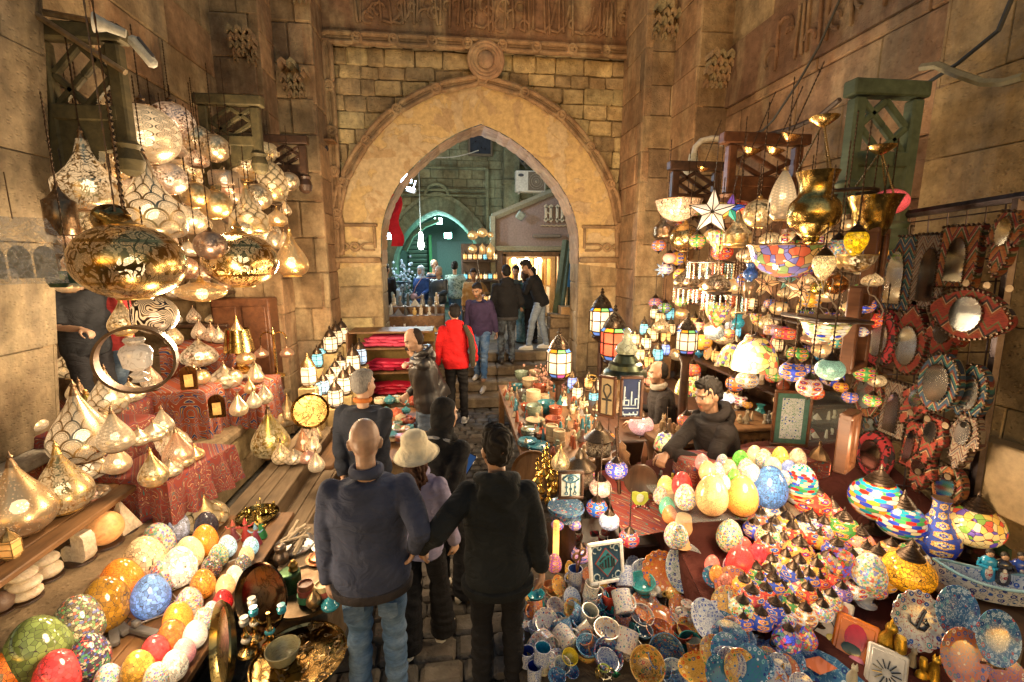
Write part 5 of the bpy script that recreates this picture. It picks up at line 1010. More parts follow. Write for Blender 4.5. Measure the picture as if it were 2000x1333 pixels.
stone_thing('heart_stone','white alabaster heart shaped lamp on the stone ledge',[prism([(-.9,-1),(.6,-1),(1,-.5),(1,.8),(.75,1.1),(.2,1.1),(-.05,.85),(-.05,.2),(-.5,.2),(-.95,-.1),(-1.05,-.6)],.8,TM((0,-.4,0)))],153,1067,28,1.15)
stone_thing('alabaster_ball','orange glowing alabaster ball on the stone ledge',[ball((0,0,0),1,20,14)],203,1032,32,1.1,(.85,.45,.18),.02)
stone_thing('alabaster_pyramid','pale alabaster pyramid at the right end of the stone ledge',[(np.array([(-1,-1,-1),(1,-1,-1),(1,1,-1),(-1,1,-1),(0,0,1.4)],float)*np.array((.8,.8,1)),[(0,3,2,1),(0,1,4),(1,2,4),(2,3,4),(3,0,4)])],237,1010,27,1.15)
stone_thing('stone_ball','dull brown stone ball at the left picture edge',[ball((0,0,0),1,18,12)],3,1175,20,1.1,(.22,.15,.12))
p,Rr=rest(20,1066,20,1.2,flat(.975));lantern(p,Rr*.8,AMB,.15,'small square gold lantern at the left edge of the plank shelf',4,(.45,.3,.12))
p,Rr=rest(400,1005,42,.7,EB);lampthing('onion',p,Rr,'scale',GOLD,.35,'wide golden scale dome at the far end of the egg bench','lamp',metal=GOLD)
BT=.46
def table_round(c,r,z,lab,mat='brass',col=(.28,.2,.12)):
 t=tag(empty('tray_table',(c[0],c[1],0)),lab,'table');LK('top',GA(lathe([(0,z-.02),(r*.95,z-.02),(r,z+.012),(r*.97,z+.012),(r*.93,z),(0,z)],44)),M(mat),t,color=col)
 for k in range(4):a=PI/4+k*PI/2;LK('leg',GA(tube([(cos(a)*r*.6,sin(a)*r*.6,z-.02),(cos(a+PI*.9)*r*.55,sin(a+PI*.9)*r*.55,.0)],.018,8)),M('darkwood'),t)
 return t
c1=P(600,1152,Z=.50);table_round(c1,.235,.50,'dark round tray table with stacked onyx bowls behind the jeans','metal',(.22,.16,.10))
c2=P(585,1285,Z=.40);table_round(c2,.235,.40,'big brass tray table full of ankh charms at the bottom','brass',(.62,.43,.18))
g=G();rd=random.Random(3)
def ankh(s):return[torus(.35*s,.1*s,(0,.55*s,0),12,5,(0,0,0),1.25),box((0,-.35*s,0),(.2*s,1.1*s,.12*s)),box((0,.08*s,0),(.85*s,.2*s,.12*s))]
for i in range(46):
 a,q=rd.uniform(0,2*PI),.22*math.sqrt(rd.random());x,y=c2[0]+cos(a)*q,c2[1]+sin(a)*q
 if cos(a)*q<-.06:continue
 gg=G();s=rd.uniform(.016,.045)
 for k in ankh(s):gg.add(k)
 tag(LK('ankh_charm',gg,M('metal'),loc=(x,y,.405+rd.uniform(.004,.02)),rot=(rd.uniform(-.3,.3),rd.uniform(-.3,.3),rd.uniform(0,6)),color=(.34,.24,.13)),'brass ankh charm lying on the big brass tray','charm','ankh charms on the brass tray')
p=np.array((c2[0]-.07,c2[1]-.02,.445));
def bowl_mesh():return cached("bowl'bowl'",lambda:GA(lathe([(0,-.5),(.45,-.55),(.5,-.5),(.8,-.15),(1,.5),(.94,.52),(.76,-.08),(.42,-.38),(0,-.4)],28)),60)
tag(link('charm_bowl',bowl_mesh(),M('onyx'),loc=p,sc=.085,color=(.42,.38,.22)),'greenish stone bowl of tiny charms in the middle of the brass tray','bowl')
p=P(515,1165,Y=2.42);tray(p+np.array((0,0,0)),.185,(1.25,.12,-.5),'large dark engraved tray leaning upright next to the egg bench',(.12,.08,.045),'brass')
p=P(440,1258,Y=1.98);tray(p,.19,(1.35,.1,-.98),'old greenish brass tray with a scalloped rim leaning by the egg bench',(.30,.24,.10),'brass')
def candelabra(px,py,Z,lab,cc,arms=2,h=.2):
 p=P(px,py,Z=Z);t=tag(empty('candelabra',p),lab,'candelabra');q=lambda nm,g,m,c:link(nm,mesh(nm,g),M(m),t,color=c)
 q('stem',GA(lathe([(.05,0),(.045,.015),(.015,.03),(.02,.06),(.01,.08),(.022,.11),(.01,.13),(.01,h)],14)),'brass',GOLD)
 for s in((-1,1)if arms==2 else(0,)):
  if s:q('arm',GA(tube([(0,0,h*.75),(s*.03,0,h*.7),(s*.06,0,h*.8),(s*.07,0,h*.98)],.005,6)),'brass',GOLD)
  q('cup',GA(lathe([(.008,-.02),(.022,-.01),(.024,.012),(.014,.022),(.02,.032)],14),M=TM((s*.07,0,h+.01))),'glaze',cc)
 q('collar',GA(ball((0,0,h*.45),(.026,.026,.018))),'glaze',cc);return t
candelabra(530,1262,.42,'brass candelabra with turquoise cups standing on the brass tray',(.04,.32,.42))
candelabra(484,1275,.42,'candle holder with white stone cups by the old greenish tray',(.55,.5,.42),1,.17);candelabra(500,1245,.42,'second white cupped candle holder behind the first one',(.5,.46,.38),1,.2)
for i,(px,py,hw,col,lab)in enumerate(((600,1128,15,(.25,.10,.06),'top brown onyx bowl of the left stack'),(601,1142,16,(.45,.11,.08),'red onyx bowl in the middle of the left stack'),(598,1158,18,(.07,.32,.17),'green onyx bowl at the bottom of the left stack'),(631,1130,15,(.72,.55,.28),'cream onyx bowl on top of the second stack'),(633,1150,15,(.5,.13,.09),'red onyx bowl in the second stack'),(630,1168,15,(.05,.25,.27),'teal onyx bowl at the foot of the second stack'),(658,1126,14,(.03,.3,.4),'turquoise bowl on top of the stack next to the jeans'),(657,1148,14,(.6,.5,.2),'yellow onyx bowl under the turquoise one by the jeans'))):
 col_i=0 if i<3 else 1 if i<6 else 2;lvl=(2,1,0,2,1,0,1,0)[i];base=P((599,631,657)[col_i],(1170,1172,1160)[col_i],Z=.52);r=hw*depth(base)/F*.95
 tag(link('onyx_bowl',cached("ash'bowl'",lambda:GA(lathe([(0,-.4),(.95,-.4),(1,-.35),(1,.4),(.97,.43),(.85,.43),(.82,.2),(0,.18)],26))),M('onyx'),loc=(base[0],base[1],.515+r*.42+lvl*r*.86),sc=r,color=col),lab,'bowl')
for lab,px,py,Z,col,s,pr in(('small turquoise lidded pot on the dark tray table',646,1192,.505,(.04,.3,.4),.05,[(.5,0),(.6,.1),(1,.5),(1,.8),(.6,1.1),(.7,1.2),(.3,1.5),(.15,1.6),(.2,1.75),(0,1.9)]),('pierced brass incense ball on feet on the dark tray table',615,1190,.505,(.3,.2,.1),.045,[(.4,0),(.2,.3),(.9,.7),(1,1.2),(.85,1.7),(.3,2.3),(.1,2.6),(.05,3.0)]),('dark green cylinder box at the back of the dark tray table',567,1150,.5,(.07,.14,.07),.065,[(1,0),(1,1.7),(.9,1.8),(0,1.85)]),('small brass coffee pot on top of the green cylinder',573,1112,.622,(.5,.33,.1),.028,[(1,0),(.8,.5),(1,1.2),(.5,1.6),(.6,2),(0,2.2)]),('dark pewter jug beside the silver tray',550,1098,.5,(.2,.16,.13),.05,[(.8,0),(1,.8),(.6,1.6),(.8,2.2),(.4,2.5)])):
 p=P(px,py,Z=Z);tag(LK('small_pot',GA(lathe(smooth_prof(pr,20),20)),M('glaze' if 'turquoise' in lab else 'metal'),loc=p,sc=s,color=col),lab,'pot')
for i,(px,py,r,lab)in enumerate(((625,1093,.07,'shiny copper pot with a domed lid behind the onyx bowls'),(655,1105,.05,'smaller copper dish half hidden by the navy jacket'),(640,1066,.085,'silver plated dish with a glass dome behind the copper pot'))):
 p=P(px,py,Z=.5);t_=tag(empty('covered_dish',p,sc=r),lab,'dish');c=COP if i<2 else(.6,.58,.55)
 LK('dish',GA(lathe([(.5,-.1),(1.1,.05),(1.25,.2),(1.0,.22),(.9,.1),(0,.05)],28)),M('metal'),t_,color=c);LK('lid',GA(lathe([(.98,.2),(.9,.45),(.5,.62),(.15,.68),(.1,.8),(.16,.9),(0,1)],28)),M('metal')if i<2 else M('glass'),t_,color=c)
p=P(577,1068,Z=.5);tray(p,.13,(0,0,0),'oval silver tray heaped with bone handled knives',(.6,.6,.62),'metal')
for i in range(12):rd=random.Random(i+50);tag(LK('bone_handle',GA(tube([(-.09,0,0),(0,0,.004),(.05,.004,.006),(.09,.0,.0)],[.008,.011,.009,.014],7)),M('tint'),loc=(p[0]+rd.uniform(-.05,.05),p[1]+rd.uniform(-.05,.05),p[2]+.025+.006*i),rot=(rd.uniform(-.2,.2),rd.uniform(-.5,.2),rd.uniform(.6,1.5)),color=(.42,.33,.22)),'carved bone handled knife heaped on the oval silver tray','knife','bone handled knives on the silver tray')
g=GA(cbox((-.98,2.9,.26),(.42,.85,.47),.02));tag(LK('side_table',g,M('oldwood')),'low wooden crate under the silver tray and copper pots','crate')
for i,(x,y,c,c2_)in enumerate(((1340,460,(.5,.12,.08),(.35,.1,.12)),(1410,450,(.5,.06,.06),(.45,.05,.04)),(1500,440,(.55,.4,.08),(.05,.35,.12)),(1470,480,(.2,.35,.5),(.4,.06,.1)))):
 p,Rr=rest(*l(x,y),9,2.4,EB);t_=tag(empty('puppet',p,(0,0,uni(-.6,.6)),Rr),('pinkish','red','green and yellow','blue and red')[i]+' dancing doll at the far end of the egg bench','doll')
 LK('body',GA(lathe([(1.1,-2.4),(.9,-1.5),(.5,-.3),(.55,.4),(.25,.8)],12)),M('tint'),t_,color=c2_);LK('head',GA(ball((0,0,1.15),.42)),M('tint'),t_,color=(.5,.28,.17));LK('hat',GA(lathe([(.5,1.25),(.3,1.8),(.05,2.6)],12)),M('tint'),t_,color=c)
 for s_ in(-1,1):LK('arm',GA(tube([(s_*.4,0,.4),(s_*1.1,-.2,.5),(s_*1.6,-.1,1.0)],.16,6)),M('tint'),t_,color=c)
rd=random.Random(12);p=P(*l(1480,370),Z=.52);tray((p[0],p[1],.505),.15,(0,0,0),'greenish tray of brass ornaments at the far end of the egg bench',(.3,.25,.1))
for i in range(14):
 a=rd.uniform(0,6.3);q=rd.uniform(.02,.12);k=i%3
 pr=([(.5,0),(.15,.3),(.4,1.0),(.15,1.6),(.3,2.2),(0,2.5)],[(.8,0),(1,.5),(.5,1.1),(.2,1.4),(.35,1.6)],[(.4,0),(.1,.4),(.1,2.6),(.3,2.8),(0,3.2)])[k]
 tag(link('brass_ornament',cached("orn%d'ornament'"%k,lambda:GA(lathe(pr,12))),M('brass'),loc=(p[0]+cos(a)*q,p[1]+sin(a)*q,.512),sc=rd.uniform(.022,.034),color=(.5,.38,.12)),('small brass candle stick','small squat brass vase','slim brass spindle')[k]+' crowded on the greenish tray','ornament','brass ornaments on the greenish tray, '+('candle sticks','vases','spindles')[k])
LT=flat(.64)
for(px,py,r,lab)in((770,865,.42,'round wooden table of pottery dishes between the shoppers'),(775,815,.36,'small table of pottery behind the round wooden one')):
 c=P(px,py,Z=.62);t_=tag(empty('pottery_table',(c[0],c[1],0)),lab,'table');LK('top',GA(lathe([(0,.58),(r,.58),(r+.01,.6),(r,.62),(0,.62)],36)),M('wood'),t_);LK('base',GA(lathe([(r*.7,0),(r*.72,.3),(r*.68,.58)],24)),M('tint'),t_,color=(.3,.2,.1))
POT=[(.05,.22,.26),(.42,.10,.05),(.22,.3,.2),(.55,.42,.26),(.62,.5,.33),(.35,.08,.05),(.1,.3,.34),(.5,.2,.1)]
CN=['teal','brick red','sage green','tan','cream','dark red','sea blue','orange']
rd=random.Random(77);n=0
for i in range(34):
 px,py=rd.uniform(742,806),rd.uniform(775,862);k=i%8;p,Rr=rest(px,py,rd.uniform(8.5,12),.42,LT)
 pr=[(0,-.4),(.9,-.4),(1,-.3),(1,.35),(.95,.42),(.84,.4),(.8,.1),(0,.05)]if i%3 else[(.5,-.4),(.7,-.4),(1,.1),(.9,.5),(.4,.8),(.15,1.0),(0,1.1)]
 tag(link('pottery_dish',cached("pd%d'dish'"%bool(i%3),lambda:GA(lathe(pr,20))),M('glaze'),loc=p,sc=Rr,color=POT[k]),'small %s glazed %s on the tables between the shoppers'%(CN[k],'ash dish' if i%3 else 'lidded pot'),'pottery','%s %s on the left pottery tables'%(CN[k],'dishes' if i%3 else 'lidded pots'))
for j,(px,py,hw,c1_,c2_,lab)in enumerate(((758,858,17,(.03,.2,.25),(.6,.45,.28),'teal topped'),(787,860,15,(.4,.12,.07),(.5,.2,.1),'red'),(783,845,14,(.45,.2,.12),(.55,.4,.25),'brown'),(762,840,14,(.3,.1,.06),(.45,.25,.15),'dark red'))):
 p,Rr=rest(px,py,hw,.1,flat(.64))
 for k in range(4):tag(link('plate',cached("pl'plate'",lambda:GA(lathe([(0,-.1),(.5,-.12),(.95,.06),(1,.1),(.94,.1),(.5,-.06),(0,-.05)],26))),M('glaze'),loc=(p[0],p[1],.65+k*Rr*.17),sc=Rr,color=c1_ if k>2 else c2_),'stacked saucer in the %s pile at the front of the round wooden table'%lab,'plate',lab+' pile of saucers')
rk=tag(empty('shelf_rack',(-1.0,7.0,0)),'wooden rack with shelves of red packets behind the man on the phone','shelf rack')
for z in(.35,.72,1.1,1.35):LK('shelf',GA(cbox((0,.25,z),(1.25,.5,.03),.005)),M('wood'),rk)
LK('back_panel',GA(box((0,.52,.68),(1.25,.02,1.35))),M('tint'),rk,color=(.35,.22,.05));LK('side_panel',GA(cbox((-.62,.2,.68),(.03,.62,1.36),.005)),M('wood'),rk)
rd=random.Random(5)
for k,z in enumerate((.38,.75,1.13)):
 for i in range(9):
  tag(link('red_packet',cached("pk%d'packet'"%(i%3),lambda:GA(cbox((0,0,0),(.3,.2,.05),.02,(.05*(i%3),.1*(i%2),0)))),M('leather'),loc=(-1.35+.085*i,7.12+rd.uniform(-.05,.05),z+.03+.05*(i%3)),rot=(0,0,rd.uniform(-.4,.4)),color=((.42,.01,.03),(.5,.02,.06),(.55,.06,.12))[k]),('dark red packet piled on the bottom shelf behind the man on the phone','red packet piled on the middle shelf behind the man on the phone','pinkish red packet piled on the top shelf behind the man on the phone')[k],'packet','red packets, shelf %s'%('one','two','three')[k])
sv=tag(empty('souvenir_table',(-1.2,8.4,.72)),'long table crowded with stone figurines left of the steps','table')
LK('top',GA(cbox((0,.3,.42),(1.9,1.5,.04),.01)),M('wood'),sv);LK('cloth',GA(box((0,-.44,.2),(1.88,.02,.42))),M('cloth'),sv,color=(.3,.25,.2))
LK('riser',GA(cbox((0,.55,.55),(1.9,.35,.22),.01)).add(cbox((0,.9,.62),(1.9,.35,.36),.01)),M('wood'),sv)
FIG=dict(cat=lambda g:g.add(loft([((0,0,0),(.5,0,0),(0,.7,0)),((0,.05,.5),(.45,0,0),(0,.6,0)),((0,-.1,1.1),(.36,0,0),(0,.38,0)),((0,-.2,1.5),(.22,0,0),(0,.22,0)),((0,-.28,1.75),(.3,0,0),(0,.34,0)),((0,-.28,2.0),(.24,0,0),(0,.26,0)),((0,-.26,2.12),(.08,0,0),(0,.1,0))],12)).add(lathe([(.14,0),(.02,.4)],6),M=TM((.16,-.22,1.98))).add(lathe([(.14,0),(.02,.4)],6),M=TM((-.16,-.22,1.98))).add(tube([(.15,-.5,0),(.14,-.42,.9)],[.12,.1],6)).add(tube([(-.15,-.5,0),(-.14,-.42,.9)],[.12,.1],6)),pyramid=lambda g:g.add((np.array([(-.8,-.8,0),(.8,-.8,0),(.8,.8,0),(-.8,.8,0),(0,0,1.5)]),[(0,3,2,1),(0,1,4),(1,2,4),(2,3,4),(3,0,4)])),obelisk=lambda g:g.add((np.array([(-.3,-.3,0),(.3,-.3,0),(.3,.3,0),(-.3,.3,0),(-.16,-.16,2),(.16,-.16,2),(.16,.16,2),(-.16,.16,2),(0,0,2.3)]),[(0,3,2,1),(0,1,5,4),(1,2,6,5),(2,3,7,6),(3,0,4,7),(4,5,8),(5,6,8),(6,7,8),(7,4,8)])),bust=lambda g:g.add(loft([((0,0,0),(.6,0,0),(0,.4,0)),((0,0,.5),(.5,0,0),(0,.3,0)),((0,0,.75),(.2,0,0),(0,.2,0)),((0,-.05,1.1),(.32,0,0),(0,.34,0)),((0,.05,1.5),(.36,0,0),(0,.36,0)),((0,.15,2.0),(.3,0,0),(0,.3,0))],12)),sitting=lambda g:g.add(loft([((0,0,0),(.5,0,0),(0,.6,0)),((0,0,.6),(.45,0,0),(0,.55,0)),((0,.15,.7),(.4,0,0),(0,.3,0)),((0,.2,1.5),(.42,0,0),(0,.26,0)),((0,.18,1.65),(.15,0,0),(0,.15,0)),((0,.14,1.95),(.24,0,0),(0,.26,0)),((0,.2,2.3),(.2,0,0),(0,.2,0))],12)),jar=lambda g:g.add(lathe([(.4,0),(.55,.6),(.5,1.1),(.3,1.2),(.36,1.5),(.2,1.85),(0,1.9)],14)))
def fig_mesh(k):return cached("fig%s'figurine'"%k,lambda:FIG[k](G()),60)
def figurine(k,c,s,mat,col,lab,group=None,rz=0):return tag(link(k+'_figurine' if k not in('pyramid','obelisk')else 'stone_'+k,fig_mesh(k),M(mat),loc=c,sc=s,rot=(0,0,rz),color=col),lab,'figurine',group)
rd=random.Random(8);KS=list(FIG);MC={'cream':(.6,.5,.36),'grey':(.22,.21,.2),'yellow':(.62,.42,.15),'dark':(.08,.08,.08),'white':(.62,.58,.5)}
for row,(z,y,n,s)in enumerate(((1.165,8.2,11,.065),(1.385,8.92,13,.085),(1.525,9.28,13,.10))):
 for i in range(n):
  k=KS[(i*5+row*2)%6]if row else('pyramid','jar','cat','bust','obelisk')[i%5];cn=('yellow','cream','white','grey','dark')[(i+row)%5]if row<2 else('cream','grey','dark')[i%3]
  figurine(k,(-2.1+i*(1.85/n)+rd.uniform(-.02,.02),y+rd.uniform(-.06,.06),z),s*rd.uniform(.85,1.15),'onyx' if cn!='dark' else 'tint',MC[cn],'small %s stone %s in the %s row of the souvenir table'%(cn,k.replace('sitting','seated figure'),('front','middle','back')[row]),'%s %s figurines, %s row'%(cn,k,('front','middle','back')[row]),rd.uniform(-.5,.5))
g=G();rd=random.Random(21);cc=P(785,560,Y=11.0)
for i in range(170):g.add(ball((rd.gauss(0,.18),rd.gauss(0,.12),rd.gauss(0,.28)),rd.uniform(.018,.045),6,4))
tag(LK('trinket_garland',g,M('glaze'),loc=cc,color=(.45,.58,.68)),'hanging mass of blue white trinkets beside the left edge of the arch','garland',kind='stuff')
tag(LK('trinket_stand',GA(lathe([(.25,0),(.3,.05),(.06,.2),(.05,1.1),(.2,1.2)],12)),M('metal'),loc=(cc[0],cc[1],.72),color=(.2,.3,.4)),'dim blue metal stand below the mass of trinkets','stand')
cl=P(938,560,Y=12.0);tag(LK('lamp_rack',GA(cbox((0,.3,1.0),(.95,.1,2.2),.02)).add(cbox((0,0,.6),(.9,.5,.04),.01)).add(cbox((0,0,1.15),(.9,.5,.04),.01)).add(cbox((0,0,1.65),(.9,.5,.04),.01)),M('darkwood'),loc=(cl[0],cl[1],.72)),'dark rack of glowing lanterns between the second arch and the pink shop','rack')
for k,z in enumerate((.62,1.17,1.67)):
 for i in range(7):lantern((cl[0]-.38+i*.127,cl[1]-.12+.1*(i%2),.72+z+.115),.058,(WHT,AQ,AMB,WHT,AMB)[(i+k)%5],.9,'small glowing lantern on the %s shelf of the far lamp rack'%('lower','middle','upper')[k],6,group='far lanterns, %s shelf'%('lower','middle','upper')[k])
for i,(px,py,hw,sh_,lab)in enumerate(((923,460,10,'globe','left pierced globe'),(942,455,10,'globe','higher pierced globe'),(923,487,9,'globe','lowest pierced globe'),(958,459,6,'globe','small copper globe'),(942,487,6,'cyl','dim cylinder lantern'),(958,490,8,'cyl','gold cylinder lantern'))):
 p=P(px,py,Y=11.6);lampthing(sh_,p,hw*depth(p)/F,'dots',GOLD,.6,lab+' hanging over the far lamp rack','hanging lamp',chain=.4)
tag(LK('leaning_beam',GA(tube([P(1075,690,Y=8.9),P(1105,470,Y=9.4)],.07,4)).add(tube([P(1088,690,Y=9.0),P(1112,480,Y=9.5)],.05,4)),M('greenwood')),'old green plank leaning against the right jamb beyond the steps','plank')
tag(LK('cardboard_box',GA(cbox((0,0,0),(.3,.3,.4),.01)),M('tint'),loc=P(1107,618,Y=8.8),color=(.45,.27,.12)),'brown cardboard box on a pile by the right jamb','box')
tag(LK('crate_pile',GA(cbox((0,0,.2),(.5,.5,.4),.02)).add(cbox((.05,0,.5),(.55,.4,.2),.02)).add(cbox((0,-.1,.63),(.5,.3,.06),.01,(0,.1,0))),M('oldwood'),loc=(P(1095,690,Y=8.7)[0],8.8,.72)),'pile of boards and crates under the cardboard box','crates')
# ================================================================ right: hanging lamps
def proj(p):
 v=np.array(p,float)-CAM;k=v@FW;return np.array((1000+F*(v@RT)/k,666.5-F*(v@UP)/k))
RG='lamps hanging over the right stall'
MULTI=(.85,.65,.4)
hang([('globe',1483,418,30,2.45,'arab',GOLD,.45,.7,'golden globe lamp with green glass flower, left of the honeycomb lantern'),('bowl',1325,405,45,2.6,'mos',(.8,.6,.45),.25,0,'shallow white and orange leaded glass bowl lamp, farthest left of the right stall'),('globe',1338,465,29,2.7,'goldbig',GOLD,.4,.8,'engraved gold round lamp hanging left of the white star'),('genie',1302,445,25,2.75,'arabdark',BRZ,.25,.8,'bell topped bronze lamp beside the right pilaster'),('genie',1440,458,27,2.6,'arabdark',GOLD,.5,.8,'gold pointed lamp with pierced scrolls below the white star'),('shield',1404,470,21,2.75,'tiffany',MULTI,.5,.8,'cone of stained glass hanging behind the white star'),('oblate',1546,468,21,2.7,'mosflower',(.95,.75,.45),.8,.8,'glowing mosaic ball with red flowers above the big stained glass bowl'),('bowl',1534,500,69,2.25,'tiffdark',MULTI,.22,0,'wide shallow stained glass bowl of red, blue and green pieces'),('eggdown',1609,518,22,2.2,'mos',(.98,.82,.5),1.0,.5,'cream mosaic acorn shaped lamp hanging right of the big bowl'),('eggdown',1672,472,22,2.35,'mosbig',(.9,.68,.04),.8,.6,'bright yellow mosaic acorn shaped lamp'),('eggdown',1636,485,19,2.5,'mosmulti',(.6,.6,.5),.6,.6,'many coloured mosaic acorn lamp between the yellow and the cream ones'),('bowl',1668,510,38,2.6,'arabdark',GOLD,.4,0,'pierced brass bowl lamp under the yellow acorn lamp'),('oblate',1565,528,22,2.8,'mosflower',(.5,.15,.3),.5,.8,'purple red mosaic ball just under the big stained glass bowl'),('onion',1340,548,25,2.5,'arabdark',BRZ,.6,.8,'dark silver domed lamp with bead tassels, left one'),('onion',1400,555,27,2.4,'arabdark',BRZ,.6,.8,'dark silver domed lamp with bead tassels, right one'),('onion',1384,540,17,2.75,'arabdark',(.5,.4,.3),.5,.8,'smaller silver dome lamp between the two tasselled ones'),('shield',1401,612,24,2.4,'tiffany',(.9,.6,.3),.75,.3,'shield shaped stained glass lamp with blue scrolls'),('oblate',1395,650,19,2.5,'mos',(.65,.72,.7),.5,.2,'grey white lace patterned ball below the shield shaped lamp'),('cyl',1466,560,13,2.5,'arabdark',BRZ,.4,.6,'small dark lantern behind the blue glass vase lamp'),('vase',1466,532,14,2.35,'mos',(.05,.16,.5),.25,.6,'cobalt blue glass vase lamp hanging under the big bowl'),('vase',1442,628,12,2.55,'mos',(.05,.5,.65),.5,.6,'turquoise glass vase lamp beside the tulip dome'),('oblate',1424,652,12,2.7,'mosflower',(.95,.55,.2),.7,.5,'tiny amber mosaic ball left of the turquoise vase'),('shield',1475,622,11,2.6,'tiffany',(.9,.5,.25),.5,.5,'tiny pointed leaded glass lantern right of the turquoise vase'),('dome',1475,690,43,2.15,'tiffany',(1,.85,.45),.6,.9,'big stained glass dome lampshade with red and blue tulips'),('dome',1432,692,28,2.45,'tiffany',(.9,.75,.35),.55,.8,'second stained glass dome half hidden behind the tulip dome'),('drum',1534,652,18,2.4,'mosflower',(.85,.08,.12),.75,.7,'red and green mosaic drum lamp'),('drum',1509,645,16,2.6,'mosflower',(.6,.45,.55),.6,.7,'whitish mosaic drum lamp left of the red and green one'),('bowl',1612,642,43,2.25,'mosstripe',MULTI,.55,0,'deep mosaic bowl lamp in rainbow bands below a brown board'),('disc',1592,664,25,2.5,'dots',COP,.5,.5,'flat copper disc lamp under the rainbow bowl'),('turkh',1548,726,24,2.15,'mosflower',(.04,.12,.6),.75,.5,'blue rosette mosaic globe hanging above the framed tile picture'),('turkh',1580,756,23,2.05,'mosflower',(.85,.6,.55),.75,.5,'white and coral mosaic globe hanging lowest by the tile picture'),('turkh',1621,722,26,2.1,'mosfine',(.45,.72,.62),.6,.5,'mint mosaic globe with a coral patch'),('turkh',1634,668,16,2.6,'mosflower',(.1,.4,.35),.6,.5,'small green mosaic globe behind the mint globe'),('globe',1599,562,16,2.4,'goldbig',(.75,.65,.05),.3,.6,'small shiny yellow metal ball'),('globe',1633,556,21,2.55,'goldbig',(.7,.22,.05),.05,.6,'plain copper orange ball right of the yellow metal ball'),('turkh',1330,590,12,2.8,'mosflower',(.15,.5,.15),.7,.5,'tiny green mosaic globe under the left tasselled dome'),('turkh',1287,480,14,2.8,'mosflower',(.85,.25,.12),.7,.5,'small red mosaic globe near the right pilaster'),('turkh',1308,505,13,2.75,'mosfine',(.95,.5,.4),.8,.5,'small salmon pink globe beneath the engraved gold round lamp'),('turkh',1362,478,12,2.9,'mosflower',(.9,.4,.1),.7,.5,'small orange mosaic globe right of the engraved gold round lamp'),('turkh',1365,640,15,2.7,'mosflower',(.9,.5,.35),.8,.4,'peach mosaic globe left of the shield shaped lamp'),('turkh',1280,592,13,2.85,'mosflower',(.2,.18,.45),.5,.4,'small dark blue mosaic globe over the cream lanterns'),('oblate',1504,470,20,2.85,'arab',GOLD,.7,.6,'lit gold ball glowing behind the golden globe with the green flower'),('oblate',1575,560,14,2.9,'arab',CREAM,1.0,.6,'bright cream ball glowing behind the star lanterns'),('oblate',1455,500,16,2.9,'dots',CREAM,1.0,.6,'bright ball lamp shining above the blue glass vase lamp'),('turkh',1352,722,16,2.75,'mosflower',(.85,.12,.1),.8,.3,'red mosaic globe of a swan neck lamp behind the young seller'),('turkh',1436,750,18,2.75,'mosflower',(.9,.25,.08),.85,.3,'orange red mosaic globe just behind the head of the young seller'),('dome',1342,752,23,2.2,'tiffany',(1,.75,.4),1.0,.3,'cream stained glass dome with a blue hem near the bearded seller'),('turkh',1340,822,17,2.1,'mosflower',(.9,.3,.25),.8,.3,'red and white mosaic globe left of the young seller'),('oblate',1420,778,15,2.15,'mosbig',(.6,.7,.9),.6,.3,'blue and white leaded ball behind the young seller'),('dome',1300,860,22,1.75,'tiffany',(.95,.9,.8),.8,.2,'white stained glass ball with a red flower by the folded hands'),('turkh',1252,830,24,1.75,'mosfine',(.9,.65,.68),.8,.5,'pale pink speckled mosaic globe right of the blue lettered picture'),('turkh',1204,917,22,1.15,'mosflower',(.06,.1,.65),.8,.4,'red and blue rosette globe highest on the iron pole'),('turkh',1173,953,22,1.05,'mosbig',(.95,.72,.6),.7,.3,'cream and pink mosaic globe left of the iron pole'),('turkh',1166,992,21,1.0,'mosflower',(.03,.25,.75),.8,.2,'bright blue rosette globe under the cream and pink one'),('turkh',1190,1018,20,1.05,'mosbig',(.85,.88,.95),.9,.2,'white mosaic globe with blue edge, lower left of the pole'),('turkh',1229,1052,20,1.15,'mosflower',(.8,.08,.15),.75,.3,'crimson and blue mosaic globe right of the pole'),('turkh',1134,1082,20,.85,'mosflower',(.8,.5,.7),.9,.3,'pink mosaic globe with a blue star above the ceramics'),('turkh',1160,925,14,1.3,'mosflower',(.5,.1,.4),.7,.3,'small violet mosaic globe behind the framed eye picture'),('turkh',1160,861,15,1.35,'mosflower',(.85,.1,.08),.9,.3,'red mosaic globe with white rings beyond the eye picture'),('turkh',1188,855,13,1.5,'mosfine',(.95,.4,.12),.8,.3,'plain orange globe right of the red ringed one')],RG,1)
p=P(1529,381,X=2.35);d_=depth(p)/F;lampthing('tall',p,25*d_,'star',CREAM,.6,'oval honeycomb brass lantern with a pointed cap','hanging lamp',RG,.6,GOLD)
def spun(px,py,X,hw,prof,mat,col,label,cat,alpha=1,chains=3,extra=None,clen=.6,nm='hanging_vase'):
 p=P(px,py,X=X);s=hw*depth(p)/F;t=tag(empty(nm,p,(0,0,0),s),label,cat)
 LK('body',GA(lathe(smooth_prof(prof,40),32)),M(mat),t,color=(*col,alpha))
 top=prof[-1]
 for k in range(chains):
  a=2*PI*k/chains+.4;v0=Vector((cos(a)*top[0]*.95,sin(a)*top[0]*.95,top[1]));v1=Vector((0,0,top[1]+1.9));dv=v1-v0
  link('chain',chain_mesh(),M('metal'),t,v0,dv.to_track_quat('Z','Y').to_euler(),(.007/s,.007/s,dv.length),(.2,.14,.06))
 LK('canopy',GA(lathe([(.02,1.7),(.2,1.78),(.5,2.0),(.55,2.1),(.3,2.12)],18)),M('brass'),t,(0,0,top[1]),color=GOLD);return t
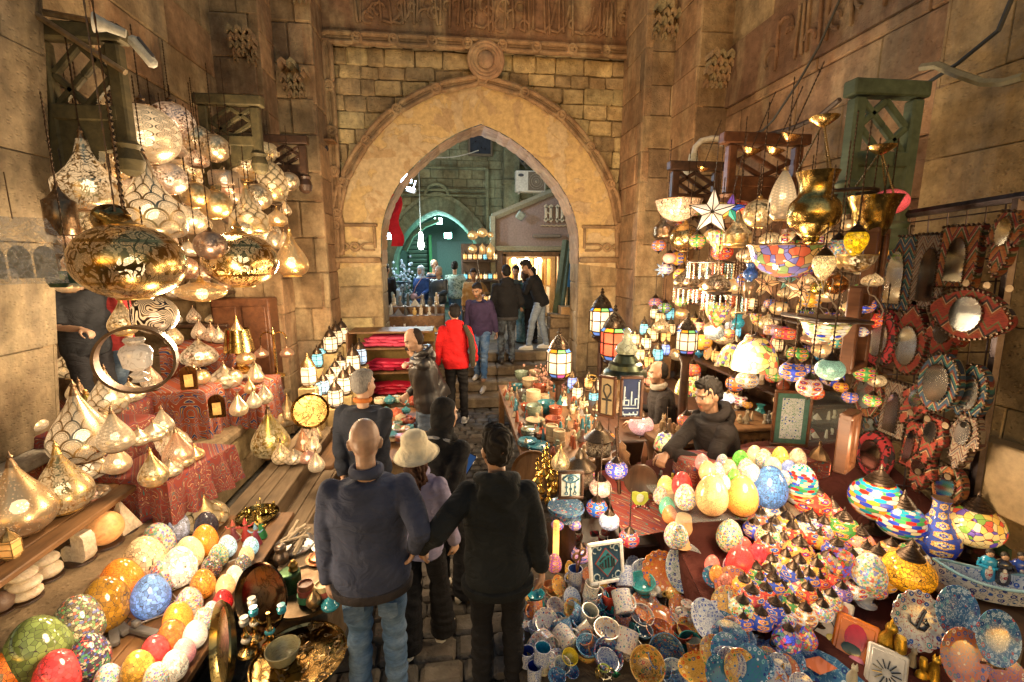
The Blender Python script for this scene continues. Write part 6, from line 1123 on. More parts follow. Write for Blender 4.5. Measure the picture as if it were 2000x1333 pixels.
spun(1589,415,2.2,47,[(.15,-1.35),(.35,-1.2),(.3,-1.0),(.5,-.9),(.9,-.5),(1,-.05),(.9,.4),(.66,.62),(.6,.72),(.62,.85),(.6,.95),(.66,1.25),(.8,1.6)],'brass',(.62,.43,.14),'large engraved brass mosque lamp with a flared neck, hanging on chains','hanging lamp')
spun(1704,425,2.7,44,[(.2,-.9),(.5,-.8),(.72,-.3),(.8,.3),(1,.8),(1.05,.9)],'brass',(.55,.38,.12),'flared brass bucket lamp hanging beside the green bracket','hanging lamp')
p=P(1657,376,X=2.55);t_=tag(empty('hanging_ring',p),'black iron ring hanging on chains right of the mosque lamp','ring');LK('ring',GA(torus(.155,.012,seg=28)),M('metal'),t_,color=DK)
for a in(.3,2.4,4.5):link('chain',chain_mesh(),M('metal'),t_,(.15*cos(a),.15*sin(a),-.35),sc=(.006,.006,.35),color=DK)
link('hook',chain_mesh(),M('metal'),t_,(0,0,0),sc=(.006,.006,.5),color=DK)
p=P(1738,395,X=2.95);lampthing('oblate',p,.11,'mosfine',(.95,.25,.3),.6,'pink red glowing globe tucked under the green bracket','hanging lamp',chain=.3)
for(px,py,X,s,lab)in((1543,268,2.4,.07,'small gold ceiling cup on the chain left of the mosque lamp'),(1466,295,2.6,.09,'copper bowl hung at the left of the dark red bracket'),(1512,295,2.6,.08,'dark rimmed copper cup before the dark red bracket'),(1372,330,2.6,.07,'gold ceiling cup beneath the white pipe arm')):
 p=P(px,py,X=X);t_=tag(empty('brass_cup',p,(.3,.2,0),s),lab,'cup');link('cup',cached("bc'cup'",lambda:GA(lathe([(.1,-.5),(.6,-.2),(1,.25),(.95,.3),(.5,-.1),(0,-.3)],20))),M('brass'),t_,color=(.7,.4,.15));link('chain',chain_mesh(),M('metal'),t_,(0,0,-.3),sc=(.006/s,.006/s,.5/s),color=DK)
def star(px,py,X,hw,cols,label,st=.5,pts=5,line=(.06,.05,.04)):
 p=P(px,py,X=X);s=hw*depth(p)/F;t=tag(empty('star_lantern',p,(0,uni(-.2,.2),-.5),s),label,'star lantern')
 for k in range(pts):
  a=PI/2+2*PI*k/pts;b,c=a-PI/pts,a+PI/pts
  T_=(cos(a),0,sin(a));L_=(.42*cos(b),0,.42*sin(b));R_=(.42*cos(c),0,.42*sin(c));Fr=(0,-.28,0);Bk=(0,.28,0)
  g=GA((np.array([Fr,L_,T_,R_,Bk]),[(0,1,2),(0,2,3),(4,2,1),(4,3,2)]));c_=cols[k%len(cols)]
  link('glass',mesh('glass',g,0),M('pane'),t,color=(*c_,st/10))
 fr=G()
 for k in range(pts):
  a=PI/2+2*PI*k/pts;b=a-PI/pts;c=a+PI/pts
  for q in((cos(a),0,sin(a)),(.42*cos(b),0,.42*sin(b))):fr.add(tube([(0,-.28,0),q],.022,5))
  fr.add(tube([(.42*cos(b),0,.42*sin(b)),(cos(a),0,sin(a)),(.42*cos(c),0,.42*sin(c))],.022,5))
 LK('frame',fr,M('metal'),t,color=line);link('chain',chain_mesh(),M('metal'),t,(0,0,1),sc=(.005/s,.005/s,.5/s),color=DK)
star(1391,415,2.3,46,[(.95,.85,.7)],'white glass star lantern with dark edges',.55)
star(1425,408,2.45,30,[(.25,.1,.5),(.9,.6,.15),(.9,.5,.1),(.05,.5,.35),(.05,.15,.6)],'star lantern of purple, blue and yellow panes',.5)
star(1561,566,2.3,30,[(.95,.6,.3)],'copper pierced star lantern at the middle of the right stall',.45);star(1497,555,2.5,27,[(.9,.55,.25),(.7,.4,.2)],'bronze wire star lantern left of the copper star',.35);star(1537,550,2.65,20,[(.2,.45,.35),(.6,.5,.4)],'greenish glass star lantern between the two copper stars',.3);star(1295,527,2.85,18,[(.5,.65,.8)],'silvery blue star lantern near the right pilaster',.5,8);star(1447,555,2.7,18,[(.45,.6,.6)],'pale wire star lantern beside the blue glass vase lamp',.4,8)
def tassels(px,py,X,hw,n,label,ring=True):
 p=P(px,py,X=X);s=hw*depth(p)/F;t=tag(empty('bead_fringe',p,(0,0,0)),label,'bead fringe');
 LK('hoop',GA(torus(s,.012,seg=24,ms=6)),M('metal'),t,color=(.25,.2,.17))
 for k in range(n):
  a=2*PI*k/n;g=G();
  for j in range(6):g.add(ball((s*cos(a),s*sin(a),-.025-j*.026),(.009,.009,.013),6,4))
  LK('bead_string',g,M('glaze'),t,color=[(.5,.46,.38),(.12,.3,.34),(.42,.3,.16),(.4,.08,.05)][k%4])
 link('chain',chain_mesh(),M('metal'),t,(0,0,0),sc=(.005,.005,.3),color=DK)
tassels(1388,512,2.6,42,20,'wide dark hoop hung with many crystal and bead strings');tassels(1340,562,2.48,22,14,'bead fringe of the left silver dome lamp');tassels(1400,572,2.38,25,14,'bead fringe of the right silver dome lamp');tassels(1440,575,2.7,20,12,'bead fringe with red and blue drops left of the tiny leaded lantern')
p=P(1612,622,X=2.25);tag(LK('brown_board',GA(cbox((0,0,0),(.36,.34,.025),.008,(.0,.06,.0))),M('darkwood'),loc=p),'brown board with loose white wires above the rainbow bowl','board')
for i in range(7):
 rd=random.Random(i+9);x0,y0=rd.uniform(-.2,.2),rd.uniform(-.2,.1);tag(LK('loose_wire',GA(tube([p+np.array((x0+.03*sin(k*.9+i),y0+.015*k,.02+.028*k+.012*sin(2*k)))for k in range(9)],.0032,5)),M('tint'),color=(.42,.34,.26)),'loose pale wire sprouting from the brown board','wire','loose wires on the brown board')
MX=3.08;rk=tag(empty('mirror_rack',(MX+.05,2.6,0)),'dark steel mesh rack on the right pier hung with kilim framed mirrors','rack')
def rp(px,py):return P(px,py,X=MX+.05)-np.array((MX+.05,2.6,0))
def bar(a,b,r=.018,nm='bar'):link(nm,mesh(nm,GA(tube([rp(*a),rp(*b)],r,6))),M('metal'),rk,color=(.12,.10,.11))
bar((1735,425),(2040,378),.03,'top_rail');bar((1992,385),(1898,1000),.03,'post');bar((1738,425),(1700,980),.02,'post')
for k in range(13):
 f=k/12;bar((1738-f*38,440+f*500),(1988-f*85,408+f*560),.005,'wire')
for k in range(7):f=k/6.5;bar((1740+f*245,428-f*38),(1703+f*200,950+f*30),.005,'wire')
def ell(n=36,ax=1,az=1):return[(ax*cos(2*PI*k/n),az*sin(2*PI*k/n))for k in range(n)]
def arch_o(w=1,h=1):return[(-w,-h),(w,-h)]+[(w*cos(a),h-w+w*sin(a))for a in np.linspace(0,PI,16)]
SHP=dict(oval=(ell(),ell(36,.6,.62)),arch=([(-1,-1),(1,-1),(1,1),(-1,1)],[(x*.52,z*.66-.1)for x,z in arch_o(.95,1.05)]),eye=([(1.0*math.copysign(abs(cos(a))**.75,cos(a)),sin(a)*(1-.42*abs(cos(a))**1.2))for a in np.linspace(0,2*PI,41)[:-1]],[(x*.38,z*.68)for x,z in ell()]),drop=([(.95*cos(a)*(1 if sin(a)<.2 else(1-(sin(a)-.2)*.95)),sin(a)*(1 if sin(a)<0 else 1.35))for a in np.linspace(0,2*PI,41)[:-1]],[(x*.58,z*.58-.12)for x,z in ell()]),hand=([(-.45,1),(.45,1),(.75,.55),(.98,.15),(.8,-.05),(.55,.1),(.5,-.55),(.38,-.68),(.27,-.55),(.24,-.85),(.02,-1),(-.2,-.85),(-.24,-.55),(-.36,-.68),(-.5,-.5),(-.55,.1),(-.8,-.05),(-.98,.15),(-.75,.55)],[(x*.42,z*.42+.38)for x,z in ell()]))
def kmirror(kind,px,py,hw,hh,mat,label,tilt=0,dx=0,coins=0,oval=None):
 p=P(px,py,X=MX-dx);a=proj(p+np.array((0,.05,0)));b=proj(p+np.array((0,0,.05)));o=proj(p)
 sw=hw/abs(a[0]-o[0])*.05;sh=hh/abs(b[1]-o[1])*.05
 t=tag(empty('kilim_mirror',p,(0,tilt,-PI/2)),label,'mirror');O_,I_=SHP[kind]
 if oval:I_=oval
 O_=np.array(O_)*(sw,sh);I_=np.array(I_)*(sw,sh);n=len(O_);c=O_.mean(0)
 V=[];Fc=[]
 for k,y in((.93,.03),(1,.01),(1,-.012),(.93,-.03)):V+=[(*(c+(q-c)*k),y)for q in O_]
 V=np.array(V)[:,[0,2,1]];V[:,1]*=1
 for r_ in range(3):
  for k in range(n):j=(k+1)%n;Fc.append((r_*n+k,r_*n+j,(r_+1)*n+j,(r_+1)*n+k)[::-1])
 Fc.append([3*n+k for k in range(n)]);Fc.append([k for k in range(n)][::-1])
 link('frame',mesh('frame',GA((V,Fc)),60),M(mat),t)
 link('glass',mesh('glass',GA(prism([tuple(q)for q in I_],.01,TM((0,-.043,0)))),30),M('mirror'),t)
 g=G()
 def studs(P_,k,step,r,y):
  P_=np.array(P_);Q=np.vstack([P_,P_[:1]]);Q=c+(Q-c)*k if k<1 else Q;s=np.concatenate([[0],np.cumsum(np.hypot(*np.diff(Q,axis=0).T))]);m=max(8,int(s[-1]/step))
  for u in np.linspace(0,s[-1],m,endpoint=False):g.add(ball((np.interp(u,s,Q[:,0]),y,np.interp(u,s,Q[:,1])),r,5,3))
 studs(O_,.985,.028,.0105,-.026);LK('outer_studs',g,M('metal'),t,color=(.10,.07,.05))
 g=G();studs(I_,1,.024,.008,-.038);LK('inner_studs',g,M('metal'),t,color=(.10,.07,.05))
 for k in range(coins):LK('coin',GA(lathe([(0,-.003),(.02,-.003),(.02,.003),(0,.003)],16),M=TM((0,0,0),(PI/2,0,0))),M('metal'),t,((k-(coins-1)/2)*.11,-.045,O_[:,1].min()-.045),color=(.26,.2,.13))
 return t
kmirror('arch',1757,535,33,74,'kilim_blue','blue and tan kilim mirror with an arched glass, left of the three arched ones',0,.0)
kmirror('arch',1822,530,33,74,'kilim_pale','pale flowered kilim mirror with an arched glass, middle of the three',0,.03)
kmirror('arch',1878,502,38,62,'kilim_mix','orange and green kilim mirror with an arched glass, right of the three',0,.06)
kmirror('hand',1964,478,36,66,'kilim_mix','hand shaped mirror of orange green kilim at the top right',.08,.08,3)
kmirror('eye',1896,614,82,50,'kilim_red','eye shaped mirror in red kilim',.10,.12,0)
kmirror('oval',1722,660,33,57,'redblack','tall oval mirror in red and black velvet, on the left of the rack',0,.05,3)
kmirror('drop',1781,668,35,66,'kilim_red','drop shaped mirror covered in rust red kilim',0,.03)
kmirror('hand',1846,668,40,62,'kilim_red','red kilim hand mirror partly behind the eye shaped one',.05,.03,2)
kmirror('oval',1838,748,40,58,'kilim_blue','oval mirror with teal zigzag kilim, front right',.03,.12,3)
kmirror('oval',1900,768,34,56,'kilim_blue','darker oval mirror with blue and tan kilim behind the teal zigzag one',.03,.05,0)
kmirror('oval',1700,768,29,48,'kilim_mix','oval mirror in brown striped kilim reflecting red',0,.06,2)
kmirror('arch',1752,800,25,54,'kilim_pale','narrow arched mirror in pale lace kilim',.03,.04)
kmirror('hand',1790,790,30,50,'kilim_red','small tilted red kilim hand without tassels',.45,.1)
kmirror('hand',1822,862,28,50,'kilim_red','striped red kilim hand mirror below the teal zigzag oval',.1,.1,1)
kmirror('hand',1884,866,34,56,'kilim_pale','lilac patterned kilim hand mirror at the lower right of the rack',.1,.06,1)
kmirror('arch',1786,868,15,46,'kilim_red','slim red kilim mirror between the lower hands',.06,.06)
kmirror('oval',1709,888,32,44,'redblack','lower oval mirror in red and black velvet above the striped lamp',0,.08)
kmirror('arch',1709,838,18,34,'kilim_blue','small kilim mirror between the brown striped oval and the lower velvet oval',0,.03)
kmirror('hand',1800,925,30,36,'kilim_red','red kilim hand mirror lowest on the rack, above the coffee pot lamp',.1,.08)
kmirror('oval',1856,950,30,40,'kilim_mix','orange rimmed oval mirror low on the rack behind the tall bottle lamp',.05,.04)
tag(LK('wall_box',GA(cbox((0,0,0),(.12,.42,.42),.01)),M('tint'),loc=P(1965,935,X=3.2),color=(.26,.18,.09)),'tan cardboard panel low on the right pier','panel')
for i,(px,py,X,w,h,lab)in enumerate(((1706,522,2.75,.10,.46,'deep dark wooden mirror seen edge on beside the arched mirrors'),(1676,642,2.65,.14,.52,'second deep wooden mirror, lower, seen edge on'),(1655,862,2.55,.07,.36,'deep wooden mirror standing on the display behind the red lantern'))):
 p=P(px,py,X=X);t_=tag(empty('wooden_mirror',p,(0,0,.55)),lab,'mirror')
 for s_ in(-1,1):LK('side_rail',GA(cbox((s_*w,0,0),(.05,.08,h),.01)),M('redwood'),t_);LK('cross_rail',GA(cbox((0,0,s_*h/2),(w*2+.05,.078,.05),.01)),M('redwood'),t_)
 LK('backing',GA(box((0,.03,0),(w*2,.02,h))),M('darkwood'),t_)
def framed(px,py,X=None,Y=None,w=.2,h=.3,rz=0,label='',face=None,framemat='darkwood',bgc=(.6,.6,.58),rx=0,nm='framed_picture',cat='picture'):
 p=P(px,py,X=X,Y=Y);t=tag(empty(nm,p,(rx,0,rz)),label,cat);fw=.022
 g=GA(cbox((0,0,h/2+fw/2),(w+2*fw,.03,fw),.005)).add(cbox((0,0,-h/2-fw/2),(w+2*fw,.03,fw),.005)).add(cbox((-w/2-fw/2,0,0),(fw,.028,h),.005)).add(cbox((w/2+fw/2,0,0),(fw,.028,h),.005))
 LK('frame',g,M(framemat),t);LK('panel',GA(box((0,.004,0),(w,.012,h))),M('tint'),t,color=bgc)
 for nm_,g_,c_ in face or[]:link(nm_,mesh(nm_,g_),M('tint'),t,color=c_)
 return t
def ln(pts,r=.004,y=-.004):return tube([(x,y,z)for x,z in pts],r,6)
s=.001
p_=G()
p_.add(ln([(-.055,.045),(-.03,.068),(0,.075),(.03,.068),(.058,.045),(.03,.024),(0,.018),(-.03,.024),(-.055,.045)],.0065)).add(torus(.016,.005,(0,-.004,.046),16,6,(PI/2,0,0))).add(ball((0,-.004,.046),.008,8,5))
for x,l_ in((-.03,.075),(0,.1),(.03,.075)):p_.add(ln([(x,.02),(x,.02-l_)],.003)).add(torus(.007,.003,(x,-.004,.02-l_*.5),10,5,(PI/2,0,0))).add(torus(.010,.0035,(x,-.004,.012-l_),10,5,(PI/2,0,0)))
framed(1115,947,Y=2.9,w=.135,h=.165,rz=-.05,label='framed picture of a blue eye with three hanging drops',face=[('eye_drawing',p_,(.03,.12,.2))],bgc=(.5,.55,.52))
g=GA(ln([(0,-.02),(-.03,.04),(-.026,.085),(0,.1),(.026,.085),(.03,.04),(0,-.02)],.007)).add(ln([(0,-.02),(0,-.14)],.008)).add(ln([(-.04,-.025),(.04,-.025)],.008))
framed(1186,775,Y=3.35,w=.10,h=.29,rz=-.75,label='narrow framed ankh cross on parchment, left of the blue lettered picture',face=[('ankh',g,(.04,.035,.03))],bgc=(.5,.38,.22),framemat='redwood')
g=G()
for pts in([(.055,.125),(.055,-.085),(-.062,-.085)],[(-.055,.09),(-.055,-.06)],[(.0,.05),(.0,-.06),(.03,-.06),(.03,-.01),(.055,-.01)],[(-.062,-.02),(-.02,-.02),(-.02,-.06),(-.062,-.06),(-.062,-.02)],[(-.062,-.11),(-.062,-.135),(.05,-.135),(.05,-.11)],[(-.01,-.12),(-.01,-.135)],[(.02,-.115),(.02,-.135)]):g.add(ln(pts,.006))
for x,z in((-.045,-.15),(.0,-.152),(.035,-.15),(-.045,.0),(.062,.135)):g.add(ball((x,-.004,z),.006,6,4))
framed(1233,777,Y=3.3,w=.135,h=.30,rz=-.12,label='framed deep blue panel with angular white Arabic lettering on the iron pole',face=[('lettering',g,(.62,.75,.85))],bgc=(.012,.03,.12),framemat='redwood')
p=P(1218,1090,Y=2.95);tag(LK('iron_pole',GA(tube([(p[0],p[1],.1),(p[0]+.015,p[1]+.3,1.17)],.014,8)),M('metal'),color=(.07,.04,.03)),'thin dark iron pole holding the blue lettered picture','pole')
p=P(1222,712,Y=3.6);t_=tag(empty('lidded_lantern',p,(0,0,0),.8),'big dark green lantern roof topped by a crackled glass drop','lantern')
LK('roof',GA(lathe([(.05,.14),(.1,.12),(.13,.05),(.17,.03),(.18,-.02),(.22,-.05),(.23,-.09),(.2,-.1),(.0,-.1)],24),M=TM((0,0,-.02))),M('metal'),t_,color=(.08,.1,.07));LK('glass_drop',GA(lathe([(.1,.12),(.12,.15),(.1,.2),(.05,.25),(.035,.32),(.045,.34),(.02,.38),(0,.39)],20)),M('mosfine'),t_,color=(.5,.55,.42,.02))
LK('body',GA(lathe([(.16,-.5),(.18,-.48),(.18,-.14),(.17,-.12)],8)),M('arabdark'),t_,color=(*BRZ,.04))
g=G()
di=GA(prism([(-.075,0),(0,-.085),(.075,0),(0,.085)],.006,TM((0,-.008,0))));db=GA(prism([(-.082,0),(0,-.093),(.082,0),(0,.093)],.004,TM((0,-.006,0))))
for pts in([(.05,-.03),(.05,.02)],[(.035,.035),(.035,-.03),(.012,-.03),(.012,.03)],[(-.008,.02),(-.008,-.03),(-.03,-.035),(-.05,-.01),(-.03,.0),(-.03,-.03)],[(-.05,.01),(-.03,.03),(-.01,.04)],[(0,.045),(.012,.055),(.02,.045)]):g.add(ln(pts,.0055,-.012))
sc_=G()
for sx in(-1,1):
 for sz in(-1,1):sc_.add(torus(.02,.004,(sx*.075,-.006,sz*.085),14,5,(PI/2,0,0),1,0,5)).add(torus(.012,.004,(sx*.045,-.006,sz*.095),12,5,(PI/2,0,0),1,2,6.5))
t_=framed(1184,1098,Y=2.62,w=.2,h=.22,rz=.12,rx=-.25,label='turquoise edged tile with black Arabic script in a red diamond',face=[('diamond_edge',db,(.4,.06,.04)),('diamond',di,(.6,.55,.33)),('lettering',g,(.02,.025,.03)),('scrolls',sc_,(.45,.55,.58))],bgc=(.015,.07,.14),framemat='tint',nm='ceramic_tile',cat='tile')
t_.children[0].color=(.03,.25,.32,1)
t_=framed(1546,818,Y=3.25,w=.24,h=.42,rz=-.3,label='tall wooden framed panel of green painted tiles',face=None,framemat='redwood',bgc=(.05,.14,.12));LK('tile_flowers',GA(box((0,-.03,0),(1.28,.03,2.72))),M('cer_blue'),t_,sc=.125,color=(.08,.25,.12))
# ================================================================ right: sloping display of mosaic lamps
RP_=(-.492,.34,.12);DG='mosaic table lamps on the right display'
def q(x,y):return 1320+x/2.941,880+y/2.941
def pz(pl,x,y):return pl[0]+pl[1]*y+pl[2]*x
g=G();g.add(grid(40,40,lambda u,v:(1.42+u*1.85,1.62+v*1.75,pz(RP_,1.42+u*1.85,1.62+v*1.75)-.012+.006*sin(27*u+9*v)*sin(11*v))))
for(a,b)in(((1.42,1.62),(3.27,1.62)),((1.42,3.37),(1.42,1.62))):
 g.add((np.array([(*a,0),(*b,0),(*b,pz(RP_,*b)-.012),(*a,pz(RP_,*a)-.012)]),[(0,1,2,3)]))
tag(link('display_slope',mesh('display_slope',g,60),M('cloth'),color=(.085,.022,.016)),'sloping display covered in dark red cloth under the mosaic lamps','display')
def rstand(rows,PL,group=DG):
 for shape,x,y,hw,mat,col,st,lab in rows:
  px,py=q(x,y);hh=hh_of(shape)+{'turk':.72,'stripe':.5,'goblet':1.35,'teapot':.1,'egg':.1,'bottle':.05}.get(shape,.05)
  p,Rr=rest(px,py,hw/2.941,hh,PL);lampthing(shape,p,Rr,mat,col,st,lab,'table lamp',group,stand=True,rot=(0,0,uni(0,6))if shape!='teapot' else(0,0,.1))
rstand([('turk',480,405,66,'mosflower',(.85,.2,.12),.7,'small red mosaic lamp, first of the back row behind the lime egg'),('turk',560,455,66,'mosflower',(.85,.85,.8),.7,'white and blue mosaic lamp beside the small red one'),('turk',612,540,62,'mosflower',(.1,.1,.15),.35,'dark unlit mosaic lamp with yellow stars'),('turk',705,590,84,'mosflower',(.9,.45,.12),.75,'orange mosaic lamp with a blue and pink star'),('turk',782,300,98,'mosflower',(.8,.08,.05),.8,'big red mosaic lamp with yellow rosettes'),('turk',885,365,74,'mosflower',(.85,.12,.12),.8,'pinkish red mosaic lamp in front of the big red one'),('turk',955,450,90,'mosflower',(.08,.4,.08),.75,'green and orange mosaic lamp'),('turk',1052,530,80,'mosflower',(.9,.4,.3),.8,'salmon mosaic lamp with dotted flowers'),('turk',1152,640,84,'mosflower',(.9,.6,.35),.7,'peach mosaic lamp behind the pale square egg'),('turk',1228,580,64,'mosflower',(.8,.4,.1),.6,'small amber mosaic lamp by the tall bottle lamp'),('turk',1335,700,130,'mos',(.95,.55,.05),.6,'large yellow mosaic lamp behind the plates'),('stripe',1155,280,140,'mosstripe',MULTI,.3,'largest mosaic lamp with rows of coloured diamonds, under the velvet mirror'),('stripe',1290,400,122,'mosstripe',(.8,.3,.5),.35,'second large diamond banded mosaic lamp, more purple and green'),('bottle',1505,430,118,'mosflower',(.05,.12,.5),.5,'tall bottle shaped stained glass lamp with flower wheels'),('turk',1710,430,140,'tiffany',(.9,.5,.3),.8,'large stained glass globe lamp of blue and orange shards'),('stripe',530,735,74,'mosstripe',MULTI,.55,'small rainbow banded mosaic lamp left of the teapot lamp'),('teapot',690,780,92,'tiffany',(.75,.8,.8),.7,'teapot shaped stained glass lamp with red flowers'),('turk',800,700,72,'mosflower',(.8,.5,.08),.5,'yellow mosaic lamp right of the teapot lamp'),('goblet',940,665,74,'tiffdark',(.85,.4,.2),.6,'goblet shaped mosaic candle lamp on a dark foot'),('turk',432,855,76,'mosflower',(.6,.08,.1),.55,'blue and red mosaic lamp left of the blue rosette pair'),('turk',565,925,74,'mosflower',(.03,.08,.55),.6,'blue mosaic lamp with yellow dots near the front'),('turk',485,975,68,'mosflower',(.03,.12,.5),.55,'lowest blue mosaic lamp with a white star'),('turk',945,820,60,'mosflower',(.25,.15,.5),.5,'violet mosaic lamp low behind the goblet'),('teapot',640,1080,80,'tiffdark',(.3,.3,.8),.45,'small blue and red mosaic teapot lamp near the front'),('bottle',760,1055,54,'tiffdark',(.8,.5,.3),.5,'small red and yellow bottle lamp near the front'),('turk',870,330,50,'mosflower',(.9,.3,.2),.7,'coral mosaic lamp wedged behind the green and orange lamp')],RP_)
rstand([('egg',310,490,72,'mosmulti',(.5,.75,.2),.6,'lime mosaic egg lamp below the sand coloured eggs'),('egg',372,645,78,'mosfine',(.95,.1,.1),.8,'red glowing egg lamp below the lime egg'),('egg',468,625,68,'mosbig',(.9,.07,.1),.6,'crimson crackle egg lamp leaning on the red one'),('egg',392,555,45,'mosfine',(.95,.2,.15),.8,'small red egg lamp behind the two big red ones'),('egg',210,655,42,'mosfine',(.95,.3,.25),.9,'small pink lit egg lamp beside the platters'),('egg',236,712,42,'mosbig',(.9,.4,.1),.6,'small orange crackle egg lamp beneath the pink one'),('egg',287,765,46,'mosbig',(.7,.25,.18),.35,'dull red netted egg lamp'),('egg',322,842,44,'mosbig',(.5,.45,.35),.1,'unlit brown and white netted egg lamp')],RP_,'small egg lamps at the left of the right display')
p,Rr=rest(*q(1110,705),30,2.2,RP_);lampthing('egg',p,Rr,'mosmulti',(.75,.8,.6),.5,'pale egg lamp of large pastel squares on a black column','table lamp',DG,bulb=True)
tag(LK('carved_column',GA(lathe(smooth_prof([(.06,0),(.062,.02),(.04,.05),(.035,.12),(.05,.2),(.055,.24),(.06,.26),(.04,.27)],24),20)),M('cer_blue'),loc=(p[0],p[1],pz(RP_,p[0],p[1])-.0),sc=(1,1,max(.3,(p[2]-1.2*Rr-pz(RP_,p[0],p[1]))/.27)),color=(.9,.85,.75)),'black and white carved column under the pastel egg','column')
ES=flat(.80);tag(LK('glass_shelf',GA(cbox((1.86,2.78,.792),(1.0,.5,.012),.004)),M('glass')),'glass shelf carrying the sand, amber and blue egg lamps','shelf')
for i,(x,y)in enumerate(((1.45,2.62),(2.25,2.65),(1.5,2.95),(2.3,2.95))):tag(LK('alabaster_vase',GA(lathe(smooth_prof([(.06,0),(.05,.02),(.03,.06),(.06,.75-pz(RP_,x,y)-.06),(.045,.786-pz(RP_,x,y))],20),18)),M('alabaster'),loc=(x,y,pz(RP_,x,y)),color=(.75,.45,.22,.02)),('front left','front right','back left','back right')[i]+' alabaster vase holding up the glass shelf','vase')
rstand([('egg',55,268,58,'mosmulti',(.9,.75,.5),.6,'multicoloured grainy egg lamp at the left end of the glass shelf'),('egg',207,255,90,'mosfine',(.85,.56,.27),.4,'large sand coloured egg lamp'),('egg',380,260,88,'mosfine',(.92,.48,.12),.5,'large amber egg lamp with a small blue flower'),('egg',540,210,94,'mos',(.12,.32,.75),.6,'large blue mosaic egg lamp'),('egg',715,195,92,'mosstripe',(.05,.05,.06),.12,'black egg lamp with green and red diamonds'),('egg',35,195,56,'mosbig',(.9,.1,.1),.65,'red crackle egg lamp behind the grainy one'),('egg',20,490,50,'mosmulti',(.9,.8,.5),.7,'grainy egg lamp low at the left of the display')],ES,'large egg lamps on the glass shelf')
tag(LK('egg_riser',GA(cbox((2.22,3.1,.5),(1.1,.34,.9),.02)),M('redfloral')),'dark cloth covered riser for the small egg lamps','riser')
SE=[(150,68,38,PNK,'pink and white'),(268,65,34,PBLU,'pale blue'),(372,58,46,(.2,.7,.1),'grass green'),(452,25,42,CRM,'cream'),(506,48,44,CRM,'cream speckled'),(600,35,44,(.95,.8,.2),'yellow green'),(180,118,46,(.95,.6,.3),'banded orange'),(236,122,42,WH,'white'),(306,108,44,(.95,.6,.4),'peach'),(336,152,36,(.2,.65,.1),'small green'),(406,104,46,(.95,.75,.5),'sandy'),(444,132,42,(.9,.8,.7),'pale crackle'),(648,108,42,(.3,.4,.75),'lilac blue'),(276,185,36,(.9,.8,.6),'small cream'),(700,45,46,(.9,.7,.5),'red flowered cream'),(560,95,44,(.9,.85,.6),'yellowish white'),(620,160,36,(.85,.8,.7),'small off white')]
rstand([('egg',x,y,hw,('mosfine','mosmulti','mosbig')[i%3]if 'speck' not in lab else 'mosmulti',c,.55,lab+' little egg lamp in the crowded back rows of the right display')for i,(x,y,hw,c,lab)in enumerate(SE)],flat(.955),'little egg lamps behind the glass shelf')
p=P(1597,912,Y=3.0);lantern(p,.085,(.95,.25,.12),.9,'square red and white mosaic lantern right of the black diamond egg',4,(.2,.12,.06));tag(LK('lantern_block',GA(cbox((p[0],p[1],(p[2]-.145)/2),(.3,.3,p[2]-.147),.02)),M('darkwood')),'dark box under the square red and white lantern','box')
for i,(px,py,hw,c,m,st,lab)in enumerate(((1303,990,15,(.2,.75,.5),'mosfine',.8,'mint green egg lamp low near the tambourine'),(1318,1045,20,(.95,.8,.5),'mosmulti',.9,'speckled egg lamp lowest near the tambourine'),(1300,950,16,(1,.75,.3),'mosfine',1.0,'yellow egg lamp beside the red crackle one'),(1290,968,14,(.95,.6,.4),'mosmulti',.8,'speckled orange egg lamp beside the tambourine'),(1308,1005,14,(.95,.4,.15),'mosfine',.7,'plain orange egg lamp by the mint one'))):
 p,Rr=rest(px,py,hw,1.25,(RP_[0],RP_[1],RP_[2]));lampthing('egg',p,Rr,m,c,st,lab,'egg lamp')
tag(LK('display_slope',GA(grid(4,6,lambda u,v:(1.1+u*.32,2.75+v*.6,pz(RP_,1.1+u*.32,2.75+v*.6)-.014))),M('redfloral')),'narrow sloping cloth shelf by the tambourine','display')
rd=random.Random(15);TC=(('red',(.8,.08,.06)),('blue',(.05,.12,.6)),('amber',(.9,.5,.08)),('green',(.1,.4,.12)),('white',(.85,.8,.7)))
L_=[(480,405),(560,455),(612,540),(705,590),(782,300),(885,365),(955,450),(1052,530),(1152,640),(1228,580),(1335,700),(1335,660),(530,735),(690,780),(800,700),(940,665),(940,760),(432,855),(565,925),(485,975),(945,820),(640,1080),(760,1055),(310,490),(372,645),(468,625),(392,555),(210,655),(236,712),(287,765),(322,842),(1110,705),(1110,850),(880,960),(1000,1000)];n=0
for i in range(900):
 x,y=rd.uniform(370,1480),rd.uniform(330,1010);k=n%5
 if y>1000-max(0,x-700)*.45 or y<300+(x-400)*.30 or near_any((x,y),L_,72)or n>48:continue
 L_.append((x,y));n+=1;cn,c=TC[k];px,py=q(x,y);sz=rd.uniform(58,74);p,Rr=rest(px,py,sz/2.941,1.5,RP_);lampthing('turk',p,Rr,('mosflower','mosflower','mosmulti')[n%3],c,.6,'small %s mosaic lamp packed %s on the right display'%(cn,('at the left','in the middle','at the right')[min(2,int((x-380)/400))]),'table lamp','packed %s lamps %d'%(cn,min(2,int((x-380)/400))),stand=True)
L_=[]
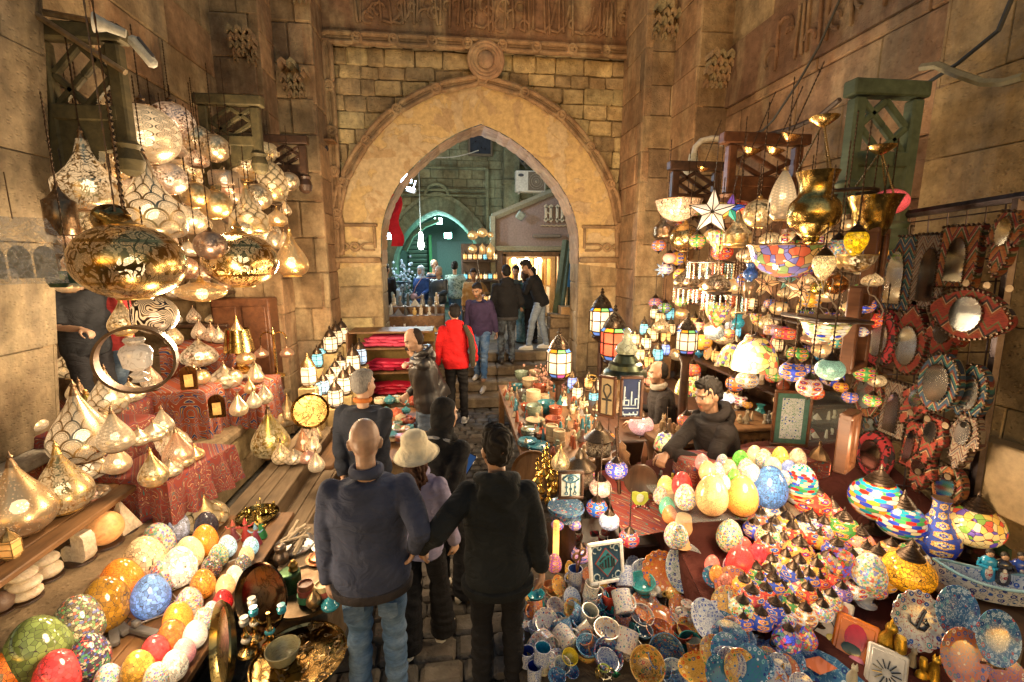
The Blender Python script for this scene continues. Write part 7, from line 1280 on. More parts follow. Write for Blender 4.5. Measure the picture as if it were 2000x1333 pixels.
for i in range(500):
 px,py=rd.uniform(1285,1715),rd.uniform(395,790);k=rd.randrange(5)
 if near_any((px,py),L_,34)or len(L_)>84 or(py>700 and px<1440)or py<395+max(0,1400-px)*.2:continue
 L_.append((px,py));cn,c=TC[k];p=P(px,py,X=rd.uniform(2.65,3.0));sh=('turkh','turkh','oblate','onion')[rd.randrange(4)];mt='mosflower' if sh=='turkh' else('arab','dots')[i%2];cn=cn if sh=='turkh' else 'gold'
 lampthing(sh,p,rd.uniform(13,21)*depth(p)/F,mt,c if sh=='turkh' else GOLD,rd.uniform(.6,.9),'small %s %s lamp packed deep in the right hanging cluster, %s'%(cn,'mosaic' if sh=='turkh' else 'pierced '+sh,'upper' if py<580 else 'lower'),'hanging lamp','deep %s %s lamps right %d'%(cn,sh,py<580),rd.uniform(.3,.7))
def e(x,y):return 990+x/4.878,1060+y/4.878
CP=(.01,.07,0)
g=GA(grid(6,6,lambda u,v:(.30+u*1.75,1.5+v*1.6,pz(CP,.3+u*1.75,1.5+v*1.6)-.006)))
tag(LK('ground_mat',g,M('cloth'),color=(.12,.09,.06)),'worn brown mat under the heap of painted ceramics','mat')
def mug_body():return cached("mug'cup'",lambda:GA(lathe([(.0,-1.02),(.85,-1.05),(.95,-.98),(.98,0),(1,1.08),(.9,1.08),(.88,0),(.84,-.85),(0,-.9)],24)),50)
def mug_handle():return cached("mugh'handle'",lambda:GA(torus(.55,.13,(1.02,0,.05),16,7,(PI/2,0,0),1.2,-PI/2,PI/2)),180)
def mug(px,py,hw,mat,col,lab,rot=(0,0,0),lift=0,inner=(.6,.58,.52),PL=CP):
 p,Rr=rest(px,py,hw,1.05 if abs(rot[0])+abs(rot[1])<.9 else .95,(PL[0]+lift,PL[1],PL[2]));t=tag(empty('mug',p,rot,Rr),lab,'mug')
 link('cup',mug_body(),M(mat),t,color=col);link('handle',mug_handle(),M(mat),t,color=col);link('lining',cached("mugi'lining'",lambda:GA(lathe([(0,-.85),(.82,-.8),(.86,0),(.885,1.07)],24,False)),180),M('glaze'),t,color=inner);return t
BL=(.02,.06,.34);WT=(.68,.66,.6)
for a in[((195,1095),62,'cer_blue',BL,'blue and white mug standing at the left edge of the heap',(0,0,1.2),0,(.02,.05,.3)),((335,1070),68,'cer_blue',BL,'tall blue and white mug with a turquoise inside',(0,.1,-.3),.06,(.03,.25,.4)),((262,1240),62,'cer_blue',BL,'nearest blue and white mug, deep blue inside',(0,0,-1.6),0,(.015,.03,.22)),((345,1170),55,'cer_white',(.3,.4,.15),'green flowered mug under the tall turquoise lined one',(0,0,.4),0,WT),((375,945),78,'cer_white',(.6,.1,.04),'white mug with a red and yellow flower lying on its side',(1.3,0,.3),.02,WT),((560,915),80,'cer_white',(.3,.25,.3),'floral white mug lying with its foot toward the viewer',(-1.5,0,.4),.03,WT),((800,460),62,'cer_white',(.1,.12,.1),'cream mug with a dark rim at the top of a pile',(0,.2,-.1),.1,WT),((795,575),62,'cer_white',(.5,.06,.1),'grey white mug with small red drawing under the dark rimmed one',(0,0,-.5),.02,WT),((775,700),70,'cer_white',(.3,.3,.25),'plain cream mug with a long handle',(.2,.25,-.4),.03,(.5,.5,.42)),((745,845),66,'cer_white',(.5,.3,.03),'white mug with a yellow moon painted on it',(.2,.9,.4),.02,WT),((995,560),72,'glaze',(.42,.05,.03),'tall red speckled mug',(0,.12,2.6),.03,(.35,.04,.03)),((1105,570),80,'cer_white',(.2,.2,.45),'pale lilac mug with small painted figures, tipped toward the viewer',(-.9,.3,.2),.12,WT),((1100,740),72,'cer_red',(.55,.45,.6),'crimson and lilac mug with a square sun pattern',(0,0,.2),.0,(.45,.45,.55)),((1010,700),60,'glaze',(.015,.02,.09),'dark navy glazed cup with a stub handle',(0,.2,3),.0,(.01,.015,.05)),((1120,330),72,'cer_blue',BL,'blue patterned mug tilted open with a teal inside',(-.7,.5,.3),.12,(.02,.14,.22)),((1145,455),58,'cer_blue',BL,'blue and white mug upright below the tilted teal lined one',(0,0,.2),.03,WT),((1015,455),52,'cer_blue',(.01,.02,.12),'dark blue speckled cup behind the red mug',(0,0,1),.04,(.01,.02,.12)),((1140,945),84,'cer_white',(.4,.3,.4),'big white cup with lilac flowers lying open to the right',(-.5,.7,.2),.05,WT),((650,315),60,'cer_blue',BL,'tall blue and white jar holding wooden spoons',(0,0,3.4),.10,(.03,.08,.3)),((645,430),56,'cer_blue',BL,'blue and white cup supporting the spoon jar',(0,0,2),0,WT)]:
 mug(*e(*a[0]),a[1]/4.2,a[2],a[3],a[4],a[5],a[6],a[7])
def cbowl():return cached("cb'bowl'",lambda:GA(lathe([(0,-.56),(.42,-.58),(.46,-.5),(.78,-.18),(.95,.25),(1,.5),(.94,.5),(.86,.2),(.66,-.18),(.36,-.4),(0,-.42)],32)),60)
def bowl(x,y,hw,mat,col,lab,rot=(0,0,0),lift=0,sc_z=1,conv=e,PL=CP):
 px,py=conv(x,y)if conv else(x,y);p,Rr=rest(px,py,hw*1.15,.56*sc_z,(PL[0]+lift,PL[1],PL[2]));return tag(link('bowl',cbowl(),M(mat),loc=p,rot=rot,sc=(Rr,Rr,Rr*sc_z),color=col),lab,'bowl')
TEAL=(.02,.22,.24)
for x,y,hw,m,c,lab,rot,lift in((1290,410,105,'glaze',(.06,.36,.38),'upper of two nested turquoise bowls',(.15,-.1,0),.09),(1295,470,102,'glaze',(.05,.32,.34),'lower of two nested turquoise bowls',(.1,-.1,0),.03),(770,1010,100,'cer_deep',(.3,.6,.75),'bright blue patterned bowl',(.2,0,0),.04),(760,1050,104,'cer_warm',(.5,.3,.1),'orange edged bowl under the bright blue patterned one',(.1,0,0),.0),(950,860,108,'cer_white',(.7,.35,.06),'orange flowered bowl on a pile of bowls',(.12,0,0),.06),(945,920,110,'cer_white',(.6,.3,.1),'floral bowl beneath the orange flowered one',(0,0,0),.0),(1320,1170,145,'cer_warm',(.02,.02,.03),'large golden orange bowl with black flowers inside',(.75,-.1,0),.06),(1495,1050,150,'cer_deep',(.6,.45,.05),'set of deep blue dishes with a yellow painted centre',(.9,.1,-.2),.05),(595,1100,68,'glaze',(.6,.48,.04),'small bright yellow bowl',(.5,.1,0),.04),(525,1180,72,'cer_white',(.04,.2,.25),'small white bowl with a teal and red flower',(.4,0,0),.02),(610,1240,62,'cer_deep',(.02,.04,.3),'small cobalt bowl next to the white flowered one',(.3,.2,0),.0),(475,1300,75,'cer_deep',(.1,.12,.15),'grey speckled bowl at the bottom edge',(.2,0,0),.02),(1300,870,78,'glaze',(.05,.12,.2),'slate blue pan shaped bowl',(.1,0,0),.03),(1665,890,82,'glaze',(.26,.05,.03),'brick red handled bowl on a tile',(0,0,0),.04),(455,620,72,'cer_white',(.3,.04,.06),'round white lidded dish with dark red flowers',(.5,0,.1),.02),(495,750,60,'cer_deep',TEAL,'dark teal lidded pot with a lace top',(.2,0,0),.03),(450,790,84,'cer_white',(.5,.15,.05),'white saucer below the teal lace pot',(.2,0,0),0),(330,810,70,'glaze',(.02,.13,.16),'dark teal bowl at the left of the heap',(.3,.4,0),.0),(275,520,72,'glaze',(.03,.28,.36),'upper turquoise glazed tealight pot near the boy',(0,0,0),.07),(275,620,70,'glaze',(.03,.32,.34),'lower turquoise glazed tealight pot near the boy',(0,0,0),.0),(460,500,72,'onyx',(.6,.42,.2),'cream onyx bowl beside the turquoise tealight pots',(0,0,0),.03),(415,430,60,'onyx',(.5,.2,.08),'amber onyx bowl behind the cream one',(0,0,0),.05),(1450,870,110,'cer_red',(.6,.3,.2),'red and white flowered oval dish',(.1,0,0),.0),(1275,720,100,'cer_white',(.25,.15,.15),'grey lace patterned bowl by the crimson mug',(.3,.1,0),.02),(940,1090,130,'cer_deep',(.5,.06,.05),'dark blue flowered bowl with a red rim behind the wire rack',(.5,.3,0),.02),(1590,1280,120,'cer_blue',(.1,.3,.5),'pale blue plate with dotted flowers at the bottom edge',(.4,0,0),.03),(1170,1040,105,'cer_white',(.3,.2,.2),'flowered bowl under the big lilac flowered cup',(.1,0,0),.0),(490,1000,70,'cer_white',(.1,.1,.3),'white saucer propped behind the tall blue mug',(.9,.2,0),.0)):
 bowl(x,y,hw/4.878,m,c,lab,rot,lift)
def plate_mesh():return cached("plt'plate'",lambda:GA(lathe([(0,-.06),(.5,-.07),(.58,-.05),(.97,.09),(1,.10),(.98,.125),(.6,-.01),(.5,-.035),(0,-.03)],44)),50)
def plate(px,py,hw,mat,col,lab,tilt,rz,PL=CP,lift=0,asp=1.0,wavy=False):
 p,Rr=rest(px,py,hw,.9*asp*sin(tilt)+.05,(PL[0]+lift,PL[1],PL[2]))
 me=plate_mesh()if not wavy else cached("pltw'plate'",lambda:GA(lathe([(0,-.06),(.5,-.07),(.58,-.05),(.97,.09),(1,.10),(.98,.125),(.6,-.01),(.5,-.035),(0,-.03)],96,True,1,16,.03)),50)
 return tag(link('plate',me,M(mat),loc=p,rot=(tilt,0,rz),sc=(Rr,Rr*asp,Rr),color=col),lab,'plate')
for x,y,hw,m,c,lab,tl,rz,lift,asp,wv in((1300,310,135,'cer_blue',BL,'blue and white flowered plate leaning behind the turquoise bowls',1.15,.1,.06,1,False),(1460,260,160,'cer_red',(.6,.3,.05),'big orange plate with a dark flowered middle',1.15,-.1,.1,1,True),(1700,240,165,'cer_blue',(.05,.2,.15),'large platter with blue stars and green leaves at the back',1.2,-.35,.12,1.25,False),(1780,420,120,'cer_blue',(.05,.22,.18),'second blue starred platter in front of the large one',1.2,-.5,.05,1.35,False),(1200,220,80,'cer_blue',(.1,.2,.4),'small lacy blue plate at the very back of the heap',1.1,.3,.08,1,True),(630,640,92,'cer_warm',(.1,.3,.25),'yellow green dish with a painted handle',.8,.4,.02,1.0,False),(620,540,80,'cer_blue',BL,'rectangular looking blue dish behind the yellow green one',.9,.3,.04,1.2,False),(900,370,90,'cer_warm',(.1,.15,.04),'green and orange leaf patterned dish',.9,.1,.06,1.0,False),(600,270,50,'cer_warm',(.6,.45,.03),'narrow yellow patterned dish behind the spoon jar',1.2,.3,.05,1.7,False),(765,300,42,'cer_red',(.3,.3,.25),'small speckled dish between spoon jar and turquoise tile',1.2,0,.05,1.4,False),(1330,620,140,'cer_red',(.6,.5,.3),'square looking red poppy dish',.5,.5,.03,1.0,False),(1470,720,120,'cer_red',(.15,.2,.08),'second red poppy dish in front of the first',.4,.4,.02,1.0,False),(1700,700,130,'cer_white',(.1,.06,.08),'saucer with a black braided rim under the painted jug',.2,0,.02,1.0,False),(490,410,70,'cer_warm',(.5,.1,.05),'orange painted dish with a red bird near the boy',1.0,.5,.06,1.2,False)):
 plate(*e(x,y),hw/4.4,m,c,lab,tl,rz,CP,lift,asp,wv)
for x,y,hw,m,c,lab,tl,rz,asp,PL,lift in((1390,975,128,'cer_white',(.3,.04,.06),'scalloped white plate with black calligraphy',1.2,-.5,1.28,RP_,0),(1615,925,98,'cer_deep',(.5,.6,.7),'pointed blue arabesque plate, left of the pair',1.25,-.6,1.5,flat(.55),0),(1848,1075,98,'cer_deep',(.5,.6,.7),'pointed blue arabesque plate nearest the right edge',1.25,-.6,1.6,flat(.55),0),(1655,1190,108,'cer_red',(.1,.2,.35),'orange red flowered plate at the bottom right',1.15,-.6,1.5,RP_,0),(1900,1300,90,'cer_red',(.1,.1,.4),'red and blue dotted plate in the bottom right corner',1.0,-.6,1.2,RP_,0),(1990,1180,60,'cer_deep',(.1,.3,.5),'blue plate cut off by the right edge',1.2,-.7,1.4,RP_,0),(1970,960,60,'cer_blue',(.1,.3,.3),'teal flowered plate at the right edge under the boat',.9,-.7,1.0,RP_,.02)):
 px,py=q(x,y);t_=plate(px,py,hw/2.941,m,c,lab,tl,rz,PL,lift,asp,'scalloped' in lab)
 if PL[1]==0:LK('easel',GA(tube([(-.4,-1.0,0),(-.4,-1.05,-.3),(-.4,-1.6,-2.4)],.05,6)).add(tube([(.4,-1.0,0),(.4,-1.05,-.3),(.4,-1.6,-2.4)],.05,6)).add(tube([(-.4,-1.02,-.15),(.4,-1.02,-.15)],.05,6)),M('metal'),t_,color=DK)
 if 'calligraphy' in lab:LK('calligraphy',GA(tube([(.28,.38,.05),(.12,.1,.05),(-.05,-.25,.05),(-.28,-.1,.05),(-.3,.12,.05)],[.05,.06,.07,.05,.02],7)).add(tube([(-.05,-.25,.05),(.2,-.28,.05),(.38,-.08,.05),(.3,.08,.05),(.18,-.05,.05),(.35,-.12,.05)],[.06,.06,.05,.05,.04,.03],7)),M('glaze'),t_,color=(.015,.015,.015))
for x,y,hw,m,c,lab,tl,rz,lift,asp in((255,1000,130,'cer_red',(.1,.15,.4),'long oval red and blue patterned platter beside the brick red bowl',.35,.4,.02,.6),(330,1140,150,'cer_blue',(.2,.25,.3),'white edged oval dish lying in front of the platter',.3,.35,.02,.45),(130,1255,130,'cer_warm',(.4,.2,.03),'dish painted with an orange and yellow bird',.25,.2,.05,.7),(320,1265,120,'cer_deep',(.5,.4,.04),'teal and orange painted dish at the bottom',.5,.1,.03,.8),(480,1190,90,'cer_deep',(.6,.35,.03),'black and yellow dish standing near the fish plate',1.0,.3,.03,1.3)):
 px,py=q(x,y);plate(px,py,hw/2.941,m,c,lab,tl,rz,CP,lift+.06,asp)
p=P(1590,1298,Z=.36);t_=tag(empty('fish_plate',p,(.45,.05,-.55)),'long blue red fish shaped plate','plate')
LK('body',GA(prism([(-.26,.0),(-.2,.06),(-.05,.095),(.1,.07),(.22,.0),(.1,-.07),(-.05,-.085),(-.2,-.05)],.02,TM((0,0,0),(-PI/2,0,0),6))),M('cer_deep'),t_,sc=1/6,color=(.2,.35,.45));LK('tail',GA(prism([(-.24,.02),(-.36,.09),(-.33,0),(-.36,-.08),(-.24,-.02)],.018,TM((0,0,.001),(-PI/2,0,0)))),M('cer_deep'),t_,color=(.03,.1,.2));LK('belly_patch',GA(prism([(-.08,-.02),(.02,.04),(.1,.01),(.02,-.05)],.004,TM((0,0,.021),(-PI/2,0,0)))),M('cer_red'),t_,color=(.6,.2,.1))
def sqdish(px,py,Z,w,rot,mat,col,lab,extra=()):
 p=P(px,py,Z=Z);t=tag(empty('square_dish',p,rot),lab,'dish');LK('dish',GA(cbox((0,0,0),(w,w*1.35,.02),.012)),M(mat),t,color=col)
 LK('well',GA(cbox((0,0,.008),(w*.82,w*1.12,.012),.008)),M('glaze'),t,color=tuple(.9*c for c in col))
 for nm,g_,c_ in extra:link(nm,mesh(nm,g_),M('glaze'),t,color=c_)
sqdish(1618,1215,.46,.2,(.95,.1,-.75),'glaze',(.62,.57,.48),'rectangular cream dish with black swirling line drawing',[('drawing',GA(tube([(-.06,-.08,.018),(-.02,.0,.018),(-.06,.06,.018),(.0,.1,.018),(.04,.05,.018),(.0,.02,.018),(.05,-.04,.018),(.02,-.09,.018)],.003,6)),(.02,.02,.02)),('red_spot',GA(ball((.05,.09,.017),(.025,.025,.003))),(.5,.12,.04)),('yellow_spot',GA(ball((.03,-.07,.017),(.03,.02,.003))),(.6,.5,.1))])
sqdish(1668,1258,.42,.19,(1.0,.1,-.75),'glaze',(.72,.2,.02),'rectangular orange dish with a red and black blob design',[('red_shape',GA(ball((0,.03,.016),(.05,.07,.004))),(.45,.02,.03)),('dark_shape',GA(ball((-.01,-.03,.018),(.045,.03,.004))),(.03,.05,.03)),('pink_shape',GA(ball((.02,-.075,.018),(.035,.025,.004))),(.6,.2,.3))])
sqdish(1730,1315,.38,.17,(.9,.1,-.7),'glaze',(.62,.6,.54),'white dish with a black sun ray drawing at the bottom edge',[('rays',(lambda gg:[gg.add(tube([(.02*cos(a),.02*sin(a),.018),(.06*cos(a),.06*sin(a),.018)],.003,5))for a in np.linspace(0,2*PI,14)[:-1]]and gg)(G()),(.02,.02,.02))])
sqdish(1380,1180,.24,.2,(1.15,0,-1.2),'glaze',(.6,.4,.28),'pinkish backed platter standing edge on beside the starred platters')
p,Rr=rest(*e(1715,690),21,1.1,CP);t_=tag(empty('painted_jug',p,(0,0,0),Rr*1.1),'white jug with red flowers and dark leaves','jug');LK('body',GA(lathe(smooth_prof([(.5,-1),(.9,-.7),(1,-.3),(.85,.2),(.45,.6),(.4,.85),(.55,1.1)],26),28)),M('cer_white'),t_,color=(.45,.05,.05));LK('handle',GA(torus(.3,.08,(-.75,0,.5),14,6,(PI/2,0,0))),M('glaze'),t_,color=WT)
p,Rr=rest(*e(1590,480),16,1.1,(CP[0]+.04,CP[1],0));t_=tag(empty('gilded_teapot',p,(0,0,0),Rr),'small gilded brown and white teapot in front of the orange plate','teapot');LK('body',GA(lathe(smooth_prof([(.5,-1),(.95,-.5),(1,0),(.7,.5),(.4,.6),(.35,.8),(.1,.95),(.12,1.1)],24),24)),M('cer_warm'),t_,color=(.3,.15,.05));LK('spout',GA(tube([(.85,0,-.2),(1.2,0,.1),(1.4,0,.5)],[.2,.13,.1],8)),M('cer_warm'),t_,color=(.3,.15,.05));LK('handle',GA(torus(.42,.08,(-1.0,0,0),14,6,(PI/2,0,0))),M('glaze'),t_,color=(.5,.35,.12))
for i,(x,y,rot,lab)in enumerate(((1440,470,(.3,-.7,.3),'white ceramic pepper mill lying behind the teapot'),(1375,530,(0,.2,0),'small white flowered vase by the lying mill'))):
 p,Rr=rest(*e(x,y),9,1.6,(CP[0]+.05,CP[1],0));tag(LK('white_vase',GA(lathe(smooth_prof([(.8,-1.6),(.9,-1.2),(.5,-.3),(.4,.5),(.9,.9),(1,1.4),(.7,1.6)],24),18)),M('cer_white'),loc=p,rot=rot,sc=Rr,color=(.3,.2,.1)),lab,'vase')
for i,(x,y)in enumerate(((690,200),(665,235))):p=P(*e(x,y),Y=2.68);tag(LK('wooden_spoon',GA(tube([(0,0,-.12),(.0,0,.0),(.004,0,.06)],.006,6)).add(torus(.022,.008,(.004,0,.085),14,6,(PI/2,0,0),1.3)),M('wood'),loc=p,rot=(.1,.15-.3*i,.2)),('taller','shorter')[i]+' carved wooden spoon in the blue and white jar','spoon')
for i in range(5):p=P(*e(148,640),Z=.16);tag(link('saucer',plate_mesh(),M('cer_white'),loc=p+np.array((0,0,.012*i)),sc=.062,color=(.3,.25,.2)),'saucer in the small pile at the feet of the boy','saucer','pile of saucers by the boy')
for i,(x,y,w,c,lab)in enumerate(((125,815,.055,(.12,.4,.2),'green woven soap dish left of the heap'),(220,790,.05,(.03,.16,.15),'dark green square dish left of the heap'),(115,920,.06,(.03,.1,.3),'blue patterned square dish left of the heap'),(170,985,.07,(.02,.16,.2),'teal square dish by the blue mugs'),(215,900,.04,(.02,.1,.14),'narrow dark teal dish standing left of the heap'),(360,720,.07,(.55,.5,.4),'white box dish with red and teal flowers'),(600,740,.06,(.02,.1,.16),'dark blue square dish in the middle of the heap'))):
 p=P(*e(x,y),Z=.12);t_=tag(empty('small_dish',p,(.3,.2,uni(-.5,.8))),lab,'dish');LK('dish',GA(cbox((0,0,0),(w*1.5,w*1.5,.04),.012)),M('cer_deep' if i not in(0,5)else 'cer_white'),t_,color=c);LK('well',GA(cbox((0,0,.015),(w*1.2,w*1.2,.02),.008)),M('glaze'),t_,color=c)
p=P(*e(935,1240),Z=.22);t_=tag(empty('bangle_rack',p,(.2,0,0)),'wire carousel rack hung with bracelets and a green ring','rack');d=.001
for k in range(6):a=k*PI/3;LK('spoke',GA(tube([(0,0,0),(.05*cos(a),.05*sin(a),0)],.0022,5)),M('metal'),t_,color=(.5,.48,.42))
LK('hoop',GA(torus(.036,.0025,seg=20,ms=5)),M('metal'),t_,color=(.5,.48,.42));LK('stem',GA(tube([(0,0,-.13),(0,0,.03)],.004,6)),M('metal'),t_,color=(.5,.48,.42))
for k,(x,z,r,c)in enumerate(((-.045,-.0,.022,(.35,.27,.1)),(-.035,.005,.022,(.4,.3,.12)),(-.025,0,.022,(.33,.25,.1)),(.05,-.01,.022,(.02,.2,.12)),(.057,-.01,.022,(.02,.14,.1)),(.064,-.01,.022,(.03,.22,.14)),(-.01,.04,.03,(.32,.42,.08)),(.02,.02,.022,(.4,.28,.1)))):LK('bangle',GA(torus(r,.0045,(x,0,z),18,6,(0,PI/2-.3*(k%3),.2*k))),M('metal')if k!=6 else M('glaze'),t_,color=c)
def fig(k,x,y,hw,mat,col,lab,conv=q,PL=RP_,rz=0,hh=0):
 px,py=conv(x,y);p=P(px,py,PL=PL);s=hw*depth(p)/F/2.941;return figurine(k,p,s/.5,mat,col,lab,None,rz)
GLD=(.62,.40,.06)
p=P(*q(1185,1150),PL=RP_);figurine('cat',p,.085,'metal',GLD,'tall seated golden cat statue with a blue collar',None,.5);tag(LK('statue_base',GA(cbox((p[0],p[1],p[2]-.005),(.12,.14,.03),.008)),M('metal'),color=(.4,.27,.08)),'dark gold base of the tall golden cat','base')
for k,x,y,s,c,lab in(('bust',1275,1230,.075,GLD,'golden pharaoh bust beside the golden cat'),('cat',1350,1225,.045,(.35,.3,.22),'small grey stone cat beside the pharaoh bust'),('cat',1470,1300,.06,GLD,'second golden cat statue at the bottom edge'),('bust',1410,1300,.05,GLD,'small gold figure left of the second golden cat'),('cat',1010,1330,.05,(.55,.52,.4),'cream stone cat head at the bottom edge')):
 p=P(*q(x,y),PL=RP_);figurine(k,p,s,'metal' if c==GLD else 'tint',c,lab,None,-.5)
sh_=tag(LK('corner_shelf',GA(cbox((3.0,1.93,.60),(.72,.60,.03),.008)).add(cbox((3.03,1.93,.29),(.64,.56,.58),.02)),M('darkwood')),'dark shelf in the right corner carrying the ceramic boat','shelf')
p=P(1935,1150,Z=.68);t_=tag(empty('ceramic_boat',p,(0,0,-.5)),'blue and white painted ceramic boat at the right edge','boat')
g=G();V=[];n_=12
for k in range(n_+1):
 u=k/n_*2-1;w_=.085*(1-abs(u)**3);zz=.05*u*u
 for s_,z_ in((-1,.06),(-.6,-.05),(.6,-.05),(1,.06)):V.append((u*.26,s_*w_,z_+zz))
for k in range(n_):
 for j in range(3):a=k*4+j;g_=(a,a+4,a+5,a+1);g.f.append(list(g_));g.m.append(0);g.c.append(None);g.uv.append(None)
g.v.append(np.array(V,float));g.n=len(V)
g.v[-1]*=5;link('hull',mesh('hull',g,60),M('cer_blue'),t_,sc=.2,color=(.03,.1,.3));LK('rim',GA(tube([V[k*4]for k in range(n_+1)],.008,6)).add(tube([V[k*4+3]for k in range(n_+1)],.008,6)),M('glaze'),t_,color=(.2,.4,.5))
for x,y,c,lab in((1785,700,(.02,.28,.5),'figurine of a dark haired woman in a turquoise coat'),(1870,720,(.02,.02,.03),'figurine of a dark haired woman in a black coat'),(1965,720,(.02,.06,.35),'figurine in a blue apron at the right edge')):
 px,py=q(x,y);p=P(px,py,Z=.72);t_=tag(empty('woman_figurine',p,(0,0,-.6),.11),lab,'figurine')
 LK('dress',GA(lathe(smooth_prof([(.36,-.4),(.4,-.2),(.3,.3),(.36,.6),(.3,.8),(.12,.9)],18),16,True,.7)),M('glaze'),t_,color=c);LK('apron',GA(ball((0,-.22,.1),(.15,.1,.4))),M('cer_white'),t_,color=(.4,.05,.05));LK('head',GA(ball((0,0,1.05),(.15,.15,.19))),M('tint'),t_,color=(.45,.28,.18));LK('hair',GA(ball((0,.04,1.1),(.17,.17,.19))),M('tint'),t_,color=(.02,.015,.01))
 for s_ in(-1,1):LK('arm',GA(tube([(s_*.32,0,.7),(s_*.42,-.1,.4),(s_*.1,-.32,.42)],.08,7)),M('glaze'),t_,color=c)
p=P(1972,1090,Z=.62);figurine('sitting',(p[0]+.02,p[1]+.04,.617),.105,'tint',(.03,.07,.03),'green statue of a seated man with a tall cap in the right corner',None,-.5)
PP=(.50,.02,0)
g=GA(cbox((1.08,5.25,.57),(1.0,2.7,.05),.01));
tt=tag(empty('long_table',(0,0,0)),'long wooden table heaped with bowls along the right of the lane','table');LK('top',g,M('wood'),tt)
for x,y in((.62,3.97),(1.5,3.97),(.62,6.5),(1.5,6.5)):LK('leg',GA(cbox((x,y,.27),(.08,.08,.54),.01)),M('wood'),tt)
rd=random.Random(44);PPL=flat(.598)
PCOL=[('tan',(.48,.32,.2)),('brick',(.42,.12,.06)),('teal',(.04,.2,.24)),('cream',(.62,.48,.3)),('rust',(.36,.1,.05)),('pale green',(.25,.32,.24)),('sea blue',(.06,.24,.32)),('grey',(.2,.18,.16))]
def stackp(px,py,hw,n,ci,kind,lab,PL=PPL):
 p,Rr=rest(px,py,hw,.1,PL);nm,c=PCOL[ci]
 me=plate_mesh()if kind=='plate' else cbowl()if kind=='bowl' else cached("ash'bowl'",lambda:G())
 st={'plate':.13,'bowl':.34,'pot':.84}[kind];h0={'plate':.07,'bowl':.57,'pot':.4}[kind]
 for k in range(n):kk=rd.uniform(.8,1.15);tag(link(kind if kind!='pot' else 'onyx_bowl',me,M('glaze' if kind!='pot' else 'onyx'),loc=(p[0]+rd.uniform(-.004,.004),p[1]+rd.uniform(-.004,.004),.598+(h0+k*st)*Rr),sc=Rr,color=tuple(kk*x for x in c)),lab%kind,kind if kind!='pot' else 'bowl',lab%kind+' pile')
for i,(px,py,hw,n,ci,kind,lab)in enumerate(((1030,868,19,4,6,'plate','light blue glazed %s in the wide pile by the head of the boy'),(1052,875,22,3,6,'plate','bluish glazed %s in the front pile on the long table'),(1035,848,18,5,5,'plate','pale green glazed %s in the pile on the table edge'),(1060,850,18,4,1,'plate','brick red glazed %s in the second row on the long table'),(1045,828,19,4,3,'plate','cream glazed %s in the pile near the table edge'),(1078,858,12,3,3,'pot','cream onyx %s stacked like a tower at the front'),(1092,868,12,3,3,'pot','cream onyx %s in the second front tower'),(1042,815,15,3,5,'bowl','sage %s nested behind the cream plates'),(1080,836,16,2,1,'bowl','orange red %s nested in the middle of the table'),(1042,795,14,3,3,'pot','banded cream onyx %s in the tall tower'),(1066,806,17,2,2,'bowl','teal %s with spoons resting on it'),(1028,805,12,2,1,'bowl','brick %s at the left edge of the table'),(1062,788,11,2,3,'pot','short cream onyx %s pair'),(1022,778,12,2,7,'bowl','grey %s at the edge by the steps'),(1055,768,13,2,4,'bowl','rust coloured %s pair'),(1085,815,13,3,4,'bowl','deep rust %s at the inner side of the table'),(1035,760,16,2,3,'bowl','creamy %s with small bits at the back'),(1010,765,11,2,2,'bowl','small dark teal %s at the corner by the steps'),(1018,742,13,2,5,'bowl','green %s by the steps'),(1045,735,12,1,3,'bowl','cream %s of little figures by the steps'))):
 stackp(px,py,hw,n,ci,kind,lab)
for i in range(150):
 x,y=rd.uniform(.62,1.54),rd.uniform(3.98,6.55);k=KS[i%6];cn,c=PCOL[(i*3)%8]
 figurine(k,(x,y,.597),rd.uniform(.035,.065),'onyx' if i%3 else 'glaze',c,'small %s stone %s crowded among the bowls on the long table'%(cn,k.replace('sitting','seated figure')),'loose %s %s pieces on the long table'%(cn,k),rd.uniform(0,6))
g=G();rd=random.Random(4)
for i in range(160):g.add(ball((rd.gauss(0,.16),rd.gauss(0,.16),abs(rd.gauss(0,.12))),rd.uniform(.012,.028),5,3))
p=P(1075,735,Z=.75);tag(LK('shell_ornaments',g,M('glaze'),loc=(p[0],p[1],.62),color=(.55,.3,.22)),'glittering pink and amber heap of shells and beads by the coloured lantern','trinkets',kind='stuff')
RL='glass lanterns crowded on the right of the lane'
g=GA(cbox((1.95,5.6,.3),(.75,2.6,.6),.02));tag(LK('lantern_platform',g,M('darkwood')),'dark platform under the crowd of lanterns at the right','platform')
g=GA(cbox((2.55,5.5,.45),(.5,2.4,.9),.02));tag(LK('lantern_platform',g,M('darkwood')),'higher dark platform behind the crowd of lanterns','platform')
REDG=(.9,.12,.06);BLG=(.15,.25,.9)
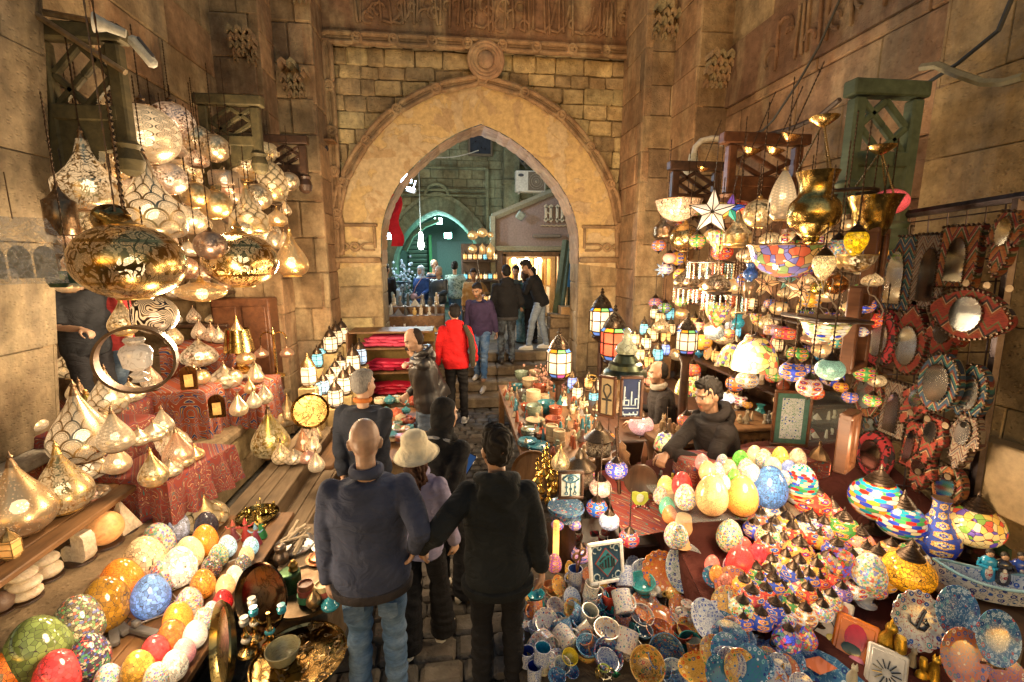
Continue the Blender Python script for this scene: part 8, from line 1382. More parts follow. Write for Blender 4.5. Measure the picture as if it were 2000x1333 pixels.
for px,py,hw,Y,gl,st,n,lab,dome in((1175,620,23,6.6,WHT,.75,8,'tall dark lantern with white, blue and green panes by the right jamb',.1),(1200,662,27,6.2,REDG,.9,8,'big octagonal red glass lantern',.25),(1092,700,24,5.7,WHT,.9,8,'lantern with white panes and a belt of orange and blue glass by the steps',.3),(1342,660,20,4.0,WHT,.8,8,'cream glass lantern of tall panes left of the shield shaped lamp',.2)):
 p=P(px,py,Y=Y);Rr=hw*depth(p)/F;t=lantern(p,Rr,gl,st,lab,n,(.07,.045,.03),RL,glow_dome=dome)
 for k in range(n):
  a=2*PI*(k+.5)/n;A,B=2*PI*k/n+PI/n,2*PI*(k+1)/n+PI/n
  for z0,z1,cols in((.56,.84,[(.1,.3,.9),(.9,.4,.03),(.2,.6,.2)]),(-1.48,-1.17,[(.9,.45,.05),(.1,.25,.8),(.5,.1,.4)])):
   r0,r1=(1.0,.77)if z0>0 else(.74,1.0);V=[(1.0*r0*cos(A),r0*sin(A),z0),(r0*cos(B),r0*sin(B),z0),(r1*cos(B),r1*sin(B),z1),(r1*cos(A),r1*sin(A),z1)]
   LK('coloured_pane',GA((np.array(V)*(1.01,1.01,1),[(0,1,2,3)])),M('pane'),t,color=(*cols[k%3],.05))
 tag(LK('lantern_stand',GA(lathe([(Rr*.9,0),(Rr*.9,.03),(.04,.08),(.04,p[2]-1.7*Rr-.08),(Rr*.8,p[2]-1.7*Rr-.004)],14)),M('darkwood'),loc=(p[0],p[1],.0)),'dark stand carrying the '+' '.join(lab.split()[:8]),'stand')
rd=random.Random(33);LNS=[(1128,765,11,'white'),(1118,745,10,'blue'),(1140,790,11,'cream'),(1160,775,10,'aqua'),(1150,745,9,'amber'),(1175,750,10,'white'),(1192,740,10,'blue'),(1145,815,10,'white'),(1120,800,9,'amber'),(1165,805,10,'cream'),(1110,825,8,'white'),(1128,840,9,'amber'),(1145,850,9,'white'),(1108,850,8,'aqua'),(1205,760,9,'amber'),(1250,690,10,'cream'),(1262,668,10,'white'),(1275,650,11,'cream'),(1268,705,10,'amber'),(1285,690,10,'aqua'),(1258,640,9,'aqua'),(1300,655,10,'amber'),(1290,620,10,'cream'),(1310,610,10,'aqua'),(1270,735,12,'salmon'),(1250,720,10,'salmon'),(1300,680,9,'blue'),(1310,640,9,'cream'),(1240,660,9,'cream'),(1278,610,8,'white'),(1325,610,9,'blue'),(1100,780,8,'cream'),(1188,790,9,'aqua'),(1240,742,8,'white')]
LC=dict(white=WHT,blue=(.35,.5,1),cream=(1,.75,.4),aqua=AQ,amber=AMB,salmon=(1,.4,.22))
for i,(px,py,hw,cn)in enumerate(LNS):
 far=px>1230;z0=.9 if far else .6;f=(py-600)/150 if far else(py-735)/120
 Y=6.4-1.5*max(0,min(1,f))if far else 6.3-1.7*max(0,min(1,f));p=P(px,py,Y=Y);Rr=hw*depth(p)/F
 t=lantern(p,Rr,LC[cn],1.0,'small %s glass lantern at the %s, %s'%(cn,'right pilaster' if far else 'long table',('%s of crowd'%('upper left part','upper right part','lower left part','lower right part')[(px>(1278 if far else 1148))+2*(py>(672 if far else 785))])),6,group='%s lanterns %d%d%d'%(cn,far,px>(1278 if far else 1148),py>(672 if far else 785)),rot=rd.uniform(0,1),glow_dome=.3)
 zb=p[2]-1.7*Rr
 if zb>z0+.02:tag(LK('lantern_block',GA(cbox((0,0,0),(Rr*2,Rr*2,zb-z0),.008)),M('tint'),loc=(p[0],p[1],(zb+z0)/2-.002),color=(.2,.11,.05)),'brown riser block under a small glass lantern at the %s'%('right pilaster' if far else 'end of the long table'),'block','riser blocks under lanterns, %s'%('pilaster' if far else 'table end'))
for px,py,Y,s,lab in((1170,850,3.7,.085,'dark metal dome lantern with a ribbed peak in front of the lantern crowd'),(1132,905,3.3,.085,'dark bronze dome lantern above the framed eye picture')):
 p=P(px,py,Y=Y);t_=tag(empty('dome_lantern',p,(0,0,0),s),lab,'lantern')
 LK('roof',GA(lathe([(1.5,-.4),(1.55,-.3),(1.4,-.2),(1.1,.1),(.6,.5),(.45,.6),(.4,.9),(.15,1.3),(.05,1.5),(0,1.6)],24)),M('metal'),t_,color=(.17,.13,.09));LK('drum',GA(lathe([(1.2,-1.9),(1.25,-1.8),(1.25,-.5),(1.3,-.38)],10)),M('arabdark'),t_,color=(*BRZ,.06));LK('foot',GA(lathe([(.9,-p[2]/s+.02),(.9,-p[2]/s+.2),(.3,-p[2]/s+.6),(.3,-2.4),(1.3,-2.0),(1.3,-1.9)],14)),M('darkwood'),t_)
p=P(1095,900,Y=3.3);lampthing('tear',p,.075,'arab',GOLD,.6,'gold leaf pierced lamp right of the round wooden tray','lamp',metal=GOLD)
p=P(1042,925,Y=3.75);t_=tag(LK('round_tray',GA(lathe([(0,0),(.17,0),(.18,.02),(.2,.03),(.2,-.005),(0,-.01)],36)),M('wood'),loc=p,rot=(1.3,0,-.2)),'round wooden tray leaning against the end of the long table','tray')
for i in range(9):
 px,py=((1050,920),(1062,905),(1075,915),(1068,890),(1056,940),(1080,940),(1090,930),(1072,960),(1052,955))[i];p=P(px,py,Y=3.3+.03*i);tag(LK('brass_hookah',GA(lathe([(.035,-.1),(.04,-.08),(.012,-.05),(.02,-.03),(.008,0),(.02,.02),(.008,.04),(.018,.06),(.006,.08),(.012,.1),(0,.115)],12)),M('brass'),loc=p,color=(.75,.5,.13)),'shiny brass bottle stem in the cluster left of the eye picture','brassware','brass stems left of the eye picture')
p=P(1105,1000,Y=3.0);t_=tag(empty('inlaid_drum',p),'round inlaid mother of pearl box table under the eye picture','table');LK('top',GA(lathe([(0,.4),(1.2,.4),(1.3,.5),(1.35,.3),(1.2,0),(1.2,-.3),(.0,-.3)],28)),M('cer_deep'),t_,sc=.1,color=(.3,.35,.3));LK('base',GA(lathe([(.1,-p[2]+.02),(.11,-p[2]+.05),(.07,-.1),(.11,-.03)],12)),M('darkwood'),t_)
for s_,lab in((-1,'left'),(1,'right')):lampthing('oblate',P(1106+s_*17,1026,Y=2.9),.045,'mosflower',(.2,.2,.7),.7,lab+' of two small blue mosaic globes under the inlaid box table','lamp')
tag(LK('tube_lamp',GA(lathe([(.02,-.16),(.022,-.15),(.022,.15),(.02,.16)],12)),M('pane'),loc=P(1086,1060,Y=2.85),color=(1,.6,.15,.14)),'upright amber glowing tube by the sleeve of the boy','lamp');p=P(1083,1100,Y=2.75);lampthing('egg',p,.05,'mosflower',(.6,.2,.5),.7,'small mosaic ball lamp partly behind the boy','lamp')
p=P(1251,1012,Y=2.95);t_=tag(empty('tambourine',p,(PI/2-.25,0,-.25),(.8,1,1)),'oval red rimmed tambourine with a pale skin','tambourine');LK('rim',GA(torus(.095,.02,seg=28,ms=8)),M('redblack'),t_);LK('skin',GA(lathe([(0,.006),(.085,.006),(.085,-.006),(0,-.006)],28)),M('tint'),t_,color=(.45,.38,.3));LK('studs',(lambda gg:[gg.add(ball((.095*cos(a),.095*sin(a),.02),.007,5,3))for a in np.linspace(0,2*PI,26)[:-1]]and gg)(G()),M('tint'),t_,color=(.5,.42,.35))
p=P(1251,938,Y=3.1);tag(LK('inlaid_plate',GA(lathe([(0,0),(.07,0),(.09,.012),(.12,.015),(.125,0),(0,-.01)],30)),M('darkwood'),loc=p,rot=(PI/2-.1,0,-.3)),'dark inlaid oval plate hanging above the green owl','plate')
p=P(1250,973,Y=2.95);t_=tag(empty('owl_plaque',p,(0,0,-.2)),'lime green hanging plaque with an owl','plaque');LK('plaque',GA(prism([(-.06,-.01),(-.055,.04),(-.03,.045),(0,.035),(.03,.045),(.055,.04),(.06,-.01),(.03,-.055),(-.03,-.055)],.015)),M('tint'),t_,color=(.35,.4,.05));LK('owl',GA(ball((0,-.003,0),(.026,.006,.034))).add(torus(.01,.004,(-.011,-.009,.016),10,5,(PI/2,0,0))).add(torus(.01,.004,(.011,-.009,.016),10,5,(PI/2,0,0))),M('tint'),t_,color=(.5,.52,.45))
p=P(1289,998,Y=3.2);t_=tag(empty('inlaid_table',(p[0],3.25,0)),'small octagonal inlaid table with figurines by the folded hands','table');LK('top',GA(lathe([(.0,.66),(.22,.66),(.23,.68),(.22,.7),(0,.7)],8)),M('darkwood'),t_);LK('body',GA(lathe([(.19,0),(.17,.3),(.2,.66)],8)),M('cer_warm'),t_,color=(.1,.06,.03))
for i in range(9):c=[(.4,.06,.05),(.5,.4,.05),(.05,.1,.3),(.05,.05,.05),(.3,.3,.3)][i%5];figurine('sitting',(p[0]-.14+.035*i,3.16+.05*(i%3),.702),.045,'tint',c,'tiny %s figure of a musician on the small inlaid table'%('red','yellow','blue','black','grey')[i%5],'tiny %s musicians'%(i%5),0)
mug(1289,968,10,'cer_white',(.1,.08,.06),'white mug with a dark painted mask by the tambourine',(0,0,0),0,WT,flat(.42));tag(LK('low_shelf',GA(cbox((1.45,3.05,.2),(.6,.35,.42),.01)),M('darkwood')),'low dark shelf between the pole and the display','shelf')
for i in range(16):
 rd=random.Random(i+200);px,py=rd.uniform(1110,1240),rd.uniform(1040,1080);p=P(px,py,Z=.25+rd.uniform(0,.1));t_=tag(empty('small_drum',p,(rd.uniform(-.8,.8),rd.uniform(-.6,.6),0)),'tiny beaded %s drum in the dark heap below the hanging globes'%('red','brown')[i%2],'drum','tiny %s drums in the heap'%('red','brown')[i%2]);LK('drum',GA(lathe([(.03,-.02),(.035,0),(.035,.02),(.03,.025)],14)),M('redblack')if i%2==0 else M('redfloral'),t_);LK('skin',GA(lathe([(0,.027),(.029,.027)],14)),M('tint'),t_,color=(.5,.42,.32))
tag(LK('goods_bench',GA(cbox((1.12,3.1,.12),(.8,.9,.24),.02)),M('darkwood')),'low dark bench under the tiny drums','bench')
for i,(px,py,Y,s,lab)in enumerate(((1212,900,3.25,.13,'carved wooden mirror back with a scalloped edge behind the iron pole'),(1258,890,3.3,.1,'orange wooden bird leaning beside the pole'),(1272,905,3.4,.11,'small wooden harp with strings near the folded hands'))):
 p=P(px,py,Y=Y);tag(LK('carved_wood',GA(prism([(x*s,z*s)for x,z in([(-.5,-1),(.5,-1),(.6,-.3),(.45,0),(.55,.4),(.3,.6),(.3,.9),(0,1.2),(-.3,.9),(-.3,.6),(-.55,.4),(-.45,0),(-.6,-.3)]if i==0 else[(-.15,-1),(.1,-.9),(.25,0),(.15,.9),(0,1.1),(-.1,.5),(-.2,-.3)]if i==1 else[(-.5,-.8),(.1,-1),(.4,.7),(.2,.9),(.1,.2),(-.2,-.4)])],.03)),M('redwood' if i else 'wood'),loc=p,rot=(0,0,-.3)),lab,'carving')
for k,z in enumerate((.85,1.2,1.55,1.9)):
 tag(LK('wall_shelf',GA(cbox((3.15,4.6,z),(.5,2.4,.03),.008)),M('darkwood')),'%s dark shelf along the right wall behind the sellers'%('lowest','second','third','top')[k],'shelf')
 rd=random.Random(300+k)
 for i in range(15):
  y=3.5+i*.155;x=3.02+rd.uniform(-.06,.06);kind=(i*3+k)%5;s=rd.uniform(.045,.065)
  sec=('near the mirrors','behind the sellers','near the pilaster')[min(2,i//5)];ord_=('lowest','second','third','top')[k]
  if kind==0:lampthing('turk',(x,y,z+.02+1.6*s),s,'mosflower',[(.8,.1,.1),(.1,.2,.6),(.9,.5,.1)][i%3],.7,'mosaic lamp on the %s wall shelf %s'%(ord_,sec),'lamp','shelf mosaic lamps %d%d'%(k,i//5),stand=True,bulb=False)
  elif kind==1:lantern((x,y,z+.02+1.7*s*.9),s*.9,LC[('cream','amber','aqua')[i%3]],.9,'glass lantern on the %s wall shelf %s'%(ord_,sec),6,group='shelf lanterns %d%d'%(k,i//5))
  elif kind==2:tag(link('glass_vase',prof_mesh('vv','vase',smooth_prof(PROF['vase'],20),16),M('glaze'),loc=(x,y,z+.017+1.3*s),sc=s,color=[(.03,.2,.4),(.05,.35,.35),(.4,.1,.05)][i%3]),'glazed vase on the %s wall shelf %s'%(ord_,sec),'vase','shelf vases %d%d'%(k,i//5))
  elif kind==3:figurine(KS[i%6],(x,y,z+.017),s,'onyx',MC['cream'],'cream stone souvenir on the %s wall shelf %s'%(ord_,sec),'shelf souvenirs %d%d'%(k,i//5),-1)
  else:tag(link('upright_plate',plate_mesh(),M(('cer_blue','cer_red','cer_warm')[i%3]),loc=(x+.06,y,z+.02+s*1.5),rot=(0,-1.35,0),sc=s*1.5,color=BL),'painted plate upright on the %s wall shelf %s'%(ord_,sec),'plate','shelf plates %d%d'%(k,i//5))
p=P(1455,850,Y=3.75);t_=tag(empty('lattice_cabinet',(p[0],3.9,0)),'carved wooden cabinet with turned lattice behind the young seller','cabinet');LK('body',GA(cbox((0,0,.45),(.62,.4,.9),.02)),M('wood'),t_);LK('top',GA(cbox((0,0,.92),(.72,.48,.035),.01)),M('wood'),t_)
for i in range(8):LK('spindle',GA(lathe([(.012,-.12),(.018,-.06),(.009,0),(.018,.06),(.012,.12)],8)),M('darkwood'),t_,(-.2+.057*i,-.215,.7))
for i in range(12):rd=random.Random(i+70);figurine(KS[i%6],(p[0]-.3+.055*i,3.8+rd.uniform(-.06,.1),.94),rd.uniform(.035,.06),'tint',[(.3,.24,.16),(.12,.11,.1),(.4,.3,.18)][i%3],'small %s souvenir on top of the lattice cabinet'%('tan','dark','golden')[i%3],'cabinet souvenirs %d'%(i%3),0)
p=P(1615,830,Y=3.35);t_=tag(empty('glass_case',(p[0],3.4,0)),'glass fronted case of small white stone figures right of the tile picture','display case');LK('body',GA(cbox((0,.02,.4),(.5,.36,.8),.01)),M('darkwood'),t_);LK('glass',GA(cbox((0,0,1.05),(.48,.34,.48),.004)),M('glass'),t_)
for i in range(18):rd=random.Random(i+90);figurine(KS[i%6],(p[0]-.2+.08*(i%6),3.3+.03*(i%2),.815+.16*(i//6)),.034,'tint',(.5,.48,.42),'small white stone figure inside the glass fronted case','white figures in the glass case',0)
for z in(.97,1.13):LK('shelf_pane',GA(cbox((0,0,z),(.46,.3,.008),.002)),M('glass'),t_)
p=P(1315,850,Y=3.9);t_=tag(empty('brass_scales_table',(p[0],p[1],0)),'round inlaid wooden stool heaped with small wooden animals','stool');LK('top',GA(lathe([(0,.78),(.26,.78),(.27,.8),(.26,.83),(0,.83)],24)),M('wood'),t_);LK('body',GA(lathe([(.22,0),(.2,.4),(.24,.78)],16)),M('wood'),t_)
for i in range(14):rd=random.Random(i+120);a=rd.uniform(0,6);figurine(KS[i%6],(p[0]+.18*cos(a)*rd.random(),p[1]+.18*sin(a)*rd.random(),.832),rd.uniform(.04,.07),'onyx',(.5,.36,.2),'small tan wooden animal on the round inlaid stool','wooden animals on the stool',a)
rd=random.Random(61)
BN=('blue and white','teal','red flowered','deep blue','orange','white painted');BM=('cer_blue','glaze','cer_red','cer_deep','cer_warm','cer_white')
for i in range(44):
 px,py=rd.uniform(1010,1400),rd.uniform(1150,1325);k=i%6;hw=rd.uniform(15,25);ty=(i//2)%3;lft=rd.uniform(0,.02);sec=('left','middle','right')[min(2,int((px-1010)/130))];c=(BL,TEAL,(.5,.3,.1),(.4,.5,.6),(.1,.1,.2),(.3,.1,.3))[k]
 if ty==0:p,Rr=rest(px,py,hw,.56,(CP[0]+lft,CP[1],0));tag(link('bowl',cbowl(),M(BM[k]),loc=p,rot=(rd.uniform(-.1,.7),rd.uniform(-.3,.3),0),sc=Rr,color=c),'%s bowl wedged in the %s of the ceramic heap'%(BN[k],sec),'bowl','wedged %s bowls %s'%(BN[k],sec))
 elif ty==1:mug(px,py,hw*.75,BM[k],c,'%s mug wedged in the %s of the ceramic heap'%(BN[k],sec),(rd.uniform(-.3,.9),rd.uniform(-.4,.4),rd.uniform(0,6)),lft)['group']='wedged %s mugs %s'%(BN[k],sec)
 else:plate(px,py,hw*1.2,BM[k],c,'%s plate wedged in the %s of the ceramic heap'%(BN[k],sec),rd.uniform(.2,.9),rd.uniform(-.5,.5),CP,lft)['group']='wedged %s plates %s'%(BN[k],sec)
for i in range(32):
 px,py=(1405+i*9+rd.uniform(-8,8),1330-rd.uniform(0,150)+(i-9)*3)if i<18 else(rd.uniform(1372,1450)+(i-18)*1.5,1120+(i-18)*15+rd.uniform(-8,8));k=i%6;c=(BL,TEAL,(.5,.3,.1),(.4,.5,.6),(.1,.1,.2),(.3,.1,.3))[k]
 plate(px,py,rd.uniform(22,34),('cer_blue','cer_deep','cer_red','cer_deep','cer_warm','cer_blue')[k],c,'%s dish leaning at the front edge of the right display'%BN[k],rd.uniform(.5,1.1),rd.uniform(-.9,.2),RP_,rd.uniform(0,.02),rd.uniform(.8,1.3))['group']='leaning %s dishes at the display edge'%BN[k]
def nrm(v):v=np.array(v,float);return v/(np.linalg.norm(v)+1e-9)
def ik(a,b,l1,l2,hint):
 a=np.array(a,float);b=np.array(b,float);d=b-a;D=np.linalg.norm(d)
 if D>(l1+l2)*.995:b=a+d/D*(l1+l2)*.995;d=b-a;D=np.linalg.norm(d)
 x=(l1*l1-l2*l2+D*D)/(2*D);h=math.sqrt(max(1e-6,l1*l1-x*x));u=d/D;w=np.array(hint,float);w=nrm(w-u*(w@u));return a+u*x+w*h,b
def remesh(name,parts,vox,smooth=4,fold=None):
 g=G()
 for p in parts:g.add((p[0],p[1]))
 me=mesh('tmp',g,0);o=bpy.data.objects.new('tmp',me);COL.objects.link(o)
 m=o.modifiers.new('r','REMESH');m.mode='VOXEL';m.voxel_size=vox
 s=o.modifiers.new('s','SMOOTH');s.factor=.5;s.iterations=smooth
 dg=bpy.context.evaluated_depsgraph_get();r=bpy.data.meshes.new_from_object(o.evaluated_get(dg));bpy.data.objects.remove(o);bpy.data.meshes.remove(me)
 r.name=name;r.polygons.foreach_set('use_smooth',[True]*len(r.polygons));n=len(r.vertices)
 if fold:
  V=np.empty(n*3);r.vertices.foreach_get('co',V);V=V.reshape(-1,3);N=np.empty(n*3);r.vertices.foreach_get('normal',N);N=N.reshape(-1,3)
  V=V+N*fold(V)[:,None];r.vertices.foreach_set('co',V.ravel())
 r.update();return r
def folds(amp,ph,zf=30):
 def f(V):
  x,y,z=V.T;w=np.sin(7*x+5*z+ph)+np.sin(6*y-8*z+2*ph)+.6*np.sin(15*x-11*y+ph)
  return amp*(.9*np.sin(zf*z+2.2*w+ph)*(.55+.45*np.sin(5*x+4*z+ph))+.6*np.sin(17*x+13*y+zf*.6*z+2.6*w)+.35*np.sin(41*z+23*x+3*w))
 return f
def head_parts(hc,Rm,female=False):
 B=lambda c,r,rot=(0,0,0):(lambda q:(xf(q[0],TM(hc)@np.array(Matrix(Rm.tolist()).to_4x4())),q[1]))(ball(c,r,16,12,rot))
 return[B((0,-.014,.035),(.076,.096,.098)),B((0,.02,-.02),(.066,.074,.085)),B((0,.038,-.062),(.050,.050,.052)),B((0,.064,-.092),(.024,.022,.020)),B((0,.088,.004),(.0085,.014,.025),(.35,0,0)),B((0,.098,-.017),(.013,.013,.010)),B((0,.072,.034),(.050,.022,.014)),B((0,.083,-.056),(.022,.012,.0075)),B((0,.082,-.067),(.019,.012,.007)),B((.042,.058,-.022),(.022,.022,.022)),B((-.042,.058,-.022),(.022,.022,.022)),B((.078,-.006,-.006),(.010,.020,.032),(0,.2,.4)),B((-.078,-.006,-.006),(.010,.020,.032),(0,-.2,-.4))]
def hand_parts(w,d,side,palm,curl=.5,sc=1.0):
 d=nrm(d);palm=nrm(np.array(palm)-d*(np.array(palm)@d));s=np.cross(d,palm)*side;P_=[]
 c=np.array(w)+d*.045*sc
 P_.append(loft([(w-d*.01,s*.024*sc,palm*.018*sc),(w+d*.02*sc,s*.034*sc,palm*.016*sc),(w+d*.06*sc,s*.040*sc,palm*.014*sc),(w+d*.088*sc,s*.036*sc,palm*.011*sc)],12))
 for k,(off,L)in enumerate(((-.030,.060),(-.010,.072),(.010,.076),(.029,.068))):
  b=w+d*.078*sc+s*off*sc;pts=[b];a=.18+.12*(3-k)*.4
  for j,f in enumerate((.45,.32,.23)):
   a+=curl*(.8,1.0,.8)[j];pts.append(pts[-1]+(d*cos(a)+palm*sin(a))*L*f*sc)
  P_.append(tube(pts,[.0095*sc,.009*sc,.008*sc,.0065*sc],8));P_.append(ball(pts[-1],.0066*sc,8,6))
 b=w+d*.025*sc+s*.03*sc;pts=[b,b+(s*.8+d*.7+palm*.3)*.03*sc,b+(s*.9+d*1.6+palm*.9)*.035*sc,b+(s*.6+d*2.3+palm*1.4)*.036*sc]
 P_.append(tube(pts,[.013*sc,.012*sc,.010*sc,.0075*sc],8));P_.append(ball(pts[-1],.0076*sc,8,6));return P_
SK=dict(a=(.40,.235,.15),b=(.34,.19,.115),c=(.46,.29,.20))
def person(label,loc,rz,h=1.75,near=True,lean=0,head=(0,0),lh=None,rh=None,lf=None,rf=None,hip=0,top=('cloth',(.03,.03,.04)),low=('denim',(.06,.11,.2)),shoes=(.05,.05,.05),hair='short',haircol=(.015,.012,.01),skin='a',hood=False,collar=None,beard=0,build=1.0,hem=0,band=None,sleeve=1.0,lw=None,rw=None,flare=0,curl=.5,extra=None,fem=False,sole=None,knee=(0,1,0),elbow=(0,-1,-.1)):
 s=h/1.75;A=R(0)+rz;Rz=np.array(Matrix.Rotation(A,3,'Z'));toL=lambda w:(Rz.T@(np.array(w,float)-np.array(loc)))/s
 if lw is not None:lh=toL(lw)
 if rw is not None:rh=toL(rw)
 pel=np.array((0,0,.95+hip));u=np.array((0,sin(lean),cos(lean)));fwd=np.array((0,cos(lean),-sin(lean)));rx=np.array((1.,0,0));b=build
 ch=pel+u*.30;nk=pel+u*.50;S_={k:pel+u*.435+rx*k*.168*b for k in(-1,1)}
 lh=np.array(lh if lh is not None else(-.27,.03,.80));rh=np.array(rh if rh is not None else(.27,.03,.80));lf=np.array(lf if lf is not None else(-.10,0,0));rf=np.array(rf if rf is not None else(.10,.03,0))
 hd={-1:lh,1:rh};ft={-1:lf,1:rf};el={};wr={};kn={};an={};hp={}
 for k in(-1,1):
  e_,w_=ik(S_[k],hd[k],.29,.255,(k*.35+elbow[0],elbow[1],elbow[2]));el[k],wr[k]=e_,w_
  hp[k]=pel+rx*k*.085;a_=ft[k]+np.array((0,0,.09));kn[k],an[k]=ik(hp[k],a_,.43,.44,knee)
 Rh=np.array((Matrix.Rotation(head[0],3,'Z')@Matrix.Rotation(-head[1]-lean*.6,3,'X')));hc=nk+u*.05+Rh@np.array((0,.015,.115))
 vx=(.0065 if near else .012)/s
 def spine(add,z0,z1=.5,bottom=None):
  T=[(-.13,.150,.105),(-.06,.168,.118),(0,.165,.115),(.1,.150,.105),(.2,.160,.112),(.3,.178,.118),(.38,.178,.112),(.43,.150,.098),(.47,.105,.082),(.51,.064,.066)]
  r=[]
  for z,a,d_ in T:
   if z<z0 or z>z1:continue
   r.append((pel+u*z,rx*(a*b+add),fwd*(d_*(.5+.5*b)+add)))
  return loft(r,24)
 parts=[spine(-.012,-.2,.44)]+[tube([S_[k]-u*.02,S_[k]*.5+el[k]*.5,el[k],el[k]*.5+wr[k]*.5,wr[k]],[.046,.042,.036,.033,.024],10)for k in(-1,1)]+[ball(S_[k]-u*.01,.048)for k in(-1,1)]
 parts+=[tube([hp[k],hp[k]*.5+kn[k]*.5,kn[k],kn[k]*.6+an[k]*.4,an[k]],[.082,.072,.05,.048,.034],10)for k in(-1,1)]+[ball(an[k]+np.array((0,.04,-.05)),(.035,.09,.035))for k in(-1,1)]
 parts+=[tube([nk-u*.03,nk+u*.03,hc+np.array((0,-.02,-.03))],[.049,.049,.05],12)]+head_parts(hc,Rh)
 for k in(-1,1):
  d_=nrm(nrm(wr[k]-el[k])+np.array((0,0,-.25)));parts+=hand_parts(wr[k],d_,-k if True else k,np.array((-k*.9,.35,0))if abs(d_[2])>.5 else np.array((0,.2,-1)),curl)
 body=remesh('person',parts,vx,3 if near else 2)
 n=len(body.vertices);V=np.empty(n*3);body.vertices.foreach_get('co',V);V=V.reshape(-1,3);H_=(V-hc)@Rh;x,y,z=np.abs(H_[:,0]),H_[:,1],H_[:,2]
 base=np.array(SK[skin]);Cc=np.tile(base,(n,1));near_h=(np.linalg.norm(H_,axis=1)<.17)
 def paint(m,c,f=1.0):Cc[m]=Cc[m]*(1-f)+np.array(c)*f
 if beard:paint(near_h&(z<-.035)&(y>.0)&(x<.075)&~((x<.02)&(abs(z+.061)<.012)),np.array(haircol)*1.4,beard)
 paint(near_h&(y>.055)&(abs(z+.061)<.011)&(x<.023),base*(1.0,.62,.58));paint(near_h&(y>.06)&(abs(x-.031)<.017)&(abs(z-.012)<.011),base*.78)
 paint(near_h&(y>.06)&(abs(x-.031)<.0125)&(abs(z-.011)<.0065),(.36,.31,.27));paint(near_h&(y>.06)&(abs(x-.031)<.0065)&(abs(z-.011)<.007),(.02,.012,.01));paint(near_h&(y>.055)&(abs(x-.032)<.02)&(abs(z-.032)<.0065),np.array(haircol)*1.2,.85)
 if hair=='none_':paint(near_h&(z<.05)&(z>-.08)&(y<.03),base*.5,.35)
 at=body.color_attributes.new('Col','FLOAT_COLOR','POINT');at.data.foreach_set('color',np.hstack([Cc,np.ones((n,1))]).ravel())
 o=tag(link('person',body,M('skin'),None,loc,(0,0,rz),s),label,'person')
 ph=(sum(map(ord,label))%97)*.7
 def part(nm,me,mat,col):return link(nm,me,M(mat),o,color=col)
 cut=.18 if sleeve<1 else 1
 up=[spine(.028,-.14+hem,.5),ball(S_[-1]-u*.014,(.070,.074,.064)),ball(S_[1]-u*.014,(.070,.074,.064))]
 for k in(-1,1):
  d_=nrm(wr[k]-el[k])
  if sleeve>=1:up+=[tube([S_[k]-u*.015,S_[k]*.5+el[k]*.5,el[k]-d_*.01,el[k]*.5+wr[k]*.5,wr[k]-d_*.03,wr[k]-d_*.005],[.070,.066,.060,.056,.050,.044],14),ball(el[k],.059)]
  else:up+=[tube([S_[k]-u*.015,S_[k]*.35+el[k]*.65,S_[k]*.1+el[k]*.9],[.078,.07,.072],14)]
 if hem<-.1:up.append(loft([(pel+u*.02,rx*.2*b,fwd*.15),(pel-np.array((0,0,.15)),rx*.215*b,fwd*.17),(pel+np.array((0,0,hem-.12)),rx*.225*b,fwd*.18)],24))
 if hood:
  q=xf(torus(.098,.036,(0,0,0),24,8,(0,0,0),.85)[0],TM(nk+u*.02-fwd*.035,(-.45-lean,0,0)));up.append((q,torus(.098,.036,seg=24,ms=8)[1]));up+=[ball(nk-fwd*.105-u*.03,(.118,.055,.085)),ball(nk-fwd*.112-u*.085,(.085,.038,.06)),ball(nk-fwd*.112-u*.135,(.045,.024,.04))]
 if collar:q=torus(.068,.019,seg=20,ms=7,ax=1.0);up.append((xf(q[0],TM(nk+u*.022,(-lean-.1,0,0),(1,1,1.6))),q[1]))
 part({'leather':'jacket'}.get(top[0],'sweater' if not hood else 'hoodie'),remesh('upper_garment',up,.008 if near else .014,7,folds(.0062 if near else .006,ph)),top[0],top[1])
 if band:part('waistband',mesh('waistband',GA(loft([(pel+u*(-.155+hem),rx*(.163*b+.02),fwd*(.112+.022)),(pel+u*(-.15+hem),rx*(.172*b+.022),fwd*(.12+.024)),(pel+u*(-.10+hem),rx*(.176*b+.025),fwd*(.122+.026)),(pel+u*(-.095+hem),rx*(.17*b+.02),fwd*(.117+.02))],32)),60),'cloth',band)
 lo=[loft([(pel-np.array((0,0,.10)),rx*(.155*b),fwd*.115),(pel-u*.03,rx*(.176*b),fwd*.126),(pel+u*.05,rx*(.168*b),fwd*.118)],24)]
 for k in(-1,1):
  m1=hp[k]*.5+kn[k]*.5;m2=kn[k]*.5+an[k]*.5;e_=an[k]+(np.array((0,0,-.055))if flare else np.array((0,0,-.025)))
  lo+=[tube([hp[k]+np.array((0,0,-.01)),m1,kn[k],m2,an[k]*.97+m2*.03,e_],[.098*(.5+.5*b),.086,.068+flare*.2,.064+flare*.5,.056+flare,.058+flare],16),ball(kn[k],.067)]
 def lf_(V):
  z_=V[:,2];w=np.sin(11*V[:,0]+9*z_+ph)+np.sin(8*V[:,1]-12*z_);near_k=np.exp(-((z_-.5)/.16)**2)+1.1*np.exp(-((z_-.14)/.1)**2)+.7*np.exp(-((z_-.85)/.08)**2)+.3
  return .0042*near_k*np.sin(70*z_+2.4*w+ph)+.002*np.sin(26*z_+3*w)
 part('trousers',remesh('trousers',lo,.008 if near else .014,3,lf_),low[0],low[1])
